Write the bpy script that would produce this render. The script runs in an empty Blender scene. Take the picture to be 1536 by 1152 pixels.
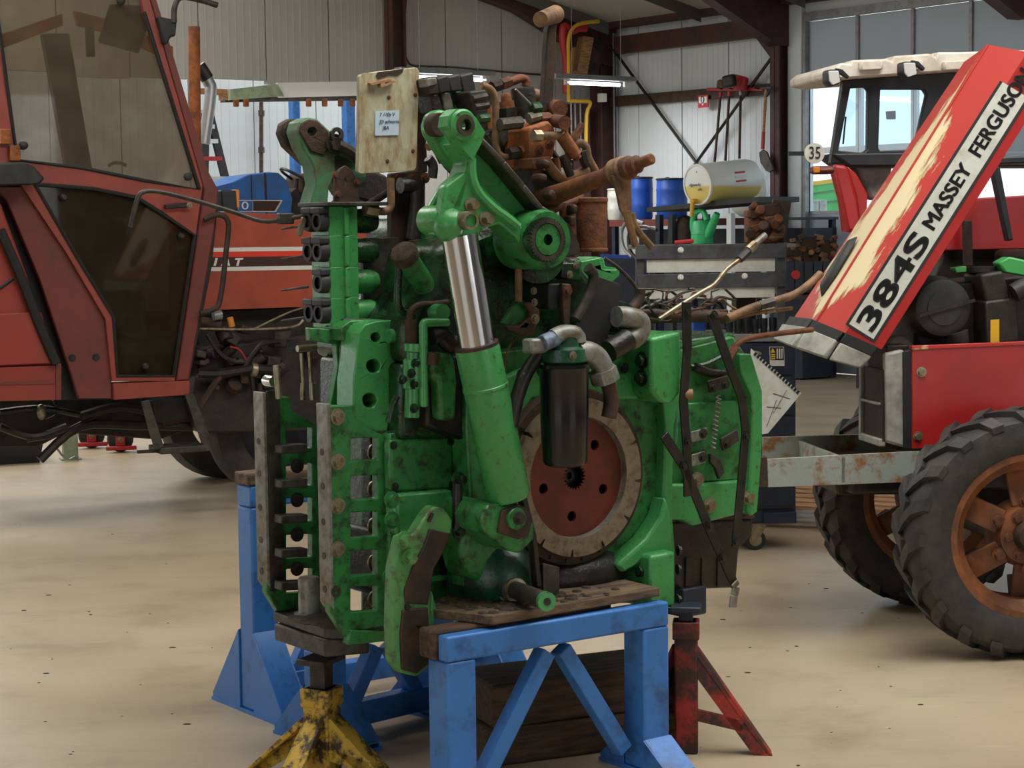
import bpy, bmesh, math, random
from mathutils import Vector, Matrix
from mathutils.geometry import tessellate_polygon
random.seed(7)
SC = bpy.context.scene
COL = SC.collection
PI = math.pi
# ---------------------------------------------------------------- camera
FPX, HCAM = 2900.0, 1.75
PITCH, ROLL = math.atan(237 / FPX), 0.012
_f = Vector((0, math.cos(PITCH), -math.sin(PITCH)))
_r0, _u0 = Vector((1, 0, 0)), Vector((0, math.sin(PITCH), math.cos(PITCH)))
_u = _u0 * math.cos(ROLL) + _r0 * math.sin(ROLL)
_r = _r0 * math.cos(ROLL) - _u0 * math.sin(ROLL)
CAM = Vector((0, 0, HCAM))
cd = bpy.data.cameras.new('camera'); co = bpy.data.objects.new('camera', cd); COL.objects.link(co)
co.matrix_world = Matrix(((_r.x, _u.x, -_f.x, 0), (_r.y, _u.y, -_f.y, 0), (_r.z, _u.z, -_f.z, HCAM), (0, 0, 0, 1)))
cd.sensor_width = 36; cd.lens = 36 * FPX / 1536; cd.clip_end = 300
SC.camera = co
# ---------------------------------------------------------------- light
SC.view_settings.view_transform = 'Standard'; SC.view_settings.look = 'None'
SC.view_settings.exposure = 0.12; SC.view_settings.gamma = 1
w = bpy.data.worlds.new('overcast_sky'); SC.world = w; w.use_nodes = True
w.node_tree.nodes['Background'].inputs[0].default_value = (0.94, 0.975, 1.0, 1)
w.node_tree.nodes['Background'].inputs[1].default_value = 1.9
def area(name, loc, rot, sx, sy, power, col=(1, 1, 1)):
    l = bpy.data.lights.new(name, 'AREA'); l.shape = 'RECTANGLE'; l.size = sx; l.size_y = sy
    l.energy = power; l.color = col
    o = bpy.data.objects.new(name, l); COL.objects.link(o); o.location = loc; o.rotation_euler = rot
    return o
# unseen overhead area lights, added in place of daylight from above (run along the hall)
YAWB = math.radians(37.0)
for (x, y, p) in ((-3.2, 2.2, 360), (2.9, 6.6, 480), (-6.5, 8.6, 700), (-6.5, 17.0, 480), (6.5, 13.5, 1150), (2.2, 19.0, 850)):
    area('overhead_fill', (x, y, 6.0), (0, 0, YAWB), 7.5, 3.2, p, (1.0, 0.97, 0.92))

# ---------------------------------------------------------------- helpers
def ray(px, py):
    return _r * ((px - 768) / FPX) + _u * ((576 - py) / FPX) + _f
def at(px, py, Y):
    d = ray(px, py); return CAM + d * (Y / d.y)
def ground(px, py, z=0.0):
    d = ray(px, py); return CAM + d * ((z - HCAM) / d.z)
class Frame:
    """upright frame: local x = along, local y = away from the viewer's side, z up"""
    def __init__(s, o, deg):
        a = math.radians(deg); s.a = a
        s.o = Vector((o[0], o[1], 0)); s.X = Vector((math.cos(a), math.sin(a), 0)); s.Y = Vector((-math.sin(a), math.cos(a), 0))
    def l(s, w): d = w - s.o; return Vector((d.dot(s.X), d.dot(s.Y), w.z))
    def w(s, v): return s.o + s.X * v[0] + s.Y * v[1] + Vector((0, 0, v[2]))
    def y(s, px, py, y0=0.0):
        d = ray(px, py); t = (y0 - (CAM - s.o).dot(s.Y)) / d.dot(s.Y); return s.l(CAM + d * t)
    def x(s, px, py, x0=0.0):
        d = ray(px, py); t = (x0 - (CAM - s.o).dot(s.X)) / d.dot(s.X); return s.l(CAM + d * t)
    def z(s, px, py, z0=0.0): return s.l(ground(px, py, z0))
    def ys(s, pts, y0): return [s.y(p[0], p[1], y0) for p in pts]
    def m(s, y0, r_px, px, py):
        "pixel radius -> metres at this plane"
        return (s.y(px, py + r_px, y0) - s.y(px, py, y0)).length
def crop(ox, oy, k, pts): return [(ox + x / k, oy + y / k) for x, y in pts]
def lin(c):
    return tuple(((v / 255) / 12.92 if v / 255 <= .04045 else ((v / 255 + .055) / 1.055) ** 2.4) for v in c)

MATS = {}
def mat(name, c, c2=None, cover=.35, scale=9, rough=.5, metal=0.0, bump=.15, soft=.12, var=.18, stretch=None, spec=.5, trans=0, fine=60):
    """procedural surface: base colour, broad tone variation, patches of a second colour, fine relief"""
    if name in MATS: return MATS[name]
    m = bpy.data.materials.new(name); m.use_nodes = True; nt = m.node_tree; N = nt.nodes; L = nt.links
    b = N['Principled BSDF']
    tc = N.new('ShaderNodeTexCoord'); mp = N.new('ShaderNodeMapping'); L.new(tc.outputs['Object'], mp.inputs[0])
    if stretch: mp.inputs['Scale'].default_value = stretch
    def noise(s, d=6, r=.6):
        n = N.new('ShaderNodeTexNoise'); n.inputs['Scale'].default_value = s; n.inputs['Detail'].default_value = d
        n.inputs['Roughness'].default_value = r; L.new(mp.outputs[0], n.inputs[0]); return n.outputs[0]
    c = lin(c)
    v = N.new('ShaderNodeMix'); v.data_type = 'RGBA'
    v.inputs[6].default_value = tuple(max(0, k * (1 - var)) for k in c) + (1,); v.inputs[7].default_value = tuple(min(1, k * (1 + var)) for k in c) + (1,)
    L.new(noise(scale * .35, 3), v.inputs[0]); out = v.outputs[2]
    rg = N.new('ShaderNodeMapRange'); rg.inputs[3].default_value = max(.03, rough - .1); rg.inputs[4].default_value = min(1, rough + .14)
    L.new(noise(scale * 1.7, 4), rg.inputs[0]); L.new(rg.outputs[0], b.inputs['Roughness'])
    if c2:
        c2 = lin(c2); r = N.new('ShaderNodeValToRGB')
        t = .68 - cover * .38
        r.color_ramp.elements[0].position = max(0, t - soft); r.color_ramp.elements[1].position = min(1, t + soft)
        L.new(noise(scale, 8, .68), r.inputs[0])
        x = N.new('ShaderNodeMix'); x.data_type = 'RGBA'; L.new(r.outputs[0], x.inputs[0]); L.new(out, x.inputs[6]); x.inputs[7].default_value = c2 + (1,)
        out = x.outputs[2]
    L.new(out, b.inputs['Base Color'])
    b.inputs['Metallic'].default_value = metal; b.inputs['Specular IOR Level'].default_value = spec
    if trans: b.inputs['Transmission Weight'].default_value = trans
    if bump:
        bp = N.new('ShaderNodeBump'); bp.inputs['Strength'].default_value = bump; bp.inputs['Distance'].default_value = .01
        L.new(noise(fine, 5), bp.inputs['Height']); L.new(bp.outputs[0], b.inputs['Normal'])
    MATS[name] = m; return m

class MB:
    def __init__(s): s.v = []; s.f = []
    def add(s, vs, fs):
        k = len(s.v); s.v += [tuple(v) for v in vs]; s.f += [tuple(i + k for i in f) for f in fs]; return s
    def box(s, c, d, R=None):
        x, y, z = d[0] / 2, d[1] / 2, d[2] / 2; c = Vector(c)
        vs = [Vector((i, j, k)) for i in (-x, x) for j in (-y, y) for k in (-z, z)]
        if R is not None: vs = [R @ v for v in vs]
        return s.add([c + v for v in vs], [(0, 1, 3, 2), (4, 6, 7, 5), (0, 4, 5, 1), (2, 3, 7, 6), (0, 2, 6, 4), (1, 5, 7, 3)])
    def bx(s, a, b): return s.box([(a[i] + b[i]) / 2 for i in range(3)], [abs(b[i] - a[i]) for i in range(3)])
    def prism(s, pts, vec, holes=(), taper=None):
        """flat outline (3-D points) with holes, pushed along vec"""
        vec = Vector(vec); loops = [[Vector(p) for p in pts]] + [[Vector(p) for p in h] for h in holes]
        flat = [p for l in loops for p in l]; n = len(flat)
        tris = tessellate_polygon(loops)
        back = [p + vec for p in flat]
        if taper:
            c = sum(flat, Vector()) / n; back = [c + (p - c) * taper + vec for p in flat]
        fs = []
        for t in tris: fs.append(tuple(t)); fs.append(tuple(i + n for i in reversed(t)))
        k = 0
        for l in loops:
            for i in range(len(l)):
                a, b2 = k + i, k + (i + 1) % len(l); fs.append((a, b2, b2 + n, a + n))
            k += len(l)
        return s.add(flat + back, fs)
    def cyl(s, p0, p1, r, r2=None, seg=16, caps=True):
        return s.lathe(p0, Vector(p1) - Vector(p0), [(0, r), (1, r if r2 is None else r2)], seg, caps)
    def lathe(s, p0, ax, prof, seg=24, caps=True):
        """prof: (t along ax as a fraction, radius)"""
        p0 = Vector(p0); ax = Vector(ax); d = ax.normalized()
        u = d.orthogonal().normalized(); w_ = d.cross(u); vs = []; fs = []
        for t, r in prof:
            for i in range(seg):
                a = 2 * PI * i / seg; vs.append(p0 + ax * t + (u * math.cos(a) + w_ * math.sin(a)) * r)
        for j in range(len(prof) - 1):
            for i in range(seg):
                a, b2 = j * seg + i, j * seg + (i + 1) % seg; fs.append((a, b2, b2 + seg, a + seg))
        if caps:
            if prof[0][1] > 1e-5: fs.append(tuple(reversed(range(seg))))
            if prof[-1][1] > 1e-5: fs.append(tuple(range((len(prof) - 1) * seg, len(prof) * seg)))
        return s.add(vs, fs)
    def tube(s, pts, r, seg=8, smooth=3, r2=None):
        P = [Vector(p) for p in pts]
        if smooth and len(P) > 2:
            Q = []
            for i in range(len(P) - 1):
                a, b2, c, d = P[max(0, i - 1)], P[i], P[i + 1], P[min(len(P) - 1, i + 2)]
                for k in range(smooth):
                    t = k / smooth
                    Q.append(.5 * ((2 * b2) + (c - a) * t + (2 * a - 5 * b2 + 4 * c - d) * t * t + (3 * b2 - a - 3 * c + d) * t ** 3))
            P = Q + [P[-1]]
        vs = []; fs = []; u = None; n = len(P)
        for i, p in enumerate(P):
            d = (P[min(i + 1, n - 1)] - P[max(i - 1, 0)]).normalized()
            if u is None: u = d.orthogonal().normalized()
            else:
                u = u - d * u.dot(d); u = u.normalized() if u.length > 1e-6 else d.orthogonal().normalized()
            w_ = d.cross(u); rr = r if r2 is None else r + (r2 - r) * i / (n - 1)
            for k in range(seg):
                a = 2 * PI * k / seg; vs.append(p + (u * math.cos(a) + w_ * math.sin(a)) * rr)
        for j in range(n - 1):
            for k in range(seg):
                a, b2 = j * seg + k, j * seg + (k + 1) % seg; fs.append((a, b2, b2 + seg, a + seg))
        fs.append(tuple(reversed(range(seg)))); fs.append(tuple(range((n - 1) * seg, n * seg)))
        return s.add(vs, fs)
    def bar(s, a, b, wd, th, up=(0, 0, 1)):
        """rectangular bar a->b, wd across (in the plane of up), th along the third axis"""
        a, b = Vector(a), Vector(b); d = (b - a).normalized(); up = Vector(up)
        u = (up - d * up.dot(d)); u = u.normalized() if u.length > 1e-4 else d.orthogonal().normalized(); w_ = d.cross(u)
        vs = [p + u * i * wd / 2 + w_ * j * th / 2 for p in (a, b) for i, j in ((-1, -1), (1, -1), (1, 1), (-1, 1))]
        return s.add(vs, [(3, 2, 1, 0), (4, 5, 6, 7), (0, 1, 5, 4), (1, 2, 6, 5), (2, 3, 7, 6), (3, 0, 4, 7)])
    def bolt(s, p, d, r, h=None, washer=True):
        p = Vector(p); d = Vector(d).normalized(); h = h or r * .9
        if washer: s.cyl(p, p + d * h * .25, r * 1.35, seg=12)
        s.cyl(p, p + d * h, r, r * .92, seg=6); return s
    def ball(s, c, r, sc=(1, 1, 1), seg=14, rings=9):
        vs = []; fs = []; c = Vector(c)
        for j in range(rings + 1):
            t = PI * j / rings
            for i in range(seg):
                a = 2 * PI * i / seg
                vs.append(c + Vector((math.sin(t) * math.cos(a) * r * sc[0], math.sin(t) * math.sin(a) * r * sc[1], math.cos(t) * r * sc[2])))
        for j in range(rings):
            for i in range(seg):
                a, b2 = j * seg + i, j * seg + (i + 1) % seg; fs.append((a, a + seg, b2 + seg, b2))
        return s.add(vs, fs)
    def out(s, name, m, parent=None, bev=0, ang=38, seg=2, solid=0, sub=0):
        me = bpy.data.meshes.new(name); me.from_pydata(s.v, [], s.f)
        b = bmesh.new(); b.from_mesh(me)
        if bev or sub: bmesh.ops.remove_doubles(b, verts=b.verts, dist=1e-5)
        bmesh.ops.recalc_face_normals(b, faces=b.faces); b.to_mesh(me); b.free()
        for p in me.polygons: p.use_smooth = True
        me.set_sharp_from_angle(angle=math.radians(ang))
        me.materials.append(m if not isinstance(m, str) else MATS[m])
        o = bpy.data.objects.new(name, me); COL.objects.link(o)
        if parent: o.parent = parent
        if solid:
            k = o.modifiers.new('thickness', 'SOLIDIFY'); k.thickness = solid; k.offset = 0
        if bev:
            k = o.modifiers.new('bevel', 'BEVEL'); k.width = bev; k.segments = seg; k.limit_method = 'ANGLE'; k.angle_limit = math.radians(35); k.use_clamp_overlap = True
            k.harden_normals = False
        if sub:
            k = o.modifiers.new('subd', 'SUBSURF'); k.levels = sub; k.render_levels = sub
        return o
BOLT = {}
def bolts(pts, d, r, m, parent, name='bolt', h=None, washer=True, f=None):
    "one object per bolt, all sharing one mesh"
    d = Vector(d).normalized(); key = (round(r, 4), h, washer, m, tuple(round(k, 3) for k in d))
    for p in pts:
        if key not in BOLT: o = MB().bolt((0, 0, 0), d, r, h, washer).out(name, m, parent); BOLT[key] = o.data
        else: o = bpy.data.objects.new(name, BOLT[key]); COL.objects.link(o); o.parent = parent
        o.location = p
def each(name, m, parent, fns, bev=0):
    "one object per piece: fns is a list of functions that draw into an MB"
    for f in fns: b_ = MB(); f(b_); b_.out(name, m, parent, bev=bev)
def tag(o, label, cat, group=None):
    o['label'] = label; o['category'] = cat
    if group: o['group'] = group
    return o
def thing(name, fr, label, cat, group=None, loc=None, rz=None):
    o = bpy.data.objects.new(name, None); COL.objects.link(o); o.empty_display_size = .1
    if fr: o.location = fr.o; o.rotation_euler = (0, 0, fr.a)
    if loc is not None: o.location = loc
    if rz is not None: o.rotation_euler = (0, 0, rz)
    return tag(o, label, cat, group)
def put(o, fr):
    o.location = fr.o; o.rotation_euler = (0, 0, fr.a); return o
def struct(o): o['kind'] = 'structure'; return o
def copy_tree(o, parent=None):
    c = o.copy(); COL.objects.link(c); c.parent = parent
    for ch in list(o.children): copy_tree(ch, c)
    return c
def circ(c, r, ax='y', seg=20, a0=0):
    c = Vector(c); R = []
    for i in range(seg):
        a = a0 + 2 * PI * i / seg; p, q = r * math.cos(a), r * math.sin(a)
        R.append(c + (Vector((p, 0, q)) if ax == 'y' else Vector((p, q, 0)) if ax == 'z' else Vector((0, p, q))))
    return R
def text(name, body, size, m, parent, mw, extr=.001, shear=0, align='CENTER', width=1.0, bold=0.0):
    cu = bpy.data.curves.new(name, 'FONT'); cu.body = body; cu.size = size; cu.extrude = extr; cu.shear = shear; cu.align_x = align; cu.align_y = 'CENTER'
    cu.offset = bold; cu.materials.append(m)
    o = bpy.data.objects.new(name + '_tmp', cu); COL.objects.link(o)
    dg = bpy.context.evaluated_depsgraph_get(); me = bpy.data.meshes.new_from_object(o.evaluated_get(dg))
    bpy.data.objects.remove(o)
    me.transform(Matrix.Diagonal((width, 1, 1, 1))); me.transform(mw)
    if not me.materials: me.materials.append(m)
    q = bpy.data.objects.new(name, me); COL.objects.link(q); q.parent = parent; return q
def basis(o, x, y):
    x = Vector(x).normalized(); y = Vector(y); y = (y - x * y.dot(x)).normalized(); z = x.cross(y)
    return Matrix(((x.x, y.x, z.x, o[0]), (x.y, y.y, z.y, o[1]), (x.z, y.z, z.z, o[2]), (0, 0, 0, 1)))

# ---------------------------------------------------------------- materials
def concrete():
    "power-floated slab: broad tone, brownish stains, faint drag streaks, small dark flecks"
    m = bpy.data.materials.new('concrete'); m.use_nodes = True; nt = m.node_tree; N = nt.nodes; L = nt.links; b = N['Principled BSDF']
    tc = N.new('ShaderNodeTexCoord')
    def noise(s, d, r, st=(1, 1, 1), rot=0):
        mp = N.new('ShaderNodeMapping'); mp.inputs['Scale'].default_value = st; mp.inputs['Rotation'].default_value = (0, 0, rot); L.new(tc.outputs['Object'], mp.inputs[0])
        n = N.new('ShaderNodeTexNoise'); n.inputs['Scale'].default_value = s; n.inputs['Detail'].default_value = d; n.inputs['Roughness'].default_value = r; L.new(mp.outputs[0], n.inputs[0]); return n.outputs[0]
    def ramp(v, lo, hi):
        r = N.new('ShaderNodeMapRange'); r.inputs[1].default_value = lo; r.inputs[2].default_value = hi; L.new(v, r.inputs[0]); return r.outputs[0]
    def mix(f, a, col, amt=1.0):
        x = N.new('ShaderNodeMix'); x.data_type = 'RGBA'
        k = N.new('ShaderNodeMath'); k.operation = 'MULTIPLY'; L.new(f, k.inputs[0]); k.inputs[1].default_value = amt; L.new(k.outputs[0], x.inputs[0])
        if isinstance(a, tuple): x.inputs[6].default_value = lin(a) + (1,)
        else: L.new(a, x.inputs[6])
        x.inputs[7].default_value = lin(col) + (1,); return x.outputs[2]
    o = mix(ramp(noise(.55, 4, .55), .35, .68), (182, 167, 142), (164, 147, 121))
    o = mix(ramp(noise(2.2, 8, .7), .52, .72), o, (140, 122, 100), .6)
    o = mix(ramp(noise(1.4, 6, .6, (1, 6, 1), .6), .56, .74), o, (148, 140, 126), .55)
    o = mix(ramp(noise(5.0, 6, .6, (1, 9, 1), -.4), .62, .72), o, (206, 196, 176), .5)
    o = mix(ramp(noise(26, 4, .6), .71, .75), o, (84, 70, 56), .7)
    o = mix(ramp(noise(9, 5, .65, (1, 2.5, 1), .3), .70, .74), o, (104, 86, 68), .6)
    L.new(o, b.inputs['Base Color'])
    rr = N.new('ShaderNodeMapRange'); rr.inputs[3].default_value = .24; rr.inputs[4].default_value = .5; L.new(noise(2.0, 5, .6), rr.inputs[0]); L.new(rr.outputs[0], b.inputs['Roughness'])
    bp = N.new('ShaderNodeBump'); bp.inputs['Strength'].default_value = .05; bp.inputs['Distance'].default_value = .01; L.new(noise(25, 5, .6), bp.inputs['Height']); L.new(bp.outputs[0], b.inputs['Normal'])
    MATS['concrete'] = m
concrete()
mat('panel_upper', (172, 170, 165), (160, 157, 151), .2, 1, .5, bump=.02, var=.04, soft=.3)
mat('panel_lower', (204, 211, 214), (186, 190, 191), .2, 1.2, .5, bump=.02, var=.04, soft=.3)
mat('joint', (96, 94, 90), rough=.8, bump=0)
mat('steel_maroon', (74, 42, 38), (50, 34, 32), .4, 5, .55, bump=.06)
mat('green', (52, 126, 64), (34, 52, 28), .30, 24, .32, bump=.2, soft=.09)
mat('green_clean', (66, 146, 80), (62, 66, 38), .12, 34, .28, bump=.14, soft=.05)
mat('green_light', (82, 142, 78), (70, 68, 44), .25, 22, .42, bump=.2, soft=.08)
mat('green_worn', (74, 128, 92), (92, 70, 50), .36, 10, .5, bump=.2, soft=.1)
mat('green_oily', (28, 84, 42), (15, 16, 13), .55, 9, .24, bump=.3, soft=.12)
mat('green_teal', (26, 96, 66), (20, 34, 22), .5, 6, .3, bump=.2)
mat('steel_bare', (138, 142, 136), (98, 86, 68), .40, 18, .42, .3, bump=.15)
mat('steel_dark', (74, 70, 64), (46, 40, 34), .5, 16, .48, .25, bump=.2)
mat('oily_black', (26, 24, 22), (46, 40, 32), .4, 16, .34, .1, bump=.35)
mat('black_rubber', (34, 35, 37), (54, 52, 48), .3, 10, .55, bump=.12)
mat('black_gloss', (14, 15, 20), (28, 26, 26), .25, 14, .14, bump=.06)
mat('rust', (126, 76, 44), (78, 48, 32), .5, 14, .72, .1, bump=.4)
mat('rust_dark', (76, 52, 38), (44, 36, 30), .5, 11, .66, .15, bump=.35)
mat('rust_orange', (168, 96, 44), (108, 64, 36), .5, 13, .7, bump=.4)
mat('hose', (142, 106, 70), (84, 64, 46), .45, 14, .6, bump=.25)
mat('chrome', (214, 214, 216), rough=.08, metal=1, bump=0, var=.02)
mat('zinc', (168, 160, 138), (120, 100, 70), .4, 20, .36, .7, bump=.1)
mat('disc_red', (104, 44, 30), (70, 34, 26), .4, 6, .34, .1, bump=.08)
mat('ring_steel', (132, 120, 100), (92, 76, 58), .30, 26, .30, .3, bump=.15, soft=.1)
mat('blue_stand', (56, 118, 192), (40, 76, 124), .22, 9, .4, bump=.05, soft=.1)
mat('yellow_stand', (206, 170, 60), (66, 54, 36), .42, 16, .5, bump=.2, soft=.05)
mat('red_stand', (164, 44, 32), (60, 34, 28), .58, 9, .5, bump=.15, soft=.08)
mat('wood_dark', (96, 70, 48), (52, 40, 30), .5, 6, .7, bump=.35, stretch=(1, 8, 8))
mat('wood_old', (116, 94, 70), (60, 48, 38), .45, 6, .75, bump=.35, stretch=(1, 7, 7))
mat('wood_pallet', (176, 134, 92), (120, 84, 56), .4, 7, .7, bump=.2, stretch=(1, 7, 7))
mat('plywood', (184, 180, 152), (150, 128, 92), .42, 9, .6, bump=.15, soft=.1, stretch=(3, 3, 1))
mat('paper_blue', (196, 216, 230), rough=.8, bump=.02, var=.04)
mat('ink', (40, 44, 60), rough=.8, bump=0)
mat('dirt', (70, 58, 46), (42, 34, 28), .5, 30, .9, bump=.6)
mat('fiat_red_lit', (178, 80, 56), (140, 64, 48), .25, 4, .42, bump=.05, soft=.2)  # the tractor red brightened, light on the bonnet put into the colour
mat('fiat_red', (154, 66, 50), (112, 54, 44), .32, 4, .42, bump=.05, soft=.2)
mat('fiat_dull', (124, 54, 46), (90, 48, 42), .42, 4, .5, bump=.06, soft=.2)
mat('fiat_fender', (152, 54, 43), (122, 58, 48), .32, 3, .5, bump=.04, soft=.2)
mat('white_paint', (226, 226, 220), rough=.45, bump=0, var=.03)
mat('stripe_red', (226, 62, 38), rough=.45, bump=0, var=.03)
mat('stripe_dark', (64, 34, 30), rough=.45, bump=0, var=.05)
mat('rubber_seal', (26, 26, 26), rough=.6, bump=.05)
mat('mf_red', (178, 38, 36), (150, 34, 32), .3, 3, .36, bump=.03, soft=.2)
mat('blue_tape', (120, 140, 160), (60, 70, 84), .45, 30, .4, bump=.3)
mat('rail_steel', (84, 88, 92), (62, 62, 62), .4, 12, .45, .2, bump=.1)
mat('mf_scuffed', (186, 48, 40), (206, 170, 130), .16, 6, .45, bump=.06, soft=.03)
def scraped():
    "red paint worn down to cream primer in a ragged streak along the bonnet (UV: u along, v across both facets)"
    m = bpy.data.materials.new('mf_scraped'); m.use_nodes = True; nt = m.node_tree; N = nt.nodes; L = nt.links; b = N['Principled BSDF']
    def math_(op, a, b2=None, c2=None):
        n = N.new('ShaderNodeMath'); n.operation = op
        for k, v in enumerate((a, b2, c2)):
            if v is None: continue
            if hasattr(v, 'links'): L.new(v, n.inputs[k])
            else: n.inputs[k].default_value = v
        return n.outputs[0]
    uv = N.new('ShaderNodeUVMap'); sp = N.new('ShaderNodeSeparateXYZ'); L.new(uv.outputs[0], sp.inputs[0]); u, v = sp.outputs[0], sp.outputs[1]
    mp = N.new('ShaderNodeMapping'); mp.inputs['Scale'].default_value = (5, 4, 1); L.new(uv.outputs[0], mp.inputs[0])
    nz = N.new('ShaderNodeTexNoise'); nz.inputs['Scale'].default_value = 1.6; nz.inputs['Detail'].default_value = 9; nz.inputs['Roughness'].default_value = .68; L.new(mp.outputs[0], nz.inputs[0])
    dist = math_('ABSOLUTE', math_('SUBTRACT', v, 1.2))
    ends = math_('MINIMUM', math_('MULTIPLY', u, 6.0), math_('MULTIPLY', math_('SUBTRACT', .97, u), 3.0))
    ends = math_('MINIMUM', ends, 1.0)
    k = math_('SUBTRACT', math_('MULTIPLY', ends, math_('ADD', .50, math_('MULTIPLY', math_('SUBTRACT', 1.0, u), .5))), dist)
    k = math_('ADD', k, math_('MULTIPLY', math_('SUBTRACT', nz.outputs[0], .5), 1.5))
    r = N.new('ShaderNodeValToRGB'); e = r.color_ramp.elements; r.color_ramp.interpolation = 'LINEAR'
    e[0].position = .44; e[0].color = lin((186, 52, 42)) + (1,); e[1].position = .60; e[1].color = lin((226, 210, 168)) + (1,)
    for pos, col in ((.465, (206, 180, 132)), (.475, (150, 128, 98)), (.53, (206, 186, 140))): q = e.new(pos); q.color = lin(col) + (1,)
    L.new(math_('ADD', k, .35), r.inputs[0]); L.new(r.outputs[0], b.inputs['Base Color']); b.inputs['Roughness'].default_value = .5
    MATS['mf_scraped'] = m
scraped()
mat('mf_grey', (164, 164, 156), (120, 118, 110), .4, 8, .5, bump=.1)
mat('decal_white', (208, 212, 202), (186, 186, 172), .3, 12, .5, bump=.02)
mat('decal_black', (34, 36, 38), rough=.5, bump=0)
mat('cab_black', (30, 34, 40), (48, 48, 48), .3, 8, .45, bump=.05)
mat('cream_roof', (226, 220, 208), (196, 182, 164), .35, 6, .55, bump=.05)
mat('lamp_lens', (206, 208, 204), rough=.25, bump=.05)
mat('frame_grey', (150, 158, 152), (134, 92, 54), .34, 9, .6, bump=.15, soft=.06)
mat('tyre', (40, 40, 41), (62, 58, 52), .4, 9, .6, bump=.25)
mat('rim_rust', (146, 88, 50), (92, 58, 38), .5, 6, .55, .15, bump=.25)
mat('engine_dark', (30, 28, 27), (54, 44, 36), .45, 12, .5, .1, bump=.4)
mat('blue_ford', (40, 108, 190), (70, 90, 120), .3, 5, .42, bump=.04)
mat('blue_drum', (34, 84, 178), rough=.4, bump=.02, var=.08)
mat('green_can', (60, 186, 118), rough=.35, bump=0, var=.06)
mat('green_lime', (66, 166, 84), rough=.4, bump=0, var=.06)
mat('pipe_red', (168, 36, 42), rough=.45, bump=0, var=.08)
mat('pipe_yellow', (206, 164, 40), rough=.45, bump=0, var=.05)
mat('galv', (150, 152, 154), (122, 122, 122), .3, 10, .45, .5, bump=.05)
mat('navy', (30, 40, 58), (46, 52, 62), .3, 8, .45, bump=.06)
mat('sign_red', (182, 40, 50), rough=.5, bump=0)
mat('hazard_yellow', (226, 178, 40), rough=.5, bump=0)
mat('grey_post', (204, 214, 219), rough=.5, bump=.02, var=.05)
mat('door_panel', (170, 186, 199), rough=.5, bump=.02, var=.04)
mat('sage', (150, 168, 136), (112, 118, 98), .3, 8, .5, bump=.05)
mat('aluminium', (190, 192, 192), rough=.35, metal=.8, bump=.02)
mat('amber', (214, 132, 44), rough=.3, bump=0)
mat('grass', (90, 130, 70), (70, 100, 50), .4, 4, .9, bump=.2)
def glass(name, col, alpha, rough=.03, spec=.5, dirt=None):
    """thin pane: tinted see-through, mirror-like film, some dust"""
    m = bpy.data.materials.new(name); m.use_nodes = True; nt = m.node_tree; N = nt.nodes; L = nt.links
    o = N['Material Output']; N.remove(N['Principled BSDF'])
    t = N.new('ShaderNodeBsdfTransparent'); t.inputs[0].default_value = lin(col) + (1,)
    g = N.new('ShaderNodeBsdfGlossy'); g.inputs['Roughness'].default_value = rough; g.inputs[0].default_value = (.9, .9, .9, 1)
    lw = N.new('ShaderNodeLayerWeight'); lw.inputs[0].default_value = .5
    pw = N.new('ShaderNodeMath'); pw.operation = 'POWER'; pw.inputs[1].default_value = 5; L.new(lw.outputs['Facing'], pw.inputs[0])
    fr = N.new('ShaderNodeMath'); fr.operation = 'MULTIPLY_ADD'; fr.inputs[1].default_value = .9; fr.inputs[2].default_value = .045; L.new(pw.outputs[0], fr.inputs[0])
    x = N.new('ShaderNodeMixShader'); L.new(fr.outputs[0], x.inputs[0]); L.new(t.outputs[0], x.inputs[1]); L.new(g.outputs[0], x.inputs[2])
    s = x
    if dirt:
        d = N.new('ShaderNodeBsdfDiffuse'); d.inputs[0].default_value = lin(dirt) + (1,)
        n = N.new('ShaderNodeTexNoise'); n.inputs['Scale'].default_value = 5; n.inputs['Detail'].default_value = 6
        tc = N.new('ShaderNodeTexCoord'); L.new(tc.outputs['Object'], n.inputs[0])
        k = N.new('ShaderNodeMapRange'); k.inputs[1].default_value = .3; k.inputs[2].default_value = .75; k.inputs[3].default_value = alpha * .6; k.inputs[4].default_value = min(1, alpha * 1.35); L.new(n.outputs[0], k.inputs[0])
        s = N.new('ShaderNodeMixShader'); L.new(k.outputs[0], s.inputs[0]); L.new(x.outputs[0], s.inputs[1]); L.new(d.outputs[0], s.inputs[2])
    L.new(s.outputs[0], o.inputs[0]); MATS[name] = m; return m
glass('glass_cab', (204, 198, 186), .34, dirt=(120, 108, 90))
glass('glass_dark', (120, 110, 92), .40, dirt=(70, 60, 46))
glass('glass_clear', (232, 242, 248), .05, dirt=(190, 205, 215))
def emis(name, col, s):
    m = bpy.data.materials.new(name); m.use_nodes = True; b = m.node_tree.nodes['Principled BSDF']
    b.inputs['Emission Color'].default_value = lin(col) + (1,); b.inputs['Emission Strength'].default_value = s; b.inputs['Base Color'].default_value = (.8, .8, .8, 1)
    MATS[name] = m; return m
emis('tube_light', (240, 246, 255), 9.0)
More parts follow.
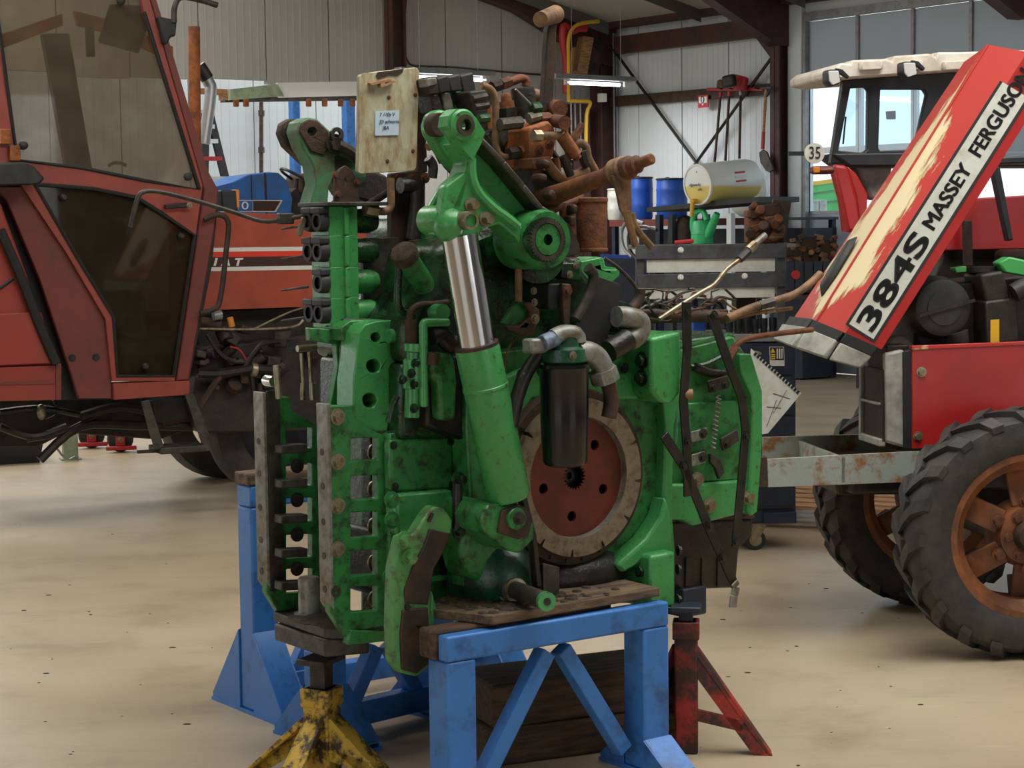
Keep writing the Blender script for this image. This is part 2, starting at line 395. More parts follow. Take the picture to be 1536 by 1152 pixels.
# ================================================================ building shell
cw = at(912, 335, 25.5)
BW = Frame((cw.x, cw.y), 37.0)         # local origin = inside corner; gable wall y=0 (x<0), side wall x=0 (y<0)
b = MB()
cc = [BW.w(v) for v in ((-32, 9, 0), (6, 9, 0), (6, -34, 0), (-32, -34, 0))]
b.prism([(p.x, p.y, -.2) for p in cc], (0, 0, .2))
struct(b.out('floor', 'concrete'))
def fixwall(name):
    o = bpy.data.objects.new(name, None); COL.objects.link(o); o.location = BW.o; o.rotation_euler = (0, 0, BW.a); return struct(o)
SL = .235; ZE = 4.30                   # roof slope, eaves height
def zr(x): return ZE + min(-x, 22 + x) * SL if x > -22 else ZE
zo = BW.y(450, 128, 0).z               # top of the opening into the lean-to
# gable wall: sandwich panels side by side
wl = fixwall('wall_left')
x_open = BW.y(600, 128, 0).x
seams = [BW.y(p, 100, 0).x for p in (299, 399.5, 494, 584, 669, 753)]
pw = (seams[5] - seams[0]) / 5
xs = [seams[5] + pw, seams[5] + 2 * pw, 0.02] if seams[5] + 2 * pw < -.2 else [seams[5] + pw, 0.02]
left = [seams[0] - pw * k for k in range(14, 0, -1)]
edges = left + seams + xs
for i in range(len(edges) - 1):
    a, c = edges[i], edges[i + 1]
    z0 = zo + (.02 * ((i * 7) % 3)) if c < x_open + .2 else 0
    b = MB()
    b.prism([(a + .008, 0, z0), (c - .008, 0, z0), (c - .008, 0, zr(c) + .02), (a + .008, 0, zr(a) + .02)], (0, .08, 0))
    n = 9
    for k in range(1, n):                                  # fine vertical ribs of the sheet
        x = a + (c - a) * k / n; b.bx((x - .006, -.0025, z0), (x + .006, .01, zr(x) - .02))
    b.out('panel', 'panel_upper', wl)
b = MB(); b.prism([(edges[0], .045, zo + .05), (x_open, .045, zo + .05), (x_open, .045, 0), (0, .045, 0), (0, .045, zr(0)), (edges[0], .045, zr(edges[0]))], (0, .02, 0)); b.out('joint_strip', 'joint', wl)
# lean-to beyond the opening: far wall with panels
wa = fixwall('wall_annex')
k = -17.0
while k < 1:
    b = MB(); b.bx((k + .008, 4.0, 0), (k + .992, 4.08, 4.6))
    for q in range(1, 8): b.bx((k + q / 8 - .006, 3.996, 0), (k + q / 8 + .006, 4.01, 4.6))
    b.out('panel', 'panel_lower', wa); k += 1.0
b = MB(); b.bx((-17, 4.05, 0), (1, 4.07, 4.6)); b.out('joint_strip', 'joint', wa)
# side wall: panels between the corner and the white door post
wr = fixwall('wall_right')
sy = [0.0] + [BW.x(p, 150, 0).y for p in (958, 1023, 1093)]
sy.append(sy[3] + (sy[3] - sy[2])); sy.append(BW.x(1186, 150, 0).y)
for i in range(5):
    a, c = sy[i + 1], sy[i]
    b = MB(); b.bx((0, a + .008, 0), (.08, c - .008, ZE))
    for q in range(1, 9):
        y = a + (c - a) * q / 9; b.bx((-.0025, y - .006, 0), (.01, y + .006, ZE))
    b.out('panel', 'panel_lower', wr)
b = MB(); b.bx((.04, sy[5], 0), (.06, 0, ZE)); b.out('joint_strip', 'joint', wr)
y_post = BW.x(1207, 200, 0).y
b = MB(); b.bx((-.06, y_post, 0), (.12, sy[5] - .005, ZE + .3)); b.out('white_post', 'grey_post', wr, bev=.01)
# sectional door with a window band
dr = fixwall('door_1')
yd0, yd1 = y_post - .02, BW.x(1700, 200, 0).y
zt, zw1, zm, zw0 = BW.x(1230, 30, 0).z, BW.x(1230, 124, 0).z, BW.x(1230, 226, 0).z, BW.x(1230, 321, 0).z
ym = [yd0] + [BW.x(p, 100, 0).y for p in (1285, 1368, 1455, 1545, 1640)]
for i in range(5):
    a, c = ym[i + 1] + .006, ym[i] - .006
    b = MB(); b.bx((.03, a, zw1), (.09, c, zt)); b.out('panel', 'door_panel', dr, bev=.006)
    for (z0, z1) in ((zw0 * .5 + .005, zw0), (0.01, zw0 * .5 - .005)):
        b = MB(); b.bx((.03, a, z0), (.09, c, z1)); b.out('panel', 'door_panel', dr, bev=.006)
    for (z0, z1) in ((zw0, zm), (zm, zw1)):
        b = MB(); fr_ = .035
        b.prism([(.03, a, z0), (.03, c, z0), (.03, c, z1), (.03, a, z1)], (.05, 0, 0), holes=[[(.03, a + fr_, z0 + fr_), (.03, c - fr_, z0 + fr_), (.03, c - fr_, z1 - fr_), (.03, a + fr_, z1 - fr_)]])
        b.out('window_frame', 'aluminium', dr)
        b = MB(); b.bx((.052, a + fr_, z0 + fr_), (.058, c - fr_, z1 - fr_)); b.out('pane', 'glass_clear', dr)
b = MB()
for y in ym: b.bx((.0, y - .02, zw1), (.03, y + .02, zt))
b.out('hinge_strip', 'galv', dr)
b = MB(); b.bx((-.04, yd0 - .03, 0), (.02, yd0 + .03, zt)); b.bx((-.04, yd1, zt), (.02, yd0, zt + .1)); b.out('track', 'galv', dr)
b = MB(); b.bx((.02, yd1, zt + .02), (.10, y_post, ZE + .4)); b.out('lintel', 'panel_lower', wr)
b = MB(); b.bx((.02, -34, 0), (.10, yd1, ZE)); b.out('cladding', 'panel_lower', wr)
# roof: two closed pitches of liner sheet
cl = fixwall('ceiling')
b = MB()
def roofbit(x0, x1, y0, y1):
    b.prism([(x0, y0, zr(x0)), (x1, y0, zr(x1)), (x1, y1, zr(x1)), (x0, y1, zr(x0))], (0, 0, .1))
for (x0, x1) in ((.15, -11), (-11, -22.1)): roofbit(x0, x1, -30.1, .1)
b.out('roof_sheet', 'panel_upper', cl)
b = MB()
for y in (-.25, -2.0, -3.75, -5.5, -7.2):
    b.prism([(-.2, y - .03, zr(-.2) - .16), (-10.8, y - .03, zr(-10.8) - .16), (-10.8, y - .03, zr(-10.8) - .01), (-.2, y - .03, zr(-.2) - .01)], (0, .002, 0))
b.out('sheet_joint', 'joint', cl)
wn_ = fixwall('wall_near')
for (x0, x1, z0) in ((-22.0, -16.0, 0), (-16.0, -9.0, 4.0), (-9.0, 0.0, 0)):
    b = MB(); b.prism([(x0, -30, z0), (x1, -30, z0), (x1, -30, zr(x1)), (x0, -30, zr(x0))], (0, -.1, 0)); b.out('cladding', 'panel_upper', wn_)
wf_ = fixwall('wall_far_left')
for (y0, y1, z0) in ((-30, -22, 0), (-22, -16, 3.6), (-16, -6, 0), (-6, 0, 3.0)):
    b = MB(); b.bx((-22.1, y0, z0), (-22, y1, ZE)); b.out('cladding', 'panel_upper', wf_)
# steel frame
st = fixwall('trim_1')
def ipost(bb, x, y, w_, d_, z0, z1, ax='x'):
    "I section column, web along ax"
    if ax == 'x':
        bb.bx((x - d_ / 2, y - w_ / 2, z0), (x - d_ / 2 + .02, y + w_ / 2, z1)); bb.bx((x + d_ / 2 - .02, y - w_ / 2, z0), (x + d_ / 2, y + w_ / 2, z1)); bb.bx((x - d_ / 2, y - .01, z0), (x + d_ / 2, y + .01, z1))
    else:
        bb.bx((x - w_ / 2, y - d_ / 2, z0), (x + w_ / 2, y - d_ / 2 + .02, z1)); bb.bx((x - w_ / 2, y + d_ / 2 - .02, z0), (x + w_ / 2, y + d_ / 2, z1)); bb.bx((x - .01, y - d_ / 2, z0), (x + .01, y + d_ / 2, z1))
yc = BW.x(1170, 200, -.12).y
b = MB(); ipost(b, -.12, yc, .15, .18, 0, ZE + .1); b.out('column', 'steel_maroon', st)
b = MB(); ipost(b, -.18, -.14, .22, .26, 0, ZE); b.out('column', 'steel_maroon', st)
xg = BW.y(593, 50, -.12).x
b = MB(); ipost(b, xg, -.12, .17, .2, zo - .1, zr(xg)); b.out('column', 'steel_maroon', st)
b = MB(); ipost(b, BW.y(866, 200, -.12).x, -.12, .26, .2, 0, 3.3, 'y'); b.out('column', 'steel_maroon', st)
for y in (-.14, yc, yc * 2.05):                                    # rafters with haunches
    b = MB()
    b.prism([(-.05, y - .09, ZE), (-10.9, y - .09, zr(-10.9)), (-10.9, y - .09, zr(-10.9) - .26), (-1.6, y - .09, zr(-1.6) - .26), (-.22, y - .09, ZE - .5), (-.05, y - .09, ZE - .5)], (0, .18, 0))
    b.out('rafter', 'steel_maroon', st)
b = MB(); b.bx((-.14, yc, ZE - .36), (-.02, -.1, ZE - .14)); b.bx((-.2, -14, ZE - .03), (-.02, -.1, ZE + .06)); b.out('eaves_beam', 'steel_maroon', st)
b = MB(); p, q = BW.x(913, 153, -.08), BW.x(1162, 133, -.08); b.bar(p, q, .13, .06); b.out('girt', 'rust_dark', st)
b = MB(); b.bar(BW.x(1124, 26, -.12), BW.x(1164, 80, -.12), .13, .1); b.out('knee_brace', 'steel_maroon', st)
for (p, q) in (((914, 66), (1046, 246)), ((1162, 80), (1040, 250))):
    b = MB(); b.cyl(BW.x(*p, -.13), BW.x(*q, -.13), .02, seg=8); b.out('tie_rod', 'oily_black', st)
for px, top in ((858, 135), (864, 135), (872, 135), (922, 50), (926, 50)):
    b = MB(); b.cyl(BW.y(px, 240, -.3), BW.y(px - 2, top, -.3), .012, seg=6); b.out('conduit', 'galv', st)
# edge of the opening: fascia pieces
b = MB(); b.prism(BW.ys([(417, 124), (545, 122), (545, 143), (424, 146), (416, 132)], -.05), (0, .1, 0)); b.out('fascia_board', 'white_paint', wl)
b = MB(); b.prism(BW.ys([(345, 134), (416, 126), (426, 144), (346, 150)], -.1), (0, .06, 0)); b.out('fascia_sheet', 'sage', wl)
b = MB(); b.prism(BW.ys([(296, 132), (344, 134), (342, 150), (334, 150), (334, 142), (296, 140)], -.02), (0, .1, 0)); b.out('timber', 'wood_pallet', wl)
b = MB(); b.prism(BW.ys([(338, 147), (545, 142), (545, 150), (338, 153)], .15), (0, .12, 0)); b.out('lintel', 'steel_dark', wl)
for px in (355, 370, 464, 488, 512, 530):
    b = MB(); p = BW.y(px, 152, .1); b.bx((p.x - .03, .1, p.z - .06), (p.x + .035, .14, p.z + .03)); b.out('foam_patch', 'rust_orange', wl, bev=.01)
b = MB(); b.cyl(BW.y(392, 262, 3.9), BW.y(392, 150, 3.9), .03, seg=8)
for py in (170, 225): p = BW.y(392, py, 3.9); b.cyl(p - Vector((0, 0, .04)), p + Vector((0, 0, .04)), .045, seg=8)
b.out('downpipe', 'steel_dark', wa)
# cable on the gable wall
b = MB(); b.tube([BW.y(*p, -.03) for p in ((611, -30), (607, 30), (606, 70), (612, 92), (625, 99), (680, 101), (760, 108), (835, 113), (905, 110))], .012, 6)
b.out('wall_cable', 'oily_black', wl)

# ---- outdoors seen through the door windows
b = MB(); q = [BW.w(v) for v in ((.3, -34, 0), (.3, 12, 0), (60, 12, 0), (60, -34, 0))]
b.prism([(p.x, p.y, -.1) for p in q], (0, 0, .08)); o = b.out('ground_outside', 'grass'); struct(o)
OF = Frame(BW.w((9, BW.x(1240, 300, 9).y, 0)), 8)
t = thing('harvester_machine', OF, 'green farm machine with yellow stripe standing outside beyond the door window', 'farm machine')
b = MB(); b.prism(OF.ys([(1190, 285), (1212, 276), (1262, 268), (1300, 262), (1300, 316), (1218, 320), (1190, 316)], 0), (0, 1.2, 0)); b.out('body', 'green_lime', t, bev=.03)
b = MB(); b.prism(OF.ys([(1196, 281), (1214, 273), (1300, 262), (1300, 268), (1214, 279)], -.02), (0, .02, 0)); b.out('stripe', 'pipe_yellow', t)
b = MB(); b.prism(OF.ys([(1214, 290), (1300, 277), (1300, 280), (1214, 293)], -.015), (0, .015, 0)); b.prism(OF.ys([(1214, 304), (1300, 296), (1300, 299), (1214, 307)], -.015), (0, .015, 0)); b.out('ridge', 'green', t)
for px in (1205, 1280): p = OF.y(px, 318, .3); b = MB(); b.cyl((p.x, .1, .5), (p.x, .9, .5), .5, seg=20); b.out('wheel', 'tyre', t)
for k, (x0, x1) in enumerate(((1208, 1222), (1222, 1234))):
    b = MB(); p, q = OF.y(x0, 300, -1.0), OF.y(x1 - 1, 300, -1.0); b.bx((p.x, -1.3, 0), (q.x, -1.0, p.z)); tag(put(b.out('concrete_block', 'mf_grey', bev=.02), OF), ('pale concrete block outside the door window, nearer the white post', 'pale concrete block outside the door window, farther from the white post')[k], 'block')

# ================================================================ fixtures on the walls
for k, (p, q, lab) in enumerate((((596, 108), (738, 116), 'hanging fluorescent batten nearer the dark gable column, partly behind the plywood board'), ((828, 117), (950, 124), 'hanging fluorescent batten right of the tall rusty lever, near the corner'))):
    A, C = BW.y(*p, -1.6), BW.y(*q, -1.6)
    C.z = A.z = (A.z + C.z) / 2
    t = thing('fluorescent_lamp', BW, lab, 'lamp', 'hanging fluorescent lamps')
    b = MB(); b.bx((A.x, -1.67, A.z), (C.x, -1.53, A.z + .06)); b.out('housing', 'galv', t, bev=.01)
    b = MB(); b.cyl((A.x + .22, -1.6, A.z - .04), (C.x - .22 if k else C.x - .1, -1.6, A.z - .04), .022, seg=10); b.out('tube', 'tube_light', t)
    for x in (A.x + .22, C.x - .12): b = MB(); b.bx((x - .03, -1.62, A.z - .065), (x + .03, -1.58, A.z)); b.out('tube_holder', 'white_paint', t)
    for x in (A.x + .3, C.x - .2): b = MB(); b.cyl((x, -1.6, A.z + .05), (x, -1.6, zr(x) - .02), .004, seg=5); b.out('hanger_wire', 'galv', t)
    l = bpy.data.lights.new('tube_glow', 'AREA'); l.shape = 'RECTANGLE'; l.size = 1.3; l.size_y = .08; l.energy = 40
    lo = bpy.data.objects.new('tube_glow', l); COL.objects.link(lo); lo.parent = t; lo.location = ((A.x + C.x) / 2, -1.6, A.z - .075)
b = MB(); b.tube([BW.y(*p, -.32) for p in ((878, 42), (868, 42), (856, 46), (846, 40), (845, 62), (850, 95), (850, 140))], .055, 12, 5)
tag(b.out('water_pipe', 'pipe_red'), 'thick red pipe bending down the wall by the corner', 'pipe')
b = MB(); b.tube([BW.y(*p, -.42) for p in ((898, 32), (878, 34), (862, 40), (853, 58), (853, 100), (853, 148), (856, 151), (882, 152), (885, 157), (880, 172), (879, 220))], .024, 8, 3)
tag(b.out('gas_pipe', 'pipe_yellow'), 'thin yellow gas pipe stepping down beside the red pipe', 'pipe')
for nm in ('water_pipe', 'gas_pipe'): put(bpy.data.objects[nm], BW)
t = thing('wooden_box', BW, 'narrow wooden speaker box fixed askew under the rafter', 'box')
b = MB(); b.prism(BW.ys([(876, 54), (891, 57), (881, 112), (866, 106)], -.35), (0, .2, 0)); b.out('light_side', 'wood_pallet', t)
b = MB(); b.prism(BW.ys([(892, 57), (907, 61), (897, 113), (882, 112)], -.34), (0, .2, 0)); b.out('front', 'rust_dark', t)
for p in ((898, 66), (890, 101)): c = BW.y(*p, -.36); b = MB(); b.cyl(c, c + Vector((0, .03, 0)), .07, seg=16); b.out('speaker_cone', 'oily_black', t)
b = MB(); p, q = BW.y(902, 140, -.4), BW.y(909, 153, -.4); b.bx((p.x, -.42, q.z), (q.x, -.32, p.z)); o = tag(b.out('junction_box', 'white_paint', bev=.005), 'small white junction box on the corner column', 'junction box'); put(o, BW)
# hanging tools
def wallthing(name, label, cat, group=None): return thing(name, BW, label, cat, group)
def W(px, py, x=-.2): return BW.x(px, py, x)
t = wallthing('tool_rail', 'dark red tool holder rail on the girt above the white drum', 'tool rail')
b = MB(); b.bar(W(1062, 134, -.13), W(1152, 134, -.13), .035, .05); b.out('rail', 'pipe_red', t)
for px in (1085, 1101, 1118, 1140): p = W(px, 134, -.13); b = MB(); b.cyl(p, p + Vector((-.1, 0, .02)), .012, seg=6); b.out('hook', 'steel_dark', t)
for k, (top, bot, hm, lab) in enumerate((((1081, 140), (1072, 243), 'wood_old', 'broom with worn pale head, leftmost of the three hanging brooms'), ((1094, 139), (1088, 241), 'oily_black', 'broom with black head, middle of the three hanging brooms'), ((1111, 138), (1109, 238), 'sign_red', 'broom with red head, nearest the shovel of the three hanging brooms'))):
    t = wallthing('broom', lab, 'broom', 'brooms hanging on the wall')
    bx = (-.22, -.40, -.22)[k]; A, C = W(*top, bx), W(*bot, bx)
    b = MB(); b.cyl(A, C, .016, seg=8); b.out('handle', 'rust_dark', t)
    b = MB(); b.cyl(A + (C - A) * -.02, A + (C - A) * .05, .022, seg=8); b.out('socket', 'pipe_red' if k < 2 else 'galv', t)
    b = MB(); cx = ((1082, 126), (1094, 122), (1109, 124))[k]; c = W(*cx, bx)
    s = ((.07, .12, .10), (.09, .19, .15), (.09, .24, .17))[k]
    b.box(c, s, Matrix.Rotation((.2, -.1, .25)[k], 3, 'X')); b.out('head', hm, t, bev=.03)
t = wallthing('shovel', 'shovel with wooden shaft and dark blade hanging right of the brooms', 'shovel')
A, C = W(1149, 134, -.3), W(1144, 222, -.3)
b = MB(); b.cyl(A, C, .018, seg=8); b.out('shaft', 'wood_pallet', t)
b = MB(); b.cyl(A + (C - A) * .72, A + (C - A) * 1.02, .022, seg=8); b.out('sleeve', 'pipe_red', t)
b = MB(); h = W(1150, 132, -.3); b.box(h, (.03, .17, .035)); b.cyl(h + Vector((0, -.07, 0)), h + Vector((0, 0, -.1)), .014, seg=6); b.cyl(h + Vector((0, .07, 0)), h + Vector((0, 0, -.1)), .014, seg=6); b.out('grip', 'navy', t, bev=.01)
b = MB(); P = [W(*p, -.3) for p in ((1138, 229), (1144, 224), (1150, 228), (1160, 254), (1154, 259), (1148, 256), (1140, 244))]; b.prism(P, (.025, 0, 0)); b.out('blade', 'steel_dark', t, bev=.008)
t = wallthing('hose_sign', 'small red and white fire hose sign on the girt', 'sign')
p, q = W(1047, 162, -.15), W(1062, 142, -.15)
b = MB(); b.bx((-.15, p.y, p.z), (-.14, q.y, q.z)); b.out('plate', 'sign_red', t)
b = MB(); b.bx((-.154, p.y - .02, p.z + .055), (-.15, q.y + .02, q.z - .02)); b.out('white_field', 'white_paint', t)
b = MB(); c = (p + q) / 2; b.tube([(-.158, c.y + dy, c.z + dz) for dy, dz in ((.02, -.01), (.025, .04), (0, .06), (-.025, .03), (-.012, -.015), (.012, -.02))], .006, 6); b.out('hose_symbol', 'ink', t)
b = MB(); b.prism([(-.156, c.y - .02, p.z + .05), (-.156, c.y + .02, p.z + .05), (-.156, c.y, p.z + .02)], (.004, 0, 0)); b.out('arrow_symbol', 'white_paint', t)
# ================================================================ green rear axle and gearbox on stands
_o = at(868, 716, 6.15)
T = Frame((_o.x, _o.y), 36.0)
TR = thing('tractor_rear_axle', T, 'large green tractor gearbox and rear axle unit with lift arms on blue stands', 'gearbox')
def K(ox, oy, k): return lambda *pts: crop(ox, oy, k, pts)
c3, c4, c5, c6 = K(380, 100, 4.43), K(620, 60, 3.389), K(360, 300, 3.6), K(340, 560, 2.451)
k1, k2, k3, k4, k5, k6 = K(580, 330, 3.717), K(580, 620, 3.491), K(780, 380, 4.431), K(960, 420, 2.304), K(300, 840, 3.339), K(640, 860, 2.954)
ty = K(560, 0, 3.84)
YN = Vector((0, -1, 0)); XN = Vector((-1, 0, 0))
def plate(name, m, pts, y, t, parent=TR, bev=.006, holes=(), fr=T):
    b = MB(); b.prism(fr.ys(pts, y), (0, t, 0), holes=[fr.ys(h, y) for h in holes]); return b.out(name, m, parent, bev=bev)
def one(p): return p[0]
def tp(pts, y): return T.ys(pts, y)
def cpx(px, py, r, n=16): return [(px + r * math.cos(2 * PI * i / n), py + r * math.sin(2 * PI * i / n)) for i in range(n)]
def pipe(name, m, pts, y, r, parent=TR, seg=10, sm=4, y2=None):
    n = len(pts); P = [T.y(p[0], p[1], y if y2 is None else y + (y2 - y) * i / (n - 1)) for i, p in enumerate(pts)]
    b = MB(); b.tube(P, r, seg, sm); return b.out(name, m, parent)
def boss(name, m, px, py, r, y, t, parent=TR, prof=None, seg=28, bev=0):
    p = T.y(px, py, y); b = MB()
    b.lathe(p, (0, t, 0), prof or [(0, r * .93), (.12, r), (1, r)], seg, caps=not (prof and prof[0][0] == prof[1][0])); return b.out(name, m, parent, bev=bev)
ZC = T.y(868, 716, 0).z
# ---- castings
CAST = plate('axle_housing', 'green', [(700, 640), (700, 535), (790, 522), (965, 508), (990, 500), (1000, 905), (848, 905), (842, 885), (760, 905), (716, 905)], .075, .66, bev=.02)
plate('split_flange', 'green_clean', [(985, 505), (1021, 497), (1021, 596), (1012, 640), (1009, 770), (1013, 822), (1013, 912), (990, 914), (994, 770), (998, 640)], .035, .74, bev=.008)
plate('flange_block', 'green_clean', [(977, 507), (1021, 497), (1021, 590), (1008, 606), (990, 604), (977, 588)], -.05, .14, bev=.012)
plate('flange_block', 'green_clean', [(976, 834), (1013, 826), (1013, 912), (976, 914)], -.05, .14, bev=.012)
plate('foot_casting', 'green_clean', [(976, 832), (1013, 826), (1008, 775), (1000, 745), (992, 775), (970, 808), (925, 848), (935, 860), (960, 846)], .0, .08, bev=.012)
plate('side_cover', 'green', [(582, 650), (692, 640), (716, 690), (724, 905), (640, 912), (584, 900)], .18, .05, bev=.012)
plate('centre_housing', 'green_oily', [(640, 645), (692, 640), (716, 690), (724, 895), (650, 900)], .20, .5, bev=.01)
plate('raised_panel', 'green', [(583, 660), (680, 654), (684, 734), (585, 738)], .16, .04, bev=.012)
plate('ledge', 'green_clean', [(590, 742), (680, 734), (686, 790), (594, 803)], .13, .06, bev=.014)
plate('lower_panel', 'green', [(694, 800), (722, 796), (724, 880), (694, 880)], .06, .06, bev=.006)
plate('rockshaft_housing', 'green_oily', [(652, 372), (720, 345), (800, 352), (868, 392), (905, 440), (962, 470), (968, 510), (790, 528), (700, 565), (605, 545), (604, 482), (640, 440)], .14, .55, bev=.03)  # oily dark green; the colour also holds the shadow in this zone
plate('belly', 'oily_black', [(590, 800), (690, 820), (860, 850), (850, 905), (640, 915), (590, 900)], .18, .45, bev=.02)
plate('rear_block', 'green_oily', [(556, 600), (600, 600), (600, 962), (556, 962)], .40, .06, bev=.01)
plate('upper_rear_block', 'green_oily', [(600, 545), (690, 540), (700, 660), (600, 660)], .15, .5, bev=.02)
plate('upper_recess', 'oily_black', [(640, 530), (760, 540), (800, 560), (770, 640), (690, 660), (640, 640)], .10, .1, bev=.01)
plate('web', 'green_clean', [(745, 572), (800, 546), (960, 560), (962, 600), (800, 600), (775, 640), (760, 640)], .05, .05, bev=.012)
b = MB()                                                     # round swelling behind the axle opening
b.lathe((0, .09, ZC), (0, .5, 0), [(0, .30), (.1, .315), (1, .33)], 40); b.out('bearing_swelling', 'green_oily', TR)
b = MB(); p = T.y(890, 868, .0)
b.ball(p + Vector((0, .14, 0)), .2, (1.15, .75, .48), 20, 12); b.out('oily_sump', 'oily_black', TR)
plate('dark_plate', 'steel_dark', k2((820, 785), (905, 805), (905, 985), (820, 965)), -.08, .012, bev=.002)
# ---- axle opening: rings, disc and splined hub
FL = MB(); FL.lathe((0, .02, ZC), (0, .08, 0), [(0, .252), (0, .284), (.2, .29), (1, .30), (1, .25)], 56, caps=False); FL = FL.out('outer_ring', 'rust_dark', TR)
def notched(r, depth, n, off, seg=360):
    R = []
    for i in range(seg):
        a = 2 * PI * i / seg; k = (a + off) % (2 * PI / n); R.append(Vector(((r - (depth if k < .045 else 0)) * math.cos(a), 0, (r - (depth if k < .045 else 0)) * math.sin(a))))
    return R
b = MB(); b.prism([v + Vector((0, -.004, ZC)) for v in notched(.256, .024, 12, .15)], (0, .05, 0), holes=[circ((0, -.004, ZC), .196, 'y', 56)]); b.out('brake_ring', 'ring_steel', TR)
b = MB(); b.lathe((0, -.002, ZC), (0, .06, 0), [(0, .196), (1, .190)], 56, caps=False); b.out('bore_wall', 'steel_bare', TR)
star = [Vector(((.036 if i % 2 else .046) * math.cos(2 * PI * i / 44 * 1.0), .022, ZC + (.036 if i % 2 else .046) * math.sin(2 * PI * i / 44))) for i in range(44)]
hp = [T.y(*p, .022) for p in k2((1157, 248), (1127, 452), (970, 540), (842, 417))]
hr = (hp[0] - Vector((0, .022, ZC))).length
ha = math.atan2(hp[2].z - ZC, hp[2].x)
holes = [circ((.128 * math.cos(ha + q * 2 * PI / 5), .022, ZC + .128 * math.sin(ha + q * 2 * PI / 5)), .0175, 'y', 14) for q in range(5)]
b = MB(); b.prism(circ((0, .022, ZC), .194, 'y', 56), (0, .012, 0), holes=holes + [star]); b.out('planet_disc', 'disc_red', TR)
b = MB(); b.lathe((0, .066, ZC), (0, .05, 0), [(0, .19), (1, .19)], 40); b.out('hub_backing', 'oily_black', TR)
b = MB(); b.lathe((0, .05, ZC), (0, .02, 0), [(0, .012), (0, .02), (1, .02)], 20, caps=False); b.out('shaft_end', 'engine_dark', TR)
bolts([Vector((.27 * math.cos(a), .02, ZC + .27 * math.sin(a))) for a in [math.radians(q) for q in (200, 222, 248, 262, 276, 292, 312, 330, 345, 0, 14, 28, 45, 62, 160, 140)]], YN, .008, 'steel_dark', TR, h=.008)
# ---- bolts on the split flange (heads look to the rear)
xs_ = T.y(977, 540, -.05).x
bolts([T.x(*p, xs_) for p in ((964, 541), (963, 567), (964, 857), (964, 880))], XN, .021, 'green_oily', TR, h=.02)
b = MB(); p = T.x(966, 511, xs_); b.cyl(p, p + Vector((-.16, 0, .01)), .017, seg=12); b.out('lock_pin', 'steel_dark', TR)
# ---- hitch support: two ladder plates, rungs, bars
def sub(q): return [(q[0][0], q[0][1])]
outer = c6((380, 118), (472, 118), (478, 172), (592, 236), (592, 980), (445, 980), (382, 880))
wins = [c6((457, y0), (555, y0 - 5), (555, y1 - 8), (457, y1)) for y0, y1 in ((240, 324), (378, 468), (512, 606), (653, 745), (785, 880))]
YP = .20
pl = plate('ladder_plate', 'green', outer, YP, .035, bev=.004, holes=wins)
q = pl.copy(); COL.objects.link(q); q.parent = TR; q.location = (0, .40, 0); q.data = q.data.copy(); q.data.materials[0] = MATS['green']
b = MB(); a, c = T.y(*one(c6((379, 112))), YP), T.y(*one(c6((380, 872))), YP)
x0 = a.x
b.prism([(x0 - .012, YP - .004, a.z), (x0, YP - .004, a.z), (x0, YP - .004, c.z), (x0 - .012, YP - .004, c.z + .02)], (0, .066, 0)); bar = b.out('edge_bar', 'steel_bare', TR, bev=.002)
q = bar.copy(); COL.objects.link(q); q.parent = TR; q.location = (0, .40, .01)
fa = T.y(*one(c6((128, 66))), .60); fc = T.y(*one(c6((190, 66))), .60)
b = MB(); b.bx((x0, .592, c.z), (fc.x, .602, fa.z)); b.out('dirty_strip', 'steel_dark', TR)
for py in (300, 425, 555, 680, 800): # holes in the edge bars
    for dy, px_ in ((0, 361), (.4, 97)):
        z = T.x(*one(c6((361, py - 12))), x0).z
        b = MB(); b.cyl((x0 - .0135, YP + .032 + dy, z), (x0 - .005, YP + .032 + dy, z), .011, seg=12); b.out('bolt_hole', 'engine_dark', TR)
bolts([T.y(*p, YP) for p in c6((407, 325), (407, 487), (407, 647), (406, 160))], YN, .019, 'zinc', TR)
bolts([T.y(*p, .305) for p in c6((545, 290), (545, 425), (545, 560), (545, 695), (545, 830))], YN, .022, 'zinc', TR, h=.03)
bolts([T.y(*p, .597) for p in c6((258, 340), (258, 465), (258, 592), (258, 718))], YN, .018, 'steel_dark', TR)
boss('bore_rim', 'rust_dark', *one(c6((403, 803))), .019, YP - .004, .01, prof=[(0, .008), (0, .018), (1, .018)])
for k, (y0, y1) in enumerate(((278, 295), (405, 425), (535, 556), (660, 680), (780, 800))):      # rungs of the far ladder
    p = T.y(*one(c6((188, y0))), .55); q = T.y(*one(c6((285, y0 - 4))), .55)
    b = MB(); b.bar(p, q, .028, .05); b.out('rung', 'steel_dark', TR, bev=.004)
zb = T.y(*one(c6((440, 980))), YP).z
b = MB(); pts = [T.z(*p, zb + .03) for p in c6((150, 862), (225, 872), (300, 900), (385, 880), (480, 985), (440, 1000), (300, 970), (190, 930))]
xr = T.y(*one(c6((592, 980))), YP).x
P = [(x0 + .05, .64), (x0 + .01, .60), (x0 - .0, .26), (x0 + .06, .2), (xr, .2), (xr, .64)]
b.prism([(x, y, zb + .03) for x, y in P], (0, 0, -.03)); b.out('bottom_plate', 'steel_dark', TR, bev=.004)
b = MB(); b.prism([(x0 - .005, .57, zb - .002), (x0 - .005, .25, zb - .002), (x0 + .13, .21, zb - .002), (x0 + .22, .4, zb - .002), (x0 + .13, .6, zb - .002)], (0, 0, -.055)); b.out('drawbar_block', 'steel_dark', TR, bev=.006)
pz = T.x(*one(c6((250, 880))), x0 + .09)
b = MB(); b.lathe((x0 + .07, .47, zb + .03), (0, 0, .125), [(0, .05), (.08, .05), (.08, .036), (.94, .036), (1, .031)], 22); b.out('drawbar_pin', 'steel_bare', TR)
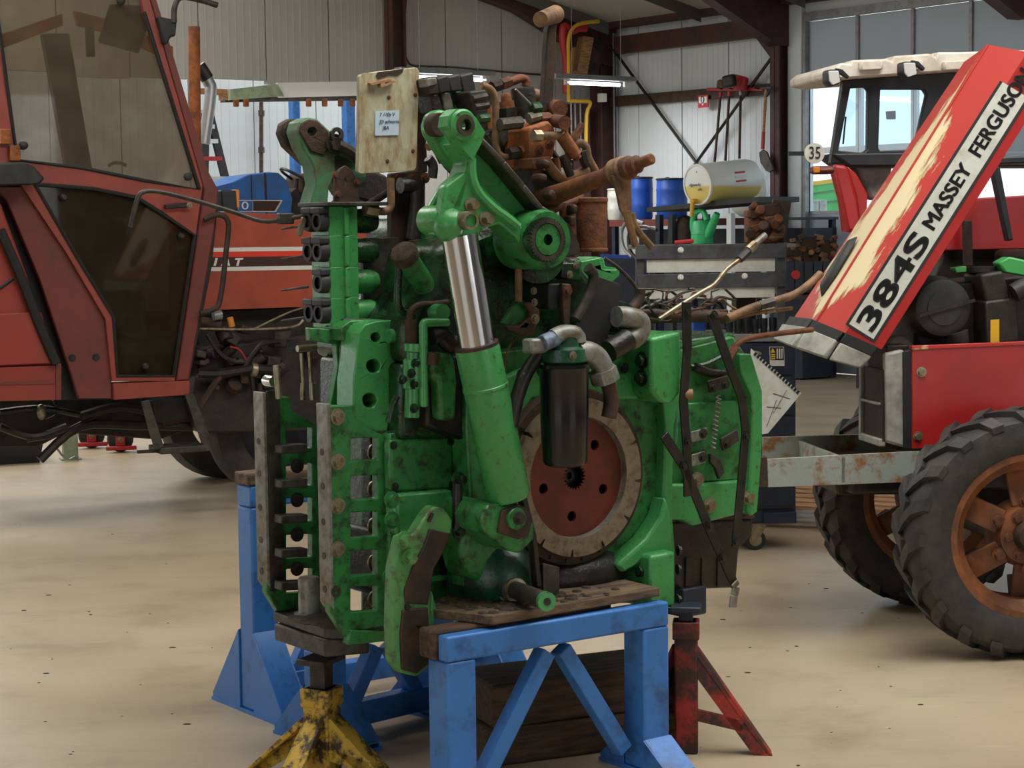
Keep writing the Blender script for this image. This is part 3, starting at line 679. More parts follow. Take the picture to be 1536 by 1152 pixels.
b = MB(); b.ball((x0 + .1, .42, zb + .03), .1, (1.2, 1.3, .12), 16, 8); b.out('mud', 'dirt', TR)
plate('lower_web', 'green', c6((455, 945), (592, 950), (592, 985), (440, 1000)), YP - .015, .03, bev=.005)
# ---- block with round bores beside the ladder
pb = c5((640, 720), (675, 672), (750, 652), (882, 646), (882, 760), (846, 790), (836, 1000), (812, 1110), (800, 1250), (610, 1250), (612, 980), (628, 860))
hb = [cpx(*one(c5((735, 742))), 7.6), cpx(*one(c5((722, 897))), 10.5), cpx(*one(c5((702, 1082))), 11)]
plate('bored_block', 'green_clean', pb, .215, .1, bev=.008, holes=hb)
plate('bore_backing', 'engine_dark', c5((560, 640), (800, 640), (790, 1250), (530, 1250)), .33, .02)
b = MB(); p = T.y(*one(c5((800, 735))), .2); b.cyl(p, p + Vector((.09, 0, 0)), .022, seg=16); b.out('side_boss', 'green_clean', TR)
plate('top_lid', 'green', c5((545, 690), (600, 650), (880, 640), (880, 655), (660, 668), (600, 760), (560, 760)), .29, .1, bev=.006)
plate('rear_web', 'green', c5((375, 690), (560, 700), (545, 1000), (520, 1210), (470, 1210), (530, 900), (520, 780), (380, 760)), .36, .03, bev=.004)
# small linkage with chrome bits behind the far ladder
for (x1, y1, x2, y2, r) in ((452, 530, 455, 575, .006), (464, 528, 467, 575, .006), (446, 523, 474, 521, .011), (414, 548, 418, 598, .010), (455, 575, 454, 600, .009), (468, 575, 469, 600, .009)):
    b = MB(); b.cyl(T.y(x1, y1, .55), T.y(x2, y2, .55), r, seg=10); b.out('link_rod', 'zinc', TR)
boss('cable_clevis', 'chrome', 411, 572, .018, .58, .05)
# ---- lower left bracket with brown wear
gb = c6((745, 505), (765, 488), (802, 497), (833, 540), (828, 585), (800, 650), (757, 730), (752, 880), (762, 1070), (700, 1116), (642, 1102), (612, 1062), (606, 940), (612, 720), (640, 600), (690, 590))
BR = plate('stabiliser_bracket', 'green_light', gb, -.02, .05, bev=.008)
plate('worn_patch', 'rust_dark', c6((748, 572), (826, 590), (802, 650), (762, 722), (742, 852), (660, 846), (655, 800), (690, 700), (725, 640)), -.028, .012, parent=BR, bev=.004)
plate('worn_patch', 'rust_dark', c6((648, 870), (742, 862), (745, 940), (700, 930), (745, 1000), (752, 1060), (700, 1105), (645, 1090), (640, 960)), -.028, .012, parent=BR, bev=.004)
b = MB(); p = T.y(*one(c6((668, 860))), -.03); b.cyl(p, p + Vector((0, .02, 0)), .009, seg=12); b.out('bolt_hole', 'engine_dark', BR)
b = MB(); p = T.y(*one(c6((748, 530))), -.024); b.bar(p + Vector((-.006, 0, -.012)), p + Vector((.008, 0, .012)), .008, .012); b.out('slot', 'engine_dark', BR)
bolts([T.y(*p, -.02) for p in c6((650, 612), (668, 676))], YN, .02, 'green_light', TR, h=.026)
bolts([T.y(*p, .09) for p in c6((605, 465), (605, 540), (600, 745))], YN, .02, 'green', TR, h=.02)
plate('bracket_web', 'green_clean', c6((755, 800), (772, 860), (756, 950), (742, 990)), .0, .06, bev=.004)
# little shock-absorber link
b = MB(); p, q = T.y(*one(k2((372, 345))), .0), T.y(*one(k2((368, 620))), .0); b.cyl(p, q, .016, seg=12); b.out('stay_rod', 'oily_black', TR)
bolts([p], YN, .018, 'green_oily', TR, h=.03); bolts([q], YN, .014, 'green_oily', TR, h=.03)
# ---- lift cylinder
CY = -.12
b = MB(); p, q = T.y(689, 352, CY), T.y(717, 524, CY); b.cyl(p, q, .054, seg=40); ROD = b.out('cylinder_rod', 'chrome', TR)
p, q = T.y(715, 518, CY), T.y(764, 748, CY)
b = MB(); b.lathe(p, q - p, [(0, .056), (0, .066), (.03, .068), (.255, .068), (.26, .071), (.275, .071), (.28, .068), (.97, .068), (1, .06)], 40); b.out('cylinder_barrel', 'green_clean', TR)
b = MB(); b.lathe(p - (q - p) * .008, (q - p) * .02, [(0, .055), (0, .067), (1, .067)], 40); b.out('wiper_seal', 'rust_dark', TR)
CL = plate('clevis', 'green', k2((520, 480), (600, 470), (735, 500), (775, 590), (778, 660), (700, 735), (640, 720), (510, 620), (500, 540)), CY - .03, .22, bev=.015)
plate('keeper_plate', 'rust_dark', k2((605, 510), (690, 475), (745, 500), (765, 560), (745, 640), (690, 660), (585, 625)), CY - .042, .012, parent=CL, bev=.003)
boss('pin_washer', 'green', *one(k2((685, 552))), .034, CY - .055, .02, parent=CL)
bolts([T.y(*one(k2((690, 550))), CY - .055)], YN, .015, 'steel_dark', CL, h=.02)
b = MB(); p = T.y(*one(k2((640, 870))), .0); b.ball(p + Vector((-.0, .1, .0)), .15, (.9, 1.1, .95), 20, 12); b.out('pivot_casting', 'green_teal', TR)
plate('mount_arm', 'green', k2((420, 500), (520, 540), (560, 640), (690, 730), (660, 860), (520, 900), (430, 860), (390, 700)), .0, .14, bev=.03)
b = MB(); p, q = T.y(*one(k2((672, 925))), -.06), T.y(*one(k2((836, 985))), -.30); b.cyl(p, q, .028, seg=24); b.out('draft_pin', 'steel_dark', TR)
d = (q - p).normalized(); b = MB(); b.cyl(q - d * .01, q + d * .006, .029, seg=24); b.out('pin_end', 'green_clean', TR)
b = MB(); b.cyl(q + d * .0, q + d * .008, .012, seg=12); b.out('pin_bore', 'engine_dark', TR)
b = MB(); b.lathe(p - d * .05, d * .06, [(0, .05), (.6, .05), (.6, .042), (1, .038)], 24); b.out('pin_collar', 'zinc', TR)
plate('oily_rag_line', 'oily_black', k2((700, 250), (740, 440), (790, 640), (820, 920), (790, 920), (770, 700), (715, 480), (685, 300)), -.09, .03, bev=.008)
# ---- near lift arm
ay = -.16
arm = c4((170, 420), (205, 352), (262, 352), (318, 395), (364, 466), (352, 520), (460, 630), (560, 745), (650, 862), (735, 895), (772, 1000), (745, 1095), (660, 1145), (575, 1095), (525, 1000), (440, 935), (352, 962), (330, 1012), (205, 1012), (150, 990), (190, 860), (262, 690), (286, 625), (225, 520))
web_ = c4((300, 560), (345, 505), (460, 622), (560, 742), (652, 856), (720, 900), (772, 1000), (745, 1095), (660, 1145), (575, 1095), (530, 990), (440, 900), (330, 800), (290, 700))
ARM = plate('lift_arm', 'green_clean', web_, ay + .10, .04, bev=.006)
flg = c4((225, 520), (290, 560), (330, 540), (303, 612), (297, 690), (322, 768), (398, 846), (475, 900), (535, 945), (600, 960), (600, 1060), (560, 1060), (520, 1000), (440, 935), (352, 962), (330, 1012), (205, 1012), (152, 990), (190, 860), (262, 690), (286, 625))
plate('arm_flange', 'green_clean', flg, ay + .02, .09, parent=ARM, bev=.01)
plate('web_fillet', 'green_clean', c4((297, 690), (322, 768), (398, 846), (475, 900), (535, 945), (560, 930), (490, 870), (420, 810), (350, 740), (318, 680)), ay + .07, .04, parent=ARM, bev=.012)
boss('arm_lug', 'green_clean', *one(c4((262, 430))), .046, ay - .012, .04, parent=ARM, prof=[(0, .024), (0, .040), (.15, .046), (1, .048)])
plate('lug_plate', 'green_clean', c4((172, 440), (180, 385), (215, 350), (264, 350), (318, 392), (366, 468), (345, 530), (303, 612), (266, 570), (225, 510)), ay, .05, parent=ARM, bev=.007, holes=[cpx(*one(c4((270, 432))), 7.5)])
boss('lug_bush', 'rust_dark', *one(c4((268, 432))), .03, ay - .016, .03, parent=ARM, prof=[(0, .019), (0, .031), (1, .031), (1, .019)])
plate('arm_lug', 'green_clean', c4((75, 440), (95, 375), (140, 350), (185, 365), (215, 420), (225, 480), (270, 560), (300, 610), (250, 680), (190, 640), (140, 570), (85, 480)), ay + .16, .05, parent=ARM, bev=.012)
boss('lug_bush', 'rust_dark', *one(c4((140, 430))), .036, ay + .13, .04, parent=ARM)
P = tp(c4((345, 505), (460, 622), (560, 742), (652, 856), (700, 885)), ay + .03); P = [v + Vector((0, .055, 0)) for v in P]; b = MB()
for i in range(len(P) - 1): b.bar(P[i], P[i + 1] + (P[i + 1] - P[i]) * .04, .02, .11)
b.out('top_rib', 'steel_dark', ARM, bev=.006)
P = tp(c4((292, 600), (296, 690), (325, 770), (400, 850), (475, 905), (530, 950)), ay + .02); b = MB(); b.tube(P, .016, 8, 4); b.out('lower_rib', 'green_clean', ARM)
plate('fork_cheek', 'green_clean', c4((165, 742), (262, 665), (290, 700), (240, 880), (225, 1005), (150, 1000), (140, 900)), ay + .02, .04, parent=ARM, bev=.008)
plate('fork_cheek', 'green_clean', c4((150, 735), (250, 650), (290, 700), (230, 870), (215, 1020), (120, 1005), (72, 940), (64, 880)), ay + .13, .025, parent=ARM, bev=.008)
boss('fork_boss', 'green_clean', *one(c4((172, 915))), .044, ay + .04, .10, parent=ARM)
boss('pin_ring', 'zinc', *one(c4((295, 918))), .027, ay - .045, .08, parent=ARM, prof=[(0, .019), (0, .027), (1, .028)])
boss('pin_core', 'green_clean', *one(c4((295, 918))), .02, ay - .038, .05, parent=ARM)
bolts([T.y(*p, ay + .02) for p in c4((288, 838), (362, 910))], YN, .017, 'zinc', ARM, h=.03)
b = MB(); b.ball(T.y(*one(c4((180, 940))), ay + .04), .040, (1.2, 1.4, 1.3)); b.out('rod_eye', 'green_clean', ARM)
hc = one(c4((685, 1015)))
boss('hub_collar', 'green', *hc, .092, ay - .0, .16, parent=ARM)
HB = boss('splined_ring', 'green_oily', *hc, .064, ay - .03, .1, parent=ARM, prof=[(0, .052), (0, .066), (1, .068)])
hp_ = T.y(*hc, ay - .032)
b = MB(); b.prism([hp_ + Vector((r * math.cos(a), 0, r * math.sin(a))) for i in range(72) for a, r in (((i / 72) * 2 * PI, .060 if i % 2 else .068),)], (0, .02, 0), holes=[circ(hp_, .05, 'y', 36)]); b.out('spline_teeth', 'steel_dark', HB)
boss('hub_face', 'green', *hc, .049, ay - .028, .06, parent=ARM, prof=[(0, .017), (0, .047), (.1, .05), (1, .05)])
plate('sector', 'steel_dark', c4((740, 900), (800, 940), (845, 1040), (850, 1085), (800, 1100), (740, 1110)), .02, .02, bev=.003)
b = MB(); p = T.y(*hc, ay + .1); b.cyl(p, p + Vector((0, .95, 0)), .075, seg=28); b.out('rockshaft', 'green_oily', TR)
# ---- far lift arm
fy = .80
FA = plate('lift_arm', 'green_worn', c3((292, 430), (310, 365), (365, 338), (425, 345), (530, 445), (575, 520), (690, 600), (760, 690), (760, 800), (600, 830), (540, 720), (505, 800), (495, 930), (375, 930), (420, 780), (400, 660), (330, 540)), fy, .08, bev=.012, holes=[cpx(*one(c3((392, 432))), 6.6)])
plate('arm_lug', 'rust_dark', c3((188, 440), (205, 375), (260, 345), (310, 350), (310, 470), (420, 700), (340, 640), (225, 530)), fy + .09, .05, parent=FA, bev=.012)
plate('lug_face', 'rust_dark', c3((305, 430), (322, 375), (370, 350), (425, 358), (500, 430), (510, 520), (470, 590), (380, 560)), fy - .006, .012, parent=FA, bev=.003, holes=[cpx(*one(c3((392, 432))), 6.6)])
b = MB(); P = tp(c3((560, 520), (640, 560), (700, 620)), fy - .02); b.tube(P, .02, 8, 2); b.out('arm_rib', 'rust_dark', FA)
b = MB(); p = T.y(*one(c3((560, 452))), fy - .03); b.prism(circ(p, .025, 'y', 18), (0, .012, 0), holes=[circ(p, .012, 'y', 14)]); b.bar(p + Vector((0, .006, -.02)), T.y(*one(c3((575, 520))), fy - .024), .03, .012); b.out('lifting_eye', 'steel_dark', FA)
bolts([T.y(*one(c3((540, 515))), fy - .01)], YN, .026, 'steel_dark', FA, h=.02)
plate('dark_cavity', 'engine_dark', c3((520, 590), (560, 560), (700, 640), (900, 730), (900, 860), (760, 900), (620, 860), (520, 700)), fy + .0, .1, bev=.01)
# ---- stack of remote valves with dust caps
vx = T.x(*one(c5((485, 100))), -.34).x if False else T.y(*one(c5((485, 300))), .36).x
ysec = ((40, 190), (196, 360), (368, 528), (534, 690))
ST_ = []
for k, (y0, y1) in enumerate(ysec):
    zt_, zb_ = T.y(*one(c5((490, y0))), .36).z, T.y(*one(c5((490, y1))), .36).z
    b = MB(); b.bx((vx, .36, zb_ - .004), (vx + .105, .475, zt_ + .004)); V = b.out('valve_section', 'green_clean', TR, bev=.004); ST_.append(V)
    b = MB(); b.bx((vx + .05, .348, zb_), (vx + .066, .37, zt_)); b.out('edge_rib', 'green_clean', V, bev=.003)
    b = MB(); zc = (zt_ + zb_) / 2; b.lathe((vx + .1, .40, zc), (.09, 0, 0), [(0, .038), (.7, .04), (1, .03)], 20); b.out('end_cap', ('green_oily', 'green_oily', 'green', 'green_clean')[k], V)
    for j, yy in enumerate((.387, .447)):
        c_ = Vector((vx - .001, yy, zc))
        if k == 2 and j == 1:
            b = MB(); b.cyl(c_, c_ + Vector((.006, 0, 0)), .024, seg=18); b.out('open_port', 'engine_dark', V); continue
        b = MB(); b.lathe(c_ + Vector((-.03, 0, 0)), (.03, 0, 0), [(0, .019), (0, .030), (.4, .033), (1, .033)], 18, caps=False); b.out('dust_cap', 'black_rubber', V)
        b = MB(); b.cyl(c_ + Vector((-.02, 0, 0)), c_, .017, seg=14); b.out('cap_bore', 'engine_dark', V)
        b = MB(); b.bx((vx - .036, yy - .03, zc + .024), (vx, yy + .03, zc + .044)); b.out('cap_hinge', 'black_rubber', V, bev=.004)
    b = MB(); p = T.x(*one(c5((370, (y0 + y1) / 2 + 20))), vx); b.cyl(p, p + Vector((-.06, .07, -.012)), .005, .003, seg=6); b.out('lever_tip', 'steel_dark', V)
b = MB(); zt_ = T.y(*one(c5((490, 32))), .36).z; b.bx((vx - .02, .33, zt_), (vx + .2, .52, zt_ + .012)); b.out('top_bracket', 'steel_dark', TR, bev=.002)
plate('pivot_plate', 'rust_dark', c3((540, 905), (545, 730), (575, 680), (615, 655), (660, 690), (690, 760), (712, 910)), .38, .012, bev=.003, holes=[[*c3((612, 740), (624, 765), (612, 795), (600, 765))]])
bolts([T.y(*p, .38) for p in c3((545, 720), (690, 765), (560, 850))], YN, .009, 'rust', TR)
pipe('hose_fitting', 'zinc', c3((740, 945), (820, 960)), .36, .022, sm=0, seg=6)
pipe('pressure_pipe', 'hose', c3((820, 960), (880, 960), (912, 930), (915, 860), (912, 740)), .36, .013)
# long bent control rod pointing left
p0 = [(530, 262), (505, 300), (470, 320), (430, 328), (395, 332), (350, 318), (290, 300), (240, 288), (215, 288), (205, 302), (196, 340)]
b = MB(); b.tube([T.y(p[0], p[1], .40 + .30 * min(1, i / 7)) for i, p in enumerate(p0)], .0075, 10, 4); RODL = b.out('control_rod', 'steel_dark', TR)
b = MB(); q = T.y(428, 328, .53); b.box(q, (.05, .03, .035)); b.out('rod_clamp', 'steel_dark', TR, bev=.004)
b = MB(); q = T.y(452, 340, .45); b.box(q, (.02, .01, .06), Matrix.Rotation(.4, 3, 'Y')); b.out('rod_tab', 'zinc', TR, bev=.003)
# ---- mast behind the plywood board
plate('mast_plate', 'rust_dark', c3((918, 710), (1080, 690), (1145, 700), (1145, 1300), (1000, 1500), (918, 1500)), .42, .03, bev=.004)
plate('mast_bar', 'rust_dark', [(626, 128), (636, 130), (642, 258), (628, 262)], .44, .05, bev=.004)
plate('cover_plate', 'steel_dark', c5((668, 205), (860, 200), (850, 640), (668, 632)), .40, .02, bev=.003)
pipe('mast_hose', 'oily_black', c3((975, 790), (1060, 790), (1085, 830), (1080, 960), (1060, 1150)), .38, .026)
bolts([T.y(*p, .42) for p in c3((955, 740), (1050, 745), (1140, 740))], YN, .013, 'rust', TR)
pipe('strut', 'rust_dark', c3((760, 920), (905, 830)), .45, .012, sm=0)
pipe('side_rod', 'rust_dark', [(622, 360), (627, 430), (632, 520)], .34, .02)
# filler tube
p, q = T.y(608, 384, .12), T.y(652, 450, .2)
b = MB(); b.cyl(p, q, .034, seg=20); b.out('filler_tube', 'green', TR)
d = (p - q).normalized(); b = MB(); b.lathe(p - d * .01, d * .04, [(0, .042), (.6, .044), (.85, .038), (1, .02)], 20); b.out('filler_cap', 'dirt', TR)
pipe('drain_pipe', 'green_oily', k1((70, 270), (60, 400), (70, 490), (120, 520)), .16, .012)
pipe('brake_pipe', 'rust_dark', k1((130, 560), (135, 510), (180, 475), (260, 470), (340, 460)), .10, .011)
b = MB(); p = T.y(*one(k1((138, 610))), .1); b.cyl(p + Vector((0, 0, -.05)), p + Vector((0, 0, .03)), .02, seg=6); b.out('pipe_nut', 'rust_dark', TR)
# slim green valve body
b = MB(); p, q = T.y(*one(k1((150, 690))), .08), T.y(*one(k1((140, 1100))), .08)
b.lathe(p, q - p, [(0, .03), (.1, .03), (.12, .022), (.2, .022), (.22, .032), (.6, .03), (.62, .024), (1, .024)], 16); b.out('trailer_valve', 'green_clean', TR)
bolts([T.y(*p, .055) for p in k1((157, 800), (135, 855), (150, 915), (85, 890), (150, 1050))], YN, .011, 'green_oily', TR, h=.014)
pipe('valve_pipe', 'green_clean', k1((340, 572), (240, 572), (207, 580), (205, 640), (205, 1040)), .05, .014)
pipe('valve_pipe', 'green_oily', k1((60, 980), (30, 1040), (10, 1130)), .07, .01)
pipe('oil_hose', 'oily_black', k1((250, 650), (300, 640), (350, 690), (390, 690)), .06, .028)
b = MB(); p = T.y(*one(k1((315, 515))), .05); b.cyl(p, p + Vector((0, .05, 0)), .026, seg=20); b.out('plug', 'green_clean', TR)
plate('stub_casting', 'green', k1((240, 740), (380, 730), (400, 900), (390, 1120), (300, 1120), (290, 900), (240, 880)), .045, .06, bev=.02)
b = MB(); b.cyl(T.y(*one(k1((262, 740))), .03), T.y(*one(k1((256, 810))), .03), .02, seg=12); b.out('link_stub', 'rust_dark', TR)
# ---- things round the tan rod
pipe('pull_rod', 'hose', k1((733, 120), (736, 455)), -.03, .0115, sm=0)
plate('latch_plate', 'green', k1((650, 575), (700, 490), (770, 450), (780, 500), (760, 560), (700, 590)), -.01, .02, bev=.003)
plate('trigger', 'rust_dark', k1((765, 465), (800, 455), (855, 500), (858, 560), (830, 600), (830, 640), (760, 650), (680, 620), (670, 590), (740, 590), (800, 540), (800, 510)), -.04, .02, bev=.006)
bolts([T.y(*one(k1((825, 552))), -.04)], YN, .012, 'zinc', TR)
pipe('bent_wire', 'rust', k1((720, 650), (670, 740), (655, 850), (660, 900)), -.02, .003, seg=6)
plate('black_bracket', 'black_rubber', k3((190, 200), (335, 198), (335, 375), (190, 375)), .0, .1, bev=.006)
plate('rusty_lever', 'rust_dark', k3((280, 200), (340, 205), (330, 510), (295, 510)), -.03, .02, bev=.004)
bolts([T.y(*one(k3((315, 248))), -.03)], YN, .013, 'rust', TR)
plate('small_block', 'green_oily', k3((275, 65), (405, 60), (405, 185), (275, 165)), .0, .06, bev=.006)
bolts([T.y(*p, .0) for p in k3((372, 80), (330, 140), (90, 250), (95, 325))], YN, .009, 'zinc', TR)
plate('flat_panel', 'black_rubber', k3((515, 150), (655, 200), (680, 235), (640, 400), (570, 580), (510, 635), (360, 490)), -.02, .008, bev=.002)
pipe('curved_handle', 'steel_dark', k3((450, 95), (490, 150), (470, 240), (420, 350), (370, 440)), -.03, .018)
plate('green_lug', 'green_clean', k3((500, 20), (560, 30), (570, 85), (660, 100), (660, 135), (600, 190), (490, 135)), .2, .1, bev=.006)
b = MB(); b.cyl(T.y(*one(k3((120, 30))), -.05), T.y(*one(k3((120, 30))), .2), .08, seg=20); b.out('shaft_boss', 'green_oily', TR)
# ---- oil filter
fp = T.y(846, 546, -.20); rf = .072
b = MB(); zb_ = T.y(838, 700, -.20).z
h_ = fp.z - zb_
b.lathe((fp.x, fp.y, zb_), (.0, 0, h_), [(0, .05), (.02, .064), (.06, .07), (.5, .074), (.95, .076), (.965, .079), (1, .076)], 36); b.out('oil_filter', 'black_gloss', TR)
b = MB(); b.lathe((fp.x, fp.y, fp.z), (0, 0, .09), [(0, .06), (.1, .07), (.5, .066), (.6, .05), (1, .04)], 28); b.out('filter_head', 'green_teal', TR)
bolts([fp + Vector((-.02, -.07, .03))], YN, .01, 'zinc', TR)
F_ = lambda *p: [T.y(q[0], q[1], -.22) for q in k3(*p)]
b = MB(); b.tube(F_((380, 660), (440, 655), (500, 680), (540, 740), (555, 800)), .034, 14, 4); b.out('elbow', 'steel_bare', TR)
b = MB(); P = F_((545, 770), (570, 850)); b.cyl(P[0], P[1], .046, seg=8); b.out('hose_nut', 'steel_bare', TR)
b = MB(); b.tube(F_((575, 840), (600, 920), (605, 1000), (590, 1090)), .024, 12, 3); b.out('filter_hose', 'rust_dark', TR)
b = MB(); b.tube(F_((220, 560), (290, 530), (370, 540), (385, 590)), .026, 12, 3); b.out('inlet_pipe', 'steel_bare', TR)
b = MB(); b.tube(F_((150, 600), (240, 560)), .026, 10, 0); b.out('tape_wrap', 'blue_tape', TR)
b = MB(); b.box(T.y(*one(k3((95, 615))), -.2), (.06, .05, .045)); b.out('inlet_block', 'steel_bare', TR, bev=.008)
b = MB(); b.tube([T.y(*p, -.16) for p in k3((180, 620), (120, 680), (70, 750), (30, 820), (0, 900), (-30, 1000), (-60, 1150))], .022, 12, 3); b.out('oil_line', 'oily_black', TR)
# exhaust-like elbow to the right of the flat panel
b = MB(); b.tube([T.y(*p, -.05) for p in k3((640, 420), (720, 425), (790, 450), (800, 510), (760, 560), (690, 590))], .034, 14, 4); b.out('return_elbow', 'steel_bare', TR)
b = MB(); b.tube([T.y(*p, -.09) for p in k3((720, 570), (640, 620), (590, 650))], .036, 14, 2); b.out('corrugated_sleeve', 'oily_black', TR)
b = MB(); b.cyl(T.y(*one(k3((690, 420))), .0), T.y(*one(k3((620, 440))), .2), .045, seg=16); b.out('green_stub', 'green_oily', TR)
pipe('thin_cable', 'steel_dark', k3((560, 30), (670, 110), (760, 210), (800, 290)), .1, .006, seg=6)
pipe('curved_link', 'rust_dark', k3((800, 240), (790, 310), (740, 370), (700, 400)), .05, .018)

bolts([T.y(*p, .05) for p in ((782, 562), (812, 556), (935, 552))], YN, .014, 'green_oily', TR, h=.014)
bolts([T.y(*p, .16) for p in ((590, 668), (676, 662), (592, 730), (678, 727))], YN, .010, 'green_oily', TR, h=.010)
plate('cover_rib', 'green', [(640, 812), (690, 806), (690, 814), (640, 820)], .165, .02, bev=.004)
plate('cover_rib', 'green', [(640, 865), (692, 860), (692, 868), (640, 873)], .165, .02, bev=.004)
# ---- valve and hose cluster on top
Yc = .30
for k, (cx, cy, w_, h_, mt) in enumerate(((93, 228, 56, 95, 'engine_dark'), (148, 220, 58, 90, 'black_rubber'), (206, 214, 60, 88, 'black_rubber'), (272, 212, 66, 100, 'black_rubber'))):
    P = c4((cx - w_ / 2, cy - h_ / 2 + 18), (cx + w_ / 2, cy - h_ / 2), (cx + w_ / 2 + 16, cy + h_ / 2), (cx - w_ / 2 + 16, cy + h_ / 2 + 8))
    S = plate('solenoid_coil', mt, P, Yc + .02 * k, .10, bev=.006)
    P = c4((cx - w_ / 2 + 20, cy + h_ / 2), (cx + w_ / 2 + 10, cy + h_ / 2 - 4), (cx + w_ / 2 + 34, cy + h_ / 2 + 90), (cx - w_ / 2 + 40, cy + h_ / 2 + 96))
    plate('coil_body', ('engine_dark', 'steel_bare', 'green', 'white_paint')[k], P, Yc + .03 + .02 * k, .08, bev=.006)
plate('coil_top', 'steel_bare', c4((66, 196), (118, 190), (124, 226), (72, 240)), Yc - .004, .05, bev=.004)
plate('manifold', 'oily_black', c4((90, 330), (330, 300), (420, 260), (430, 460), (400, 600), (360, 520), (300, 400), (140, 400)), .40, .2, bev=.01)
plate('valve_bank', 'engine_dark', c4((285, 262), (395, 245), (425, 430), (405, 560), (350, 490), (325, 380)), .27, .2, bev=.008)
plate('pump_body', 'engine_dark', c4((370, 480), (450, 440), (560, 400), (620, 520), (640, 700), (640, 830), (560, 740), (460, 630)), .22, .35, bev=.02)
plate('wedge_plate', 'steel_dark', c4((440, 400), (555, 385), (540, 440), (460, 545), (440, 500)), .2, .03, bev=.004)
pipe('steel_pipe', 'hose', c4((345, 230), (385, 245), (412, 280), (418, 340), (418, 500), (425, 560), (450, 592), (490, 592)), .15, .0115, sm=4)
pipe('hex_fitting', 'rust_dark', c4((485, 580), (535, 572)), .14, .02, sm=0, seg=6)
pipe('hex_fitting', 'rust', c4((540, 570), (600, 548)), .13, .02, sm=0, seg=8)
pipe('rubber_hose', 'hose', c4((590, 545), (645, 580), (690, 640), (740, 695), (800, 695), (885, 665)), .10, .017)
pipe('top_pipe', 'rust', c4((390, 240), (450, 222), (500, 212), (545, 195), (572, 205), (570, 235)), .32, .0145)
pipe('pipe_union', 'rust_dark', c4((400, 240), (440, 226)), .31, .02, sm=0, seg=8)
pipe('pipe_union', 'rust', c4((445, 226), (490, 212)), .31, .02, sm=0, seg=6)
b = MB(); p, q = T.y(*one(c4((552, 240))), .28), T.y(*one(c4((570, 400))), .28); b.lathe(p, q - p, [(0, .03), (.03, .038), (.1, .04), (1, .043)], 24); b.out('accumulator', 'engine_dark', TR)
b = MB(); p, q = T.y(*one(c4((468, 270))), .26), T.y(*one(c4((478, 350))), .26); b.lathe(p, q - p, [(0, .014), (.1, .018), (.5, .018), (.5, .024), (1, .025)], 14); b.out('relief_valve', 'rust_orange', TR)
b = MB(); p, q = T.y(*one(c4((478, 345))), .25), T.y(*one(c4((485, 400))), .25); b.cyl(p, q, .032, seg=6); b.out('valve_nut', 'oily_black', TR)
b = MB(); p, q = T.y(*one(c4((395, 330))), .22), T.y(*one(c4((398, 450))), .22); b.cyl(p, q, .013, seg=6); b.out('rusty_stud', 'rust_orange', TR)
pipe('pump_elbow', 'hose', c4((600, 280), (640, 290), (670, 320), (715, 350)), .3, .024)
b = MB(); b.cyl(T.y(*one(c4((690, 345))), .24), T.y(*one(c4((745, 350))), .10), .03, .027, seg=16); b.out('flange_end', 'rust', TR)
plate('servo_block', 'rust_orange', c4((592, 445), (690, 408), (722, 450), (730, 520), (712, 595), (660, 655), (610, 655), (600, 580)), .08, .18, bev=.01)
plate('servo_cover', 'rust', c4((605, 600), (700, 590), (690, 650), (640, 660), (605, 655)), .06, .1, bev=.006)
bolts([T.y(*p, .08) for p in c4((690, 532), (640, 560), (620, 470))], YN, .012, 'rust', TR)
pipe('spool', 'hose', c4((612, 488), (640, 488), (770, 486)), .05, .0135, sm=0, seg=12)
pipe('spool_nut', 'zinc', c4((610, 488), (648, 488)), .045, .019, sm=0, seg=6)
pipe('plunger', 'rust_orange', c4((752, 480), (822, 585)), .05, .022, sm=0, seg=14)
pipe('plunger_tip', 'rust', c4((815, 572), (835, 600)), .05, .016, sm=0, seg=8)
b = MB(); b.cyl(T.y(*one(c4((715, 410))), .12), T.y(*one(c4((770, 420))), .02), .022, seg=14); b.out('plug_housing', 'rust', TR)
pipe('u_hose', 'hose', c4((800, 530), (840, 520), (878, 545), (890, 600), (925, 665)), .12, .0135)
pipe('u_hose', 'rust_dark', c4((860, 565), (870, 610), (885, 640)), .08, .018, seg=8)
plate('fin', 'rust', c4((805, 500), (860, 418), (872, 425), (860, 480), (815, 520)), .1, .02, bev=.003)
pipe('return_line', 'rust', c4((760, 400), (770, 460), (755, 520)), .2, .012)
pipe('wire_loom', 'oily_black', c4((760, 590), (780, 640), (800, 690)), .05, .014)
plate('gear_cover', 'engine_dark', c4((600, 640), (720, 660), (800, 700), (860, 800), (820, 870), (700, 870), (640, 830)), .12, .25, bev=.02)
for (x, y, s) in ((640, 700, .03), (690, 790, .035), (800, 860, .03), (790, 920, .035), (660, 630, .03)):
    b = MB(); b.box(T.y(*one(c4((x, y))), .04), (s * 1.0, .05, s * .8), Matrix.Rotation(x * .01, 3, 'Y')); b.out('casting_lump', 'rust_dark', TR, bev=.008)
for (x0, y0, x1, y1, r) in ((760, 830, 770, 990, .014), (800, 860, 805, 990, .016), (690, 870, 860, 800, .013), (700, 880, 690, 960, .02)):
    pipe('link_pipe', 'rust', c4((x0, y0), (x1, y1)), .06, r, sm=0)
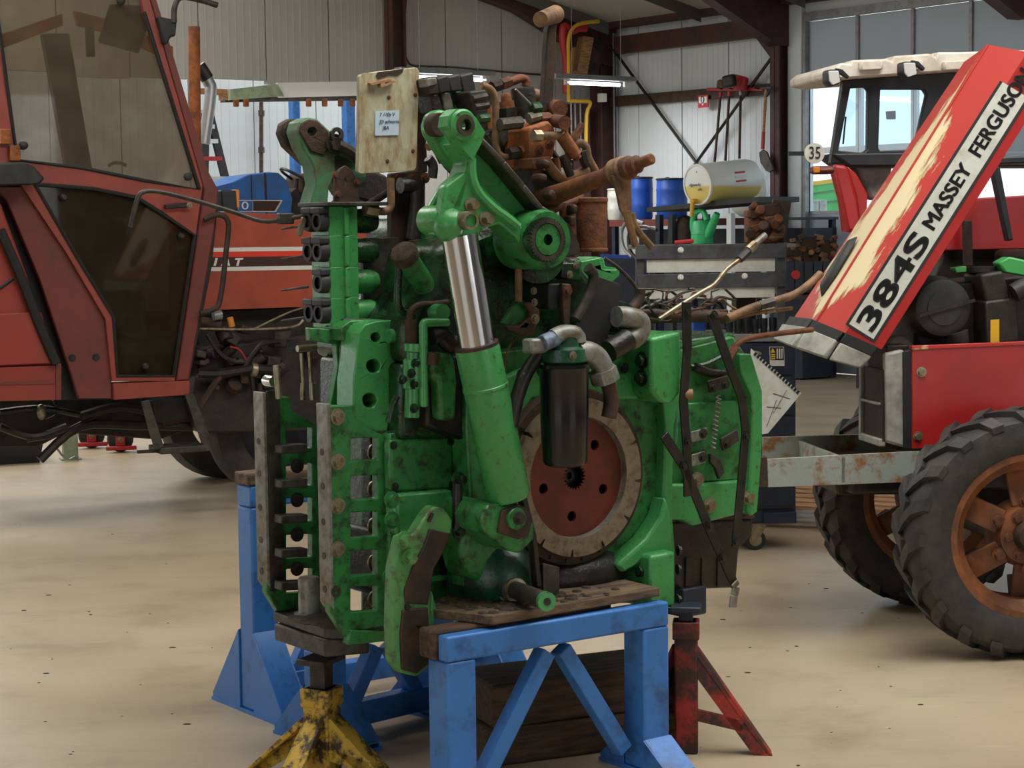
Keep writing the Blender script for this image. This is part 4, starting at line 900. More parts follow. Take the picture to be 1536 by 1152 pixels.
for (x0, y0, x1, y1, r, m) in ((300, 300, 370, 285, .012, 'steel_dark'), (310, 340, 380, 330, .012, 'oily_black'), (330, 400, 380, 395, .016, 'green_oily'), (440, 430, 545, 420, .02, 'steel_dark'), (585, 400, 640, 385, .018, 'steel_bare'), (600, 350, 640, 345, .02, 'green_oily'), (620, 610, 630, 700, .016, 'rust'), (700, 560, 760, 640, .01, 'rust_dark'), (720, 600, 735, 690, .014, 'rust'), (640, 400, 690, 398, .02, 'rust'), (730, 620, 800, 640, .01, 'oily_black'), (520, 250, 600, 330, .004, 'galv')):
    pipe('small_fitting', m, c4((x0, y0), (x1, y1)), .12, r, sm=0, seg=8)
pipe('hose_loop', 'hose', c4((72, 545), (95, 535), (120, 560), (150, 620)), .35, .014)
pipe('hose_loop', 'oily_black', c4((75, 600), (100, 640), (95, 700)), .33, .016)
# tall lever with hooked end
LV = plate('tall_lever', 'rust_dark', ty((955, 653), (985, 570), (1000, 260), (1008, 170), (1028, 110), (1062, 96), (1056, 220), (1046, 420), (1040, 560), (1020, 653)), .16, .03, bev=.005)
b = MB(); p, q = T.y(*one(ty((962, 112))), .10), T.y(*one(ty((1050, 82))), .18); b.cyl(p, q, .025, .03, seg=16); b.out('lever_end', 'hose', LV)
# rusty torsion shaft
p, q = T.y(*one(c4((650, 815))), .12), T.y(*one(c4((1030, 672))), -.22)
b = MB(); d = q - p; b.lathe(p, d, [(0, .036), (.3, .03), (.8, .026), (1, .026)], 20); b.out('torsion_shaft', 'rust', TR)
d = d.normalized(); b = MB(); b.lathe(q - d * .03, d * .19, [(0, .030), (.12, .036), (.14, .03), (.3, .03), (.32, .035), (.5, .035), (.52, .026), (.66, .028), (.68, .017), (.98, .017), (1, .013)], 18); b.out('shaft_head', 'rust', TR)
# tan oil canister
b = MB(); p = T.y(*one(c4((905, 800))), .05); q = T.y(*one(c4((905, 1078))), .05); b.lathe((p.x, p.y, q.z), (0, 0, p.z - q.z), [(0, .048), (.02, .053), (.06, .053), (.07, .05), (.9, .05), (.92, .054), (.98, .054), (1, .045)], 28); b.out('oil_canister', 'rust', TR)
plate('green_support', 'green_clean', [(872, 392), (900, 386), (904, 404), (930, 404), (930, 414), (902, 440), (868, 430)], .16, .12, bev=.005)
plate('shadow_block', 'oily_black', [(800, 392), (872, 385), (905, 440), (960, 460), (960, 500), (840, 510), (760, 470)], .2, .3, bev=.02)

# ================================================================ front part of the gearbox (right, farther away)
plate('gear_case', 'green', k4((130, 240), (330, 190), (400, 300), (420, 560), (400, 800), (190, 850), (140, 830), (70, 800), (110, 560)), .10, .55, bev=.02)
plate('case_top', 'green_oily', k4((165, 205), (335, 180), (345, 260), (330, 330), (170, 340)), .16, .3, bev=.02)
plate('end_flange', 'green_clean', k4((345, 255), (385, 255), (424, 385), (424, 570), (408, 800), (385, 815), (372, 800), (388, 560), (388, 400), (350, 320)), .045, .6, bev=.006)
plate('selector_cover', 'green', k4((170, 425), (365, 415), (368, 560), (355, 690), (190, 700), (160, 640)), .075, .04, bev=.008)
plate('lower_case', 'green_clean', k4((75, 705), (190, 705), (360, 690), (392, 720), (388, 800), (190, 850), (145, 830), (65, 830)), .06, .06, bev=.01)
b = MB(); P = T.ys(k4((68, 832), (395, 818), (392, 880), (345, 930), (335, 1065), (130, 1072), (75, 1000)), .12); b.prism(P, (0, .42, 0)); b.out('oil_pan', 'engine_dark', TR, bev=.015)
plate('pan_rim', 'rust_dark', k4((68, 826), (396, 812), (396, 824), (68, 838)), .11, .44, bev=.003)
for x in (160, 215, 270): plate('pan_rib', 'engine_dark', k4((x, 960), (x + 14, 958), (x + 12, 1060), (x - 2, 1062)), .112, .02, bev=.004)
for (pts, nm) in ((((160, 75), (163, 240), (150, 420), (163, 600), (165, 740)), 'flat_strap'), (((245, 112), (300, 270), (352, 410), (365, 520), (350, 700), (330, 915)), 'flat_strap'), (((82, 535), (150, 640), (235, 850), (290, 970), (325, 1050)), 'flat_strap')):
    b = MB(); P = T.ys(k4(*pts), -.07)
    for i in range(len(P) - 1): b.bar(P[i], P[i + 1] + (P[i + 1] - P[i]).normalized() * .008,   .034 if i else .036, .010, up=(1, 0, .2))
    b.out(nm, 'oily_black', TR, bev=.003)
b = MB(); P = T.ys(k4((325, 1045), (333, 1060), (325, 1090), (320, 1132)), -.085); 
for i in range(3): b.bar(P[i], P[i + 1], .032, .008, up=(1, 0, 0))
b.out('strap_hook', 'steel_bare', TR, bev=.003)
bolts([T.y(*p, -.078) for p in k4((163, 110), (165, 560), (255, 120), (366, 540), (330, 905), (240, 850), (150, 645), (285, 960))], YN, .011, 'oily_black', TR, h=.012)
for pts in (((235, 350), (305, 330), (312, 372), (245, 390)), ((178, 525), (235, 510), (230, 550), (178, 562)), ((178, 605), (225, 592), (228, 632), (180, 645)), ((280, 548), (338, 515), (345, 555), (290, 592))):
    plate('selector_lever', 'steel_bare' if pts[0][0] < 200 else 'steel_dark', k4(*pts), .05, .012, bev=.003)
bolts([T.y(*p, .05) for p in k4((252, 370), (295, 360), (217, 530), (215, 612), (300, 565))], YN, .013, 'steel_dark', TR, h=.012)
P = T.y(*one(k4((272, 400))), .045); Q = T.y(*one(k4((252, 590))), .045); b = MB()
b.tube([P + (Q - P) * (i / 60) + Vector((.008 * math.cos(i * 1.3), .008 * math.sin(i * 1.3), 0)) for i in range(61)], .003, 5, 0); b.out('return_spring', 'steel_bare', TR)
plate('pawl', 'steel_dark', k4((245, 600), (280, 620), (295, 665), (275, 690), (262, 650), (245, 630)), .04, .016, bev=.003)
bolts([T.y(*p, .10) for p in k4((235, 445), (315, 435), (380, 400), (372, 750), (260, 445))], YN, .013, 'green_oily', TR, h=.014)
bolts([T.y(*p, .055) for p in k4((238, 778), (195, 690), (372, 752))], YN, .02, 'zinc', TR, h=.02)
bolts([T.y(*p, -.03) for p in k4((130, 935), (128, 1000), (128, 1105))], (1, -.3, 0), .014, 'steel_dark', TR)
pipe('support_link', 'oily_black', k4((190, 300), (240, 320), (300, 325)), .08, .016)
pipe('thin_pipe', 'green_oily', k4((175, 300), (230, 290), (290, 260)), .09, .008, seg=6)
b = MB(); p = T.y(*one(k4((144, 396))), -.055); b.cyl(p, p + Vector((.03, -.02, 0)), .018, seg=12); b.out('dowel', 'hose', TR)
b = MB(); P = T.y(1030, 895, .15); b.bx((P.x - .06, .1, P.z - .06), (P.x + .05, .24, P.z + .04)); b.out('stand_saddle', 'navy', TR, bev=.008)
# hoses and loose wiring reaching to the right
k9 = K(900, 240, 4.518)
def hz(name, m, pts, y, r, y2=None, seg=10, sm=3): return pipe(name, m, k9(*pts), y, r, seg=seg, sm=sm, y2=y2)
hz('steel_line', 'zinc', ((400, 1080), (520, 1000), (680, 900), (780, 840), (860, 740), (960, 665)), .0, .008)
hz('line_union', 'steel_dark', ((945, 675), (1010, 610)), .0, .014, sm=0, seg=6)
hz('line_union', 'zinc', ((1005, 612), (1050, 570)), .0, .016, sm=0, seg=8)
hz('line_end', 'steel_bare', ((1045, 575), (1120, 510)), .0, .012, sm=0)
hz('bent_hose', 'hose', ((860, 1075), (980, 1020), (1090, 980), (1200, 950), (1320, 910), (1420, 840), (1495, 770)), .0, .014)
hz('hose_nut', 'steel_dark', ((1075, 990), (1170, 960)), .0, .018, sm=0, seg=6)
hz('thin_line', 'hose', ((860, 1090), (1000, 1050), (1100, 1030), (1300, 1005)), .02, .007)
hz('thin_line_nut', 'zinc', ((1120, 1030), (1180, 1015)), .02, .011, sm=0, seg=6)
pipe('rusty_pipe', 'rust', k4((318, 250), (335, 222), (380, 200), (480, 185), (595, 172)), .0, .010)
pipe('pipe_nut', 'rust', k4((306, 270), (330, 232)), .0, .016, sm=0, seg=6)
rnd = random.Random(4)
for i in range(26):
    x, y = rnd.uniform(300, 820), rnd.uniform(930, 1075)
    pts = [(x, y)]
    for k in range(4): x += rnd.uniform(-70, 110); y += rnd.uniform(-70, 45); pts.append((x, max(875, min(1090, y))))
    hz('loose_wire', rnd.choice(('rust_dark', 'hose', 'oily_black', 'rust')), pts, rnd.uniform(.02, .3), rnd.uniform(.0025, .005), seg=5)
hz('wire_loom', 'rust_dark', ((230, 1060), (330, 1040), (430, 1050), (560, 1060), (700, 1060), (860, 1070)), .1, .02)
hz('wire_loom', 'oily_black', ((290, 950), (330, 1000), (400, 960), (420, 1010)), .1, .012)
for y in (1040, 1075): hz('wiring_rail', 'rust_dark', ((230, y + 10), (500, y), (850, y)), .25, .014)
# ---- plywood board on the mast, paper note on it
PB = thing('plywood_board', T, 'weathered plywood board with a pale blue handwritten note, fixed above the gearbox', 'board')
plate('board', 'plywood', c3((706, 66), (718, 50), (800, 34), (1070, 5), (1092, 10), (1104, 30), (1084, 670), (1070, 692), (715, 712), (696, 698)), .36, .018, parent=PB, bev=.002)
plate('torn_edge', 'rust_dark', c3((815, 60), (830, 36), (1000, 14), (990, 40), (960, 60), (900, 60), (830, 85)), .357, .006, parent=PB, bev=0)
for pts in (((775, 108), (900, 78), (925, 90), (785, 125)), ((845, 130), (935, 90), (950, 102), (860, 138)), ((845, 100), (875, 95), (880, 135), (850, 138))):
    plate('splinter', 'wood_pallet', c3(*pts), .34, .018, parent=PB, bev=.001)
bolts([T.y(*p, .36) for p in c3((1075, 188), (1060, 560), (900, 205), (890, 628))], YN, .005, 'rust', PB)
NOTE = plate('note', 'paper_blue', c3((812, 296), (970, 288), (966, 455), (810, 458)), .356, .002, parent=PB, bev=0)
p = T.y(*one(c3((893, 365))), .3545)
for k, (tx, dx, dz) in enumerate((('7 110y V', -.002, .022), ('JD achteras', .006, .0), ('JBA', -.008, -.02))):
    text('handwriting', tx, .016, MATS['ink'], NOTE, basis(p + Vector((dx, 0, dz)), (1, 0, .05), (0, 0, 1)), .0004, .2)
# ---- webbing strap over the shaft head
WS = thing('lifting_strap', T, 'dusty brown webbing strap hanging from the rusty torsion shaft', 'strap')
q2 = T.y(*one(c4((1045, 668))), -.235)
b = MB(); b.lathe(q2 - d * .022, d * .05, [(0, .037), (.1, .042), (.9, .042), (1, .037)], 18); b.out('loop', 'hose', WS)
plate('hanging_band', 'hose', c4((1010, 690), (1110, 690), (1112, 850), (1105, 925), (1095, 925), (1055, 860), (1040, 780)), -.26, .012, parent=WS, bev=.002)
for pts in (((1085, 870), (1100, 940), (1130, 1050)), ((1108, 880), (1130, 955), (1210, 1052)), ((1085, 870), (1095, 930), (1110, 960))):
    b = MB(); b.tube([T.y(*p_, -.26) for p_ in c4(*pts)], .012, 8, 3); b.out('strap_tail', 'hose', WS)
# ================================================================ stands under the gearbox
def tube_box(b, a, c, s): b.bar(a, c, s, s)
def trestle(name, label, fr, x0, x1, y, ztop, s=.1, foot=.32, braces=True, rail=None, gh=.30, by=None):
    """two square posts, a top beam, inverted V braces, gusseted feet"""
    t = thing(name, fr, label, 'trestle', 'blue steel trestles under the gearbox')
    b = MB(); b.bx((x0 - s / 2, y - s / 2, ztop - s * .75), (x1 + s / 2, (y + s / 2) if by is None else y - s / 2 + by, ztop)); b.out('top_beam', 'blue_stand', t, bev=.008)
    for x in (x0, x1):
        b = MB(); b.bx((x - s / 2, y - s / 2, .012), (x + s / 2, y + s / 2, ztop - s * .75)); P_ = b.out('post', 'blue_stand', t, bev=.008)
        b = MB(); b.bx((x - s / 2 - .01, y - foot, 0), (x + s / 2 + .01, y + foot, .012)); b.out('foot_plate', 'blue_stand', t)
        for sg in (-1, 1):
            for xx in (x - s / 2 - .006, x + s / 2 - .002):
                b = MB(); b.prism([(xx, y + sg * s * .5, .012), (xx, y + sg * foot * .98, .012), (xx, y + sg * foot * .98, .03), (xx, y + sg * s * .5, gh)], (.008, 0, 0)); b.out('gusset', 'blue_stand', t)
            b = MB(); b.prism([(x - s / 2, y + sg * s * .5, gh - .005), (x - s / 2, y + sg * foot * .98, .025), (x - s / 2, y + sg * foot * .98, .03), (x - s / 2, y + sg * s * .5, gh + .002)], (s, 0, 0)); b.out('sloping_plate', 'blue_stand', t)
    xm = (x0 + x1) / 2
    if braces:
        for sg in (-1, 1):
            b = MB(); b.bar((xm + sg * .03, y, ztop - s), (xm + sg * ((x1 - x0) / 2 - s * .55) * .86, y, .08), s * .5, s * .5, up=(1, 0, 0)); b.out('brace', 'blue_stand', t, bev=.004)
    if rail is not None:
        b = MB(); b.bx((x0, y - s * .3, rail - s * .4), (x1, y + s * .3, rail + s * .4)); b.out('foot_rail', 'blue_stand', t, bev=.005)
    return t
# front low trestle
pa = T.y(690, 952, -.20); pc = T.y(992, 916, -.20); zs = (T.y(690, 945, -.20).z + T.y(1000, 910, -.20).z) / 2
sB = .105
trestle('steel_trestle', 'low blue steel trestle in front with an inverted V brace, under the worn plank', T, pa.x + .005, pc.x - .02, -.20 + sB / 2, zs, sB, .17, gh=.11, by=.05)
# far tall trestle
pl_ = T.l(ground(392, 1066)); ya = pl_.y
z1 = T.y(392, 728, ya - .05).z
xA1 = T.l(ground(748, 1052)).x
trestle('steel_trestle', 'tall blue steel trestle standing behind, farthest left', T, pl_.x, pl_.x + .98, ya, z1, .105, .27, rail=.09)
b = MB(); zt2 = z1 + .001; b.bx((pl_.x - .06, ya - .055, zt2), (pl_.x + .5, ya + .055, zt2 + .045)); tag(put(b.out('timber_packer', 'wood_old', bev=.006), T), 'thin timber packer on top of the tall blue trestle', 'timber')
# third trestle, behind the yellow stand
TC = Frame(ground(490, 1112), 44)
trestle('steel_trestle', 'blue steel trestle half hidden behind the yellow axle stand', TC, 0, .50, 0, .40, .105, .22, rail=.075, gh=.2)
# timber lying on the front trestle, plank on top of it
WB = MB(); pq = T.y(652, 952, -.20 + sB)
WB.bx((pa.x - .06, -.148, zs - sB * .75 + .001), (pa.x + .62, -.20 + sB + .03, zs + .012)); tag(put(WB.out('timber_block', 'wood_dark', bev=.01), T), 'short oil-stained timber block on the left end of the front trestle', 'timber')
zp = zs + .014
pp = [(pa.x + .02, .05), (pa.x + .12, -.2), (pc.x + .02, -.17), (pc.x + .03, .12), (pa.x + .2, .16)]
b = MB(); b.prism([(x, y, zp) for x, y in pp], (0, 0, .028)); PLK = thing('plank', T, 'oil-stained plank covered with dirt lying on the front trestle', 'plank')
b.out('board', 'wood_old', PLK, bev=.003)
rnd = random.Random(11)
b = MB()
for i in range(150):
    x = rnd.gauss(pa.x + .32, .14); y = rnd.uniform(-.17, .1); x = max(pa.x + .12, min(pc.x - .03, x)); s = rnd.uniform(.005, .016); b.ball((x, y, zp + .028), s, (1.3, 1.3, .6), 6, 4)
o = b.out('dirt_crumbs', 'dirt', PLK); o['kind'] = 'stuff'
# heavy timber on the floor under the trestle
g0, g1 = ground(700, 1200), ground(930, 1120)
HT = Frame((ground(722, 1150).x, ground(722, 1150).y), 24)
q0 = HT.y(722, 1068, 0); q1 = HT.y(938, 1040, .0)
for k, (z0, z1_, off) in enumerate(((.0, .125, -.02), (.126, q0.z if .2 < q0.z < .4 else .27, 0))):
    b = MB(); b.box((.40 + off, .12, (z0 + z1_) / 2), (.74, .30, z1_ - z0)); tag(put(b.out('timber_baulk', 'wood_dark', bev=.012), HT), ('heavy dark timber baulk on the floor under the front trestle', 'heavy brown timber baulk resting on the other baulk under the trestle')[k], 'timber', 'timber baulks on the floor')
# ---- axle stands (tripod jack stands)
def jack_stand(label, fr, ztop, ztube, m, rot, headsz, legs=(0, 90, 180, 270), spread=.2, mh='steel_dark', th=.045):
    t = thing('axle_stand', fr, label, 'axle stand', 'axle stands')
    t.rotation_euler = (0, 0, fr.a + rot)
    b = MB(); b.bx((-th, -th, .0), (th, th, ztube)); b.out('tube', m, t, bev=.006)
    b = MB(); b.bx((-th - .006, -th - .006, ztube - .06), (th + .006, th + .006, ztube)); b.out('collar', m, t, bev=.005)
    b = MB(); b.bx((-th * .62, -th * .62, ztube - .1), (th * .62, th * .62, ztop - .02)); b.out('ram', mh, t, bev=.004)
    b = MB(); b.bx((-headsz, -.05, ztop - .02), (headsz, .05, ztop)); b.out('head', mh, t, bev=.004)
    for k in legs:
        a = math.radians(k); R = Matrix.Rotation(a, 3, 'Z')
        b = MB()
        o_ = [(th * .9, 0, ztube - .07), (spread + .02, 0, 0), (spread + .075, 0, 0), (th * .9, 0, ztube * .93)]
        w2 = .035
        b.prism([R @ Vector((x, -w2, z)) for x, y, z in ((th * .8, 0, ztube - .18), (spread, 0, .0), (spread + .06, 0, .0), (th * .8, 0, ztube - .08))], R @ Vector((0, .012, 0)))
        b.prism([R @ Vector((x, -w2, z)) for x, y, z in ((spread + .045, 0, .0), (spread + .06, 0, .0), (th * .8, 0, ztube - .08), (th * .8, 0, ztube - .11))], R @ Vector((0, 2 * w2, 0)))
        b.out('leg', m, t, bev=.003)
        b = MB(); b.bar(R @ Vector((th * .8, -w2 + .006, ztube * .3)), R @ Vector((spread * .72 + .03, -w2 + .006, ztube * .22)), .04, .012); b.out('tie', m, t, bev=.002)
    return t
gy = at(483, 1060, 6.05); YF = Frame((gy.x, gy.y), 36)
jack_stand('paint-chipped yellow axle stand under the drawbar block, front left', YF, T.y(470, 990, .3).z if False else at(483, 984, 6.05).z, at(483, 1030, 6.05).z, 'yellow_stand', .5, .07, (0, 90, 180, 270), .22)
gr_ = ground(1030, 1127); RF = Frame((gr_.x, gr_.y), 0)
jack_stand('rusty red axle stand under the right end of the gearbox', RF, at(1028, 907, gr_.y).z, at(1028, 930, gr_.y).z, 'red_stand', -.12, .05, (0, 96, 128), .22, 'navy', .038)
# ================================================================ red tractor with raised bonnet (right)
_g = ground(1548, 992)
MF = Frame((_g.x, _g.y), 8.0)          # y=0 : outer face of the near front tyre
M_ = thing('red_tractor', MF, 'red tractor with raised scraped bonnet, cream roof and rusty front wheels', 'tractor')
def mpl(name, m, pts, y, t, parent=M_, bev=.006, holes=()): return plate(name, m, pts, y, t, parent, bev, holes, MF)
def mpipe(name, m, pts, y, r, parent=M_, seg=10, sm=4):
    b = MB(); b.tube(MF.ys(pts, y), r, seg, sm); return b.out(name, m, parent)
R_T = abs(MF.y(1548, 610, 0).z) / 2 * 1.0
cxw = MF.y(1548, 812, 0)
def tyre(parent_name, c, R, W_, parent, side):
    """agricultural front tyre: carcass, chevron bars, dished spoked rim"""
    o = bpy.data.objects.new(parent_name, None); COL.objects.link(o); o.parent = parent; o.location = c; o.empty_display_size = .1
    b = MB(); r0 = R * .635
    prof = [(0.10, r0), (.03, r0 + .02), (.0, R * .80), (.06, R * .91), (.18, R * .955), (.5, R * .965), (.82, R * .955), (.94, R * .91), (1, R * .80), (.97, r0 + .02), (.9, r0)]
    b.lathe((0, 0, 0), (0, W_, 0), prof, 56, caps=False)
    n = 20
    for k in range(n):
        for s in (0, 1):
            a0 = 2 * PI * (k + .5 * s) / n; P = []
            for (t, da, rr) in ((.02, 0.0, R * .93), (.14, .06, R * 1.0), (.35, .15, R * 1.005), (.56, .24, R * 1.0)):
                P.append((t, a0 + da, rr))
            vs = []; fs = []
            for (t, a, rr) in P:
                yy = W_ * (t if s == 0 else 1 - t)
                for dw in (-.055, .055):
                    for q in (R * .88, rr): vs.append((q * math.cos(a + dw), yy, q * math.sin(a + dw)))
            for i in range(3):
                j = i * 4; fs += [(j, j + 1, j + 5, j + 4), (j + 2, j + 6, j + 7, j + 3), (j + 1, j + 3, j + 7, j + 5)]
            fs += [(0, 2, 3, 1), (12, 13, 15, 14)]
            b.add(vs, fs)
    b.out('tyre', 'tyre', o, bev=0)
    b = MB(); b.lathe((0, .015, 0), (0, W_ - .03, 0), [(0, r0 + .012), (.0, r0 - .014), (.08, r0 - .02), (.2, r0 - .055), (.8, r0 - .055), (.92, r0 - .02), (1, r0 - .014), (1, r0 + .012)], 48, caps=False); b.out('rim', 'rim_rust', o)
    b = MB(); b.lathe((0, .04, 0), (0, .12, 0), [(0, .05), (0, r0 * .36), (.5, r0 * .42), (1, r0 * .42)], 28); b.out('hub', 'rim_rust', o)
    b = MB(); b.lathe((0, .0, 0), (0, .06, 0), [(0, .05), (.3, .062), (1, .065)], 20); b.out('hub_cap', 'rust_dark', o)
    for k in range(6):
        a = math.radians(33) + 2 * PI * k / 6; u = Vector((math.cos(a), 0, math.sin(a)))
        b = MB(); b.bar(u * r0 * .36 + Vector((0, .07, 0)), u * (r0 - .05) + Vector((0, .13, 0)), .10, .02, up=Vector((-u.z, 0, u.x))); b.out('spoke_lug', 'rim_rust', o, bev=.004)
        b = MB(); b.bar(u * r0 * .55 + Vector((0, .15, 0)), u * (r0 - .05) + Vector((0, .14, 0)), .085, .05, up=Vector((-u.z, 0, u.x))); b.out('spoke_block', 'rust_dark', o, bev=.004)
    bolts([Vector((r0 * .44 * math.cos(a), .05, r0 * .44 * math.sin(a))) for a in [math.radians(33) + 2 * PI * k / 6 for k in range(6)]], YN, .022, 'rust', o, h=.02)
    bolts([Vector((r0 * .27 * math.cos(a), .04, r0 * .27 * math.sin(a))) for a in [math.radians(3) + 2 * PI * k / 6 for k in range(6)]], YN, .018, 'rust', o, h=.016)
    return o
zt_ = MF.y(1548, 612, .12).z; RT = zt_ / 2 * 1.0
wn = tyre('front_wheel', (cxw.x, 0, RT), RT, .27, M_, 1)
wf = copy_tree(wn, M_); wf.location = (cxw.x, 1.08, RT)
b = MB(); b.cyl((cxw.x, .15, RT), (cxw.x, 1.2, RT), .07, seg=16); b.out('front_axle', 'engine_dark', M_)
# frame rail and weight carrier
yr = .42
mpl('frame_rail', 'frame_grey', [(1151, 689), (1392, 676), (1392, 722), (1152, 731)], yr, .02, bev=.002)
mpl('frame_rail', 'frame_grey', [(1145, 656), (1232, 653), (1380, 650), (1380, 690), (1145, 694)], yr + .62, .02, bev=.002)
P1 = MF.y(1151, 689, yr); P2 = MF.y(1232, 653, yr + .62); P3 = MF.y(1152, 731, yr)
b = MB(); b.bx((P1.x - .03, yr, P3.z), (P1.x, yr + .62, P1.z + .01)); b.out('front_crossbar', 'rust_dark', M_, bev=.003)
b = MB(); p = MF.y(1262, 686, yr); px_c = p.x; q = MF.y(1262, 725, yr); b.bx((p.x, yr, q.z), (p.x + .018, yr + .62, p.z)); b.out('crossbar', 'frame_grey', M_, bev=.002)
b = MB(); b.bx((p.x + .05, yr + .02, q.z - .05), (p.x + 1.5, yr + .6, q.z + .06)); b.out('chassis', 'engine_dark', M_, bev=.01)
mpl('axle_support', 'engine_dark', [(1252, 724), (1390, 716), (1385, 742), (1256, 742)], yr + .1, .45, bev=.01)
# side panel, grille surround, radiator
yp = .42
mpl('side_panel', 'mf_red', [(1368, 522), (1620, 512), (1620, 672), (1368, 673)], yp, .02, bev=.004)
bolts([MF.y(1382, 558, yp), MF.y(1377, 655, yp)], YN, .016, 'zinc', M_, h=.012)
mpl('panel_edge', 'mf_scuffed', [(1368, 519), (1620, 509), (1620, 514), (1368, 525)], yp - .004, .03, bev=.002)
mpl('rubber_strip', 'rubber_seal', [(1354, 528), (1370, 524), (1370, 673), (1355, 673)], yp + .005, .05, bev=.003)
b = MB(); A = MF.ys([(1328, 530), (1356, 524), (1357, 672), (1330, 664)], yp + .01); b.prism(A, (0, .04, 0)); b.out('grille_surround', 'mf_grey', M_, bev=.01)
xg0 = MF.y(1328, 600, yp + .01).x; gw = .30
z0g, z1g = MF.y(1328, 664, yp).z, MF.y(1328, 556, yp).z
b = MB(); b.bx((xg0 - .006, yp + .03, z0g), (xg0 + .01, yp + gw, z1g)); b.out('grille_mesh', 'engine_dark', M_)
for (ya_, yb_, za_, zb_) in ((yp + .03, yp + gw, z0g - .02, z0g + .012), (yp + gw - .03, yp + gw, z0g, z1g), (yp + .05, yp + gw, (z0g + z1g) / 2, (z0g + z1g) / 2 + .012)):
    b = MB(); b.bx((xg0 - .02, ya_, za_), (xg0 + .01, yb_, zb_)); b.out('grille_frame', 'mf_grey', M_, bev=.005)
b = MB(); b.bx((xg0 + .02, yp + .06, z0g), (xg0 + .12, yp + gw, z1g + .1)); b.out('radiator', 'engine_dark', M_, bev=.006)
# engine bay above the panel
mpl('engine_block', 'engine_dark', [(1372, 432), (1560, 410), (1560, 530), (1372, 530)], yp + .2, .35, bev=.02)
b = MB(); p = MF.y(1416, 462, yp + .06); b.lathe(p, (.0, .26, 0), [(0, .05), (0, .10), (.03, .118), (.3, .122), (.35, .132), (.8, .132), (1, .12)], 32); b.out('air_cleaner', 'black_rubber', M_)
b = MB(); b.lathe(p + Vector((0, -.005, 0)), (0, .02, 0), [(0, .05), (0, .072), (1, .075)], 28); b.out('cleaner_lid', 'black_rubber', M_)
b = MB(); b.bar(p + Vector((-.11, -.008, -.03)), p + Vector((.13, -.008, .03)), .012, .01); b.out('cleaner_strap', 'engine_dark', M_)
b = MB(); b.cyl(MF.y(1436, 498, yp + .08), MF.y(1440, 515, yp + .08), .045, .038, seg=16); b.out('dust_valve', 'black_rubber', M_)
mpl('coolant_tank', 'engine_dark', [(1470, 412), (1505, 406), (1518, 450), (1480, 456)], yp + .08, .2, bev=.012)
mpl('battery_box', 'engine_dark', [(1478, 452), (1526, 446), (1530, 518), (1480, 518)], yp + .06, .25, bev=.01)
mpl('warning_label', 'hazard_yellow', [(1486, 480), (1499, 479), (1499, 516), (1486, 516)], yp + .055, .004, bev=0)
mpl('green_bracket', 'green_lime', [(1498, 394), (1515, 385), (1560, 395), (1560, 418), (1506, 408)], yp + .1, .08, bev=.008)
mpl('green_tab', 'green_lime', [(1432, 402), (1450, 399), (1450, 408), (1434, 409)], yp + .15, .06, bev=.004)
mpipe('filler_neck', 'engine_dark', [(1470, 400), (1470, 408)], yp + .2, .07, sm=0, seg=20)
mpipe('coolant_hose', 'black_rubber', [(1520, 440), (1540, 430), (1570, 425)], yp + .05, .04)
mpipe('radiator_hose', 'mf_grey', [(1330, 530), (1345, 515), (1360, 525)], yp + .2, .04)
# ---- raised bonnet: side, chamfer, top and far side, hollow underneath
def mfy(p, y): return MF.y(p[0], p[1], y)
y1, y2, y3, y4 = yp, yp + .035, yp + .17, yp + .60
s0, s1 = mfy((1322, 525), y1), mfy((1560, 150), y1)          # lower edge of the side, front -> rear
a0, a1 = mfy((1268, 500), y2), mfy((1541, 78), y2)           # shoulder line
d_ = (s1 - s0).normalized(); nrm = (a0 - s0); nrm = (nrm - d_ * nrm.dot(d_)); nl = nrm.length; nrm = nrm.normalized()
t0, t1 = mfy((1224, 482), y3), mfy((1482, 67), y3)           # crease beside the top
f0, f1 = mfy((1190, 478), y4), mfy((1446, 93), y4)
def quad(name, m, q, th, parent, bev=.004):
    q = [Vector(v) for v in q]; n_ = (q[1] - q[0]).cross(q[3] - q[0]).normalized(); b = MB(); b.prism(q, n_ * th); return b.out(name, m, parent, bev=bev)
def quv(name, m, q, th, parent, v0, v1):
    o = quad(name, m, q, th, parent, 0); me = o.data; uvl = me.uv_layers.new(name='UVMap'); Q = [Vector(k_) for k_ in q]
    for lp in me.loops:
        co_ = me.vertices[lp.vertex_index].co; i_ = min(range(4), key=lambda n__: (Q[n__] - co_).length); uvl.data[lp.index].uv = ((0, 1, 1, 0)[i_], (v0, v0, v1, v1)[i_])
    return o
BN = bpy.data.objects.new('bonnet', None); COL.objects.link(BN); BN.parent = M_
quad('bonnet_side', 'mf_scuffed' if False else 'mf_red', [s0, s1, a1, a0], -.006, BN)
quv('bonnet_shoulder', 'mf_scraped', [a0, a1, t1, t0], -.006, BN, 0, 1)
quv('bonnet_top', 'mf_scraped', [t0, t1, f1, f0], -.006, BN, 1, 2)
g0_, g1_ = f0 - nrm * nl * .9 + Vector((0, .03, 0)), f1 - nrm * nl * .9 + Vector((0, .03, 0))
quad('bonnet_side', 'mf_red', [f0, f1, g1_, g0_], -.006, BN)
quad('bonnet_end', 'mf_red', [a1, mfy((1560, 150), y1), g1_, f1], -.006, BN)
b = MB(); b.tube([t0, t1], .006, 6, 0); b.out('crease', 'mf_scuffed', BN)
mv = (f0 + (f1 - f0) * .2) * .45 + (t0 + (t1 - t0) * .2) * .55
mx = (t1 - t0).normalized(); my = (f0 - t0); my = (my - mx * my.dot(mx)).normalized(); mz = mx.cross(my)
if mz.z < 0: mz = -mz
b = MB()
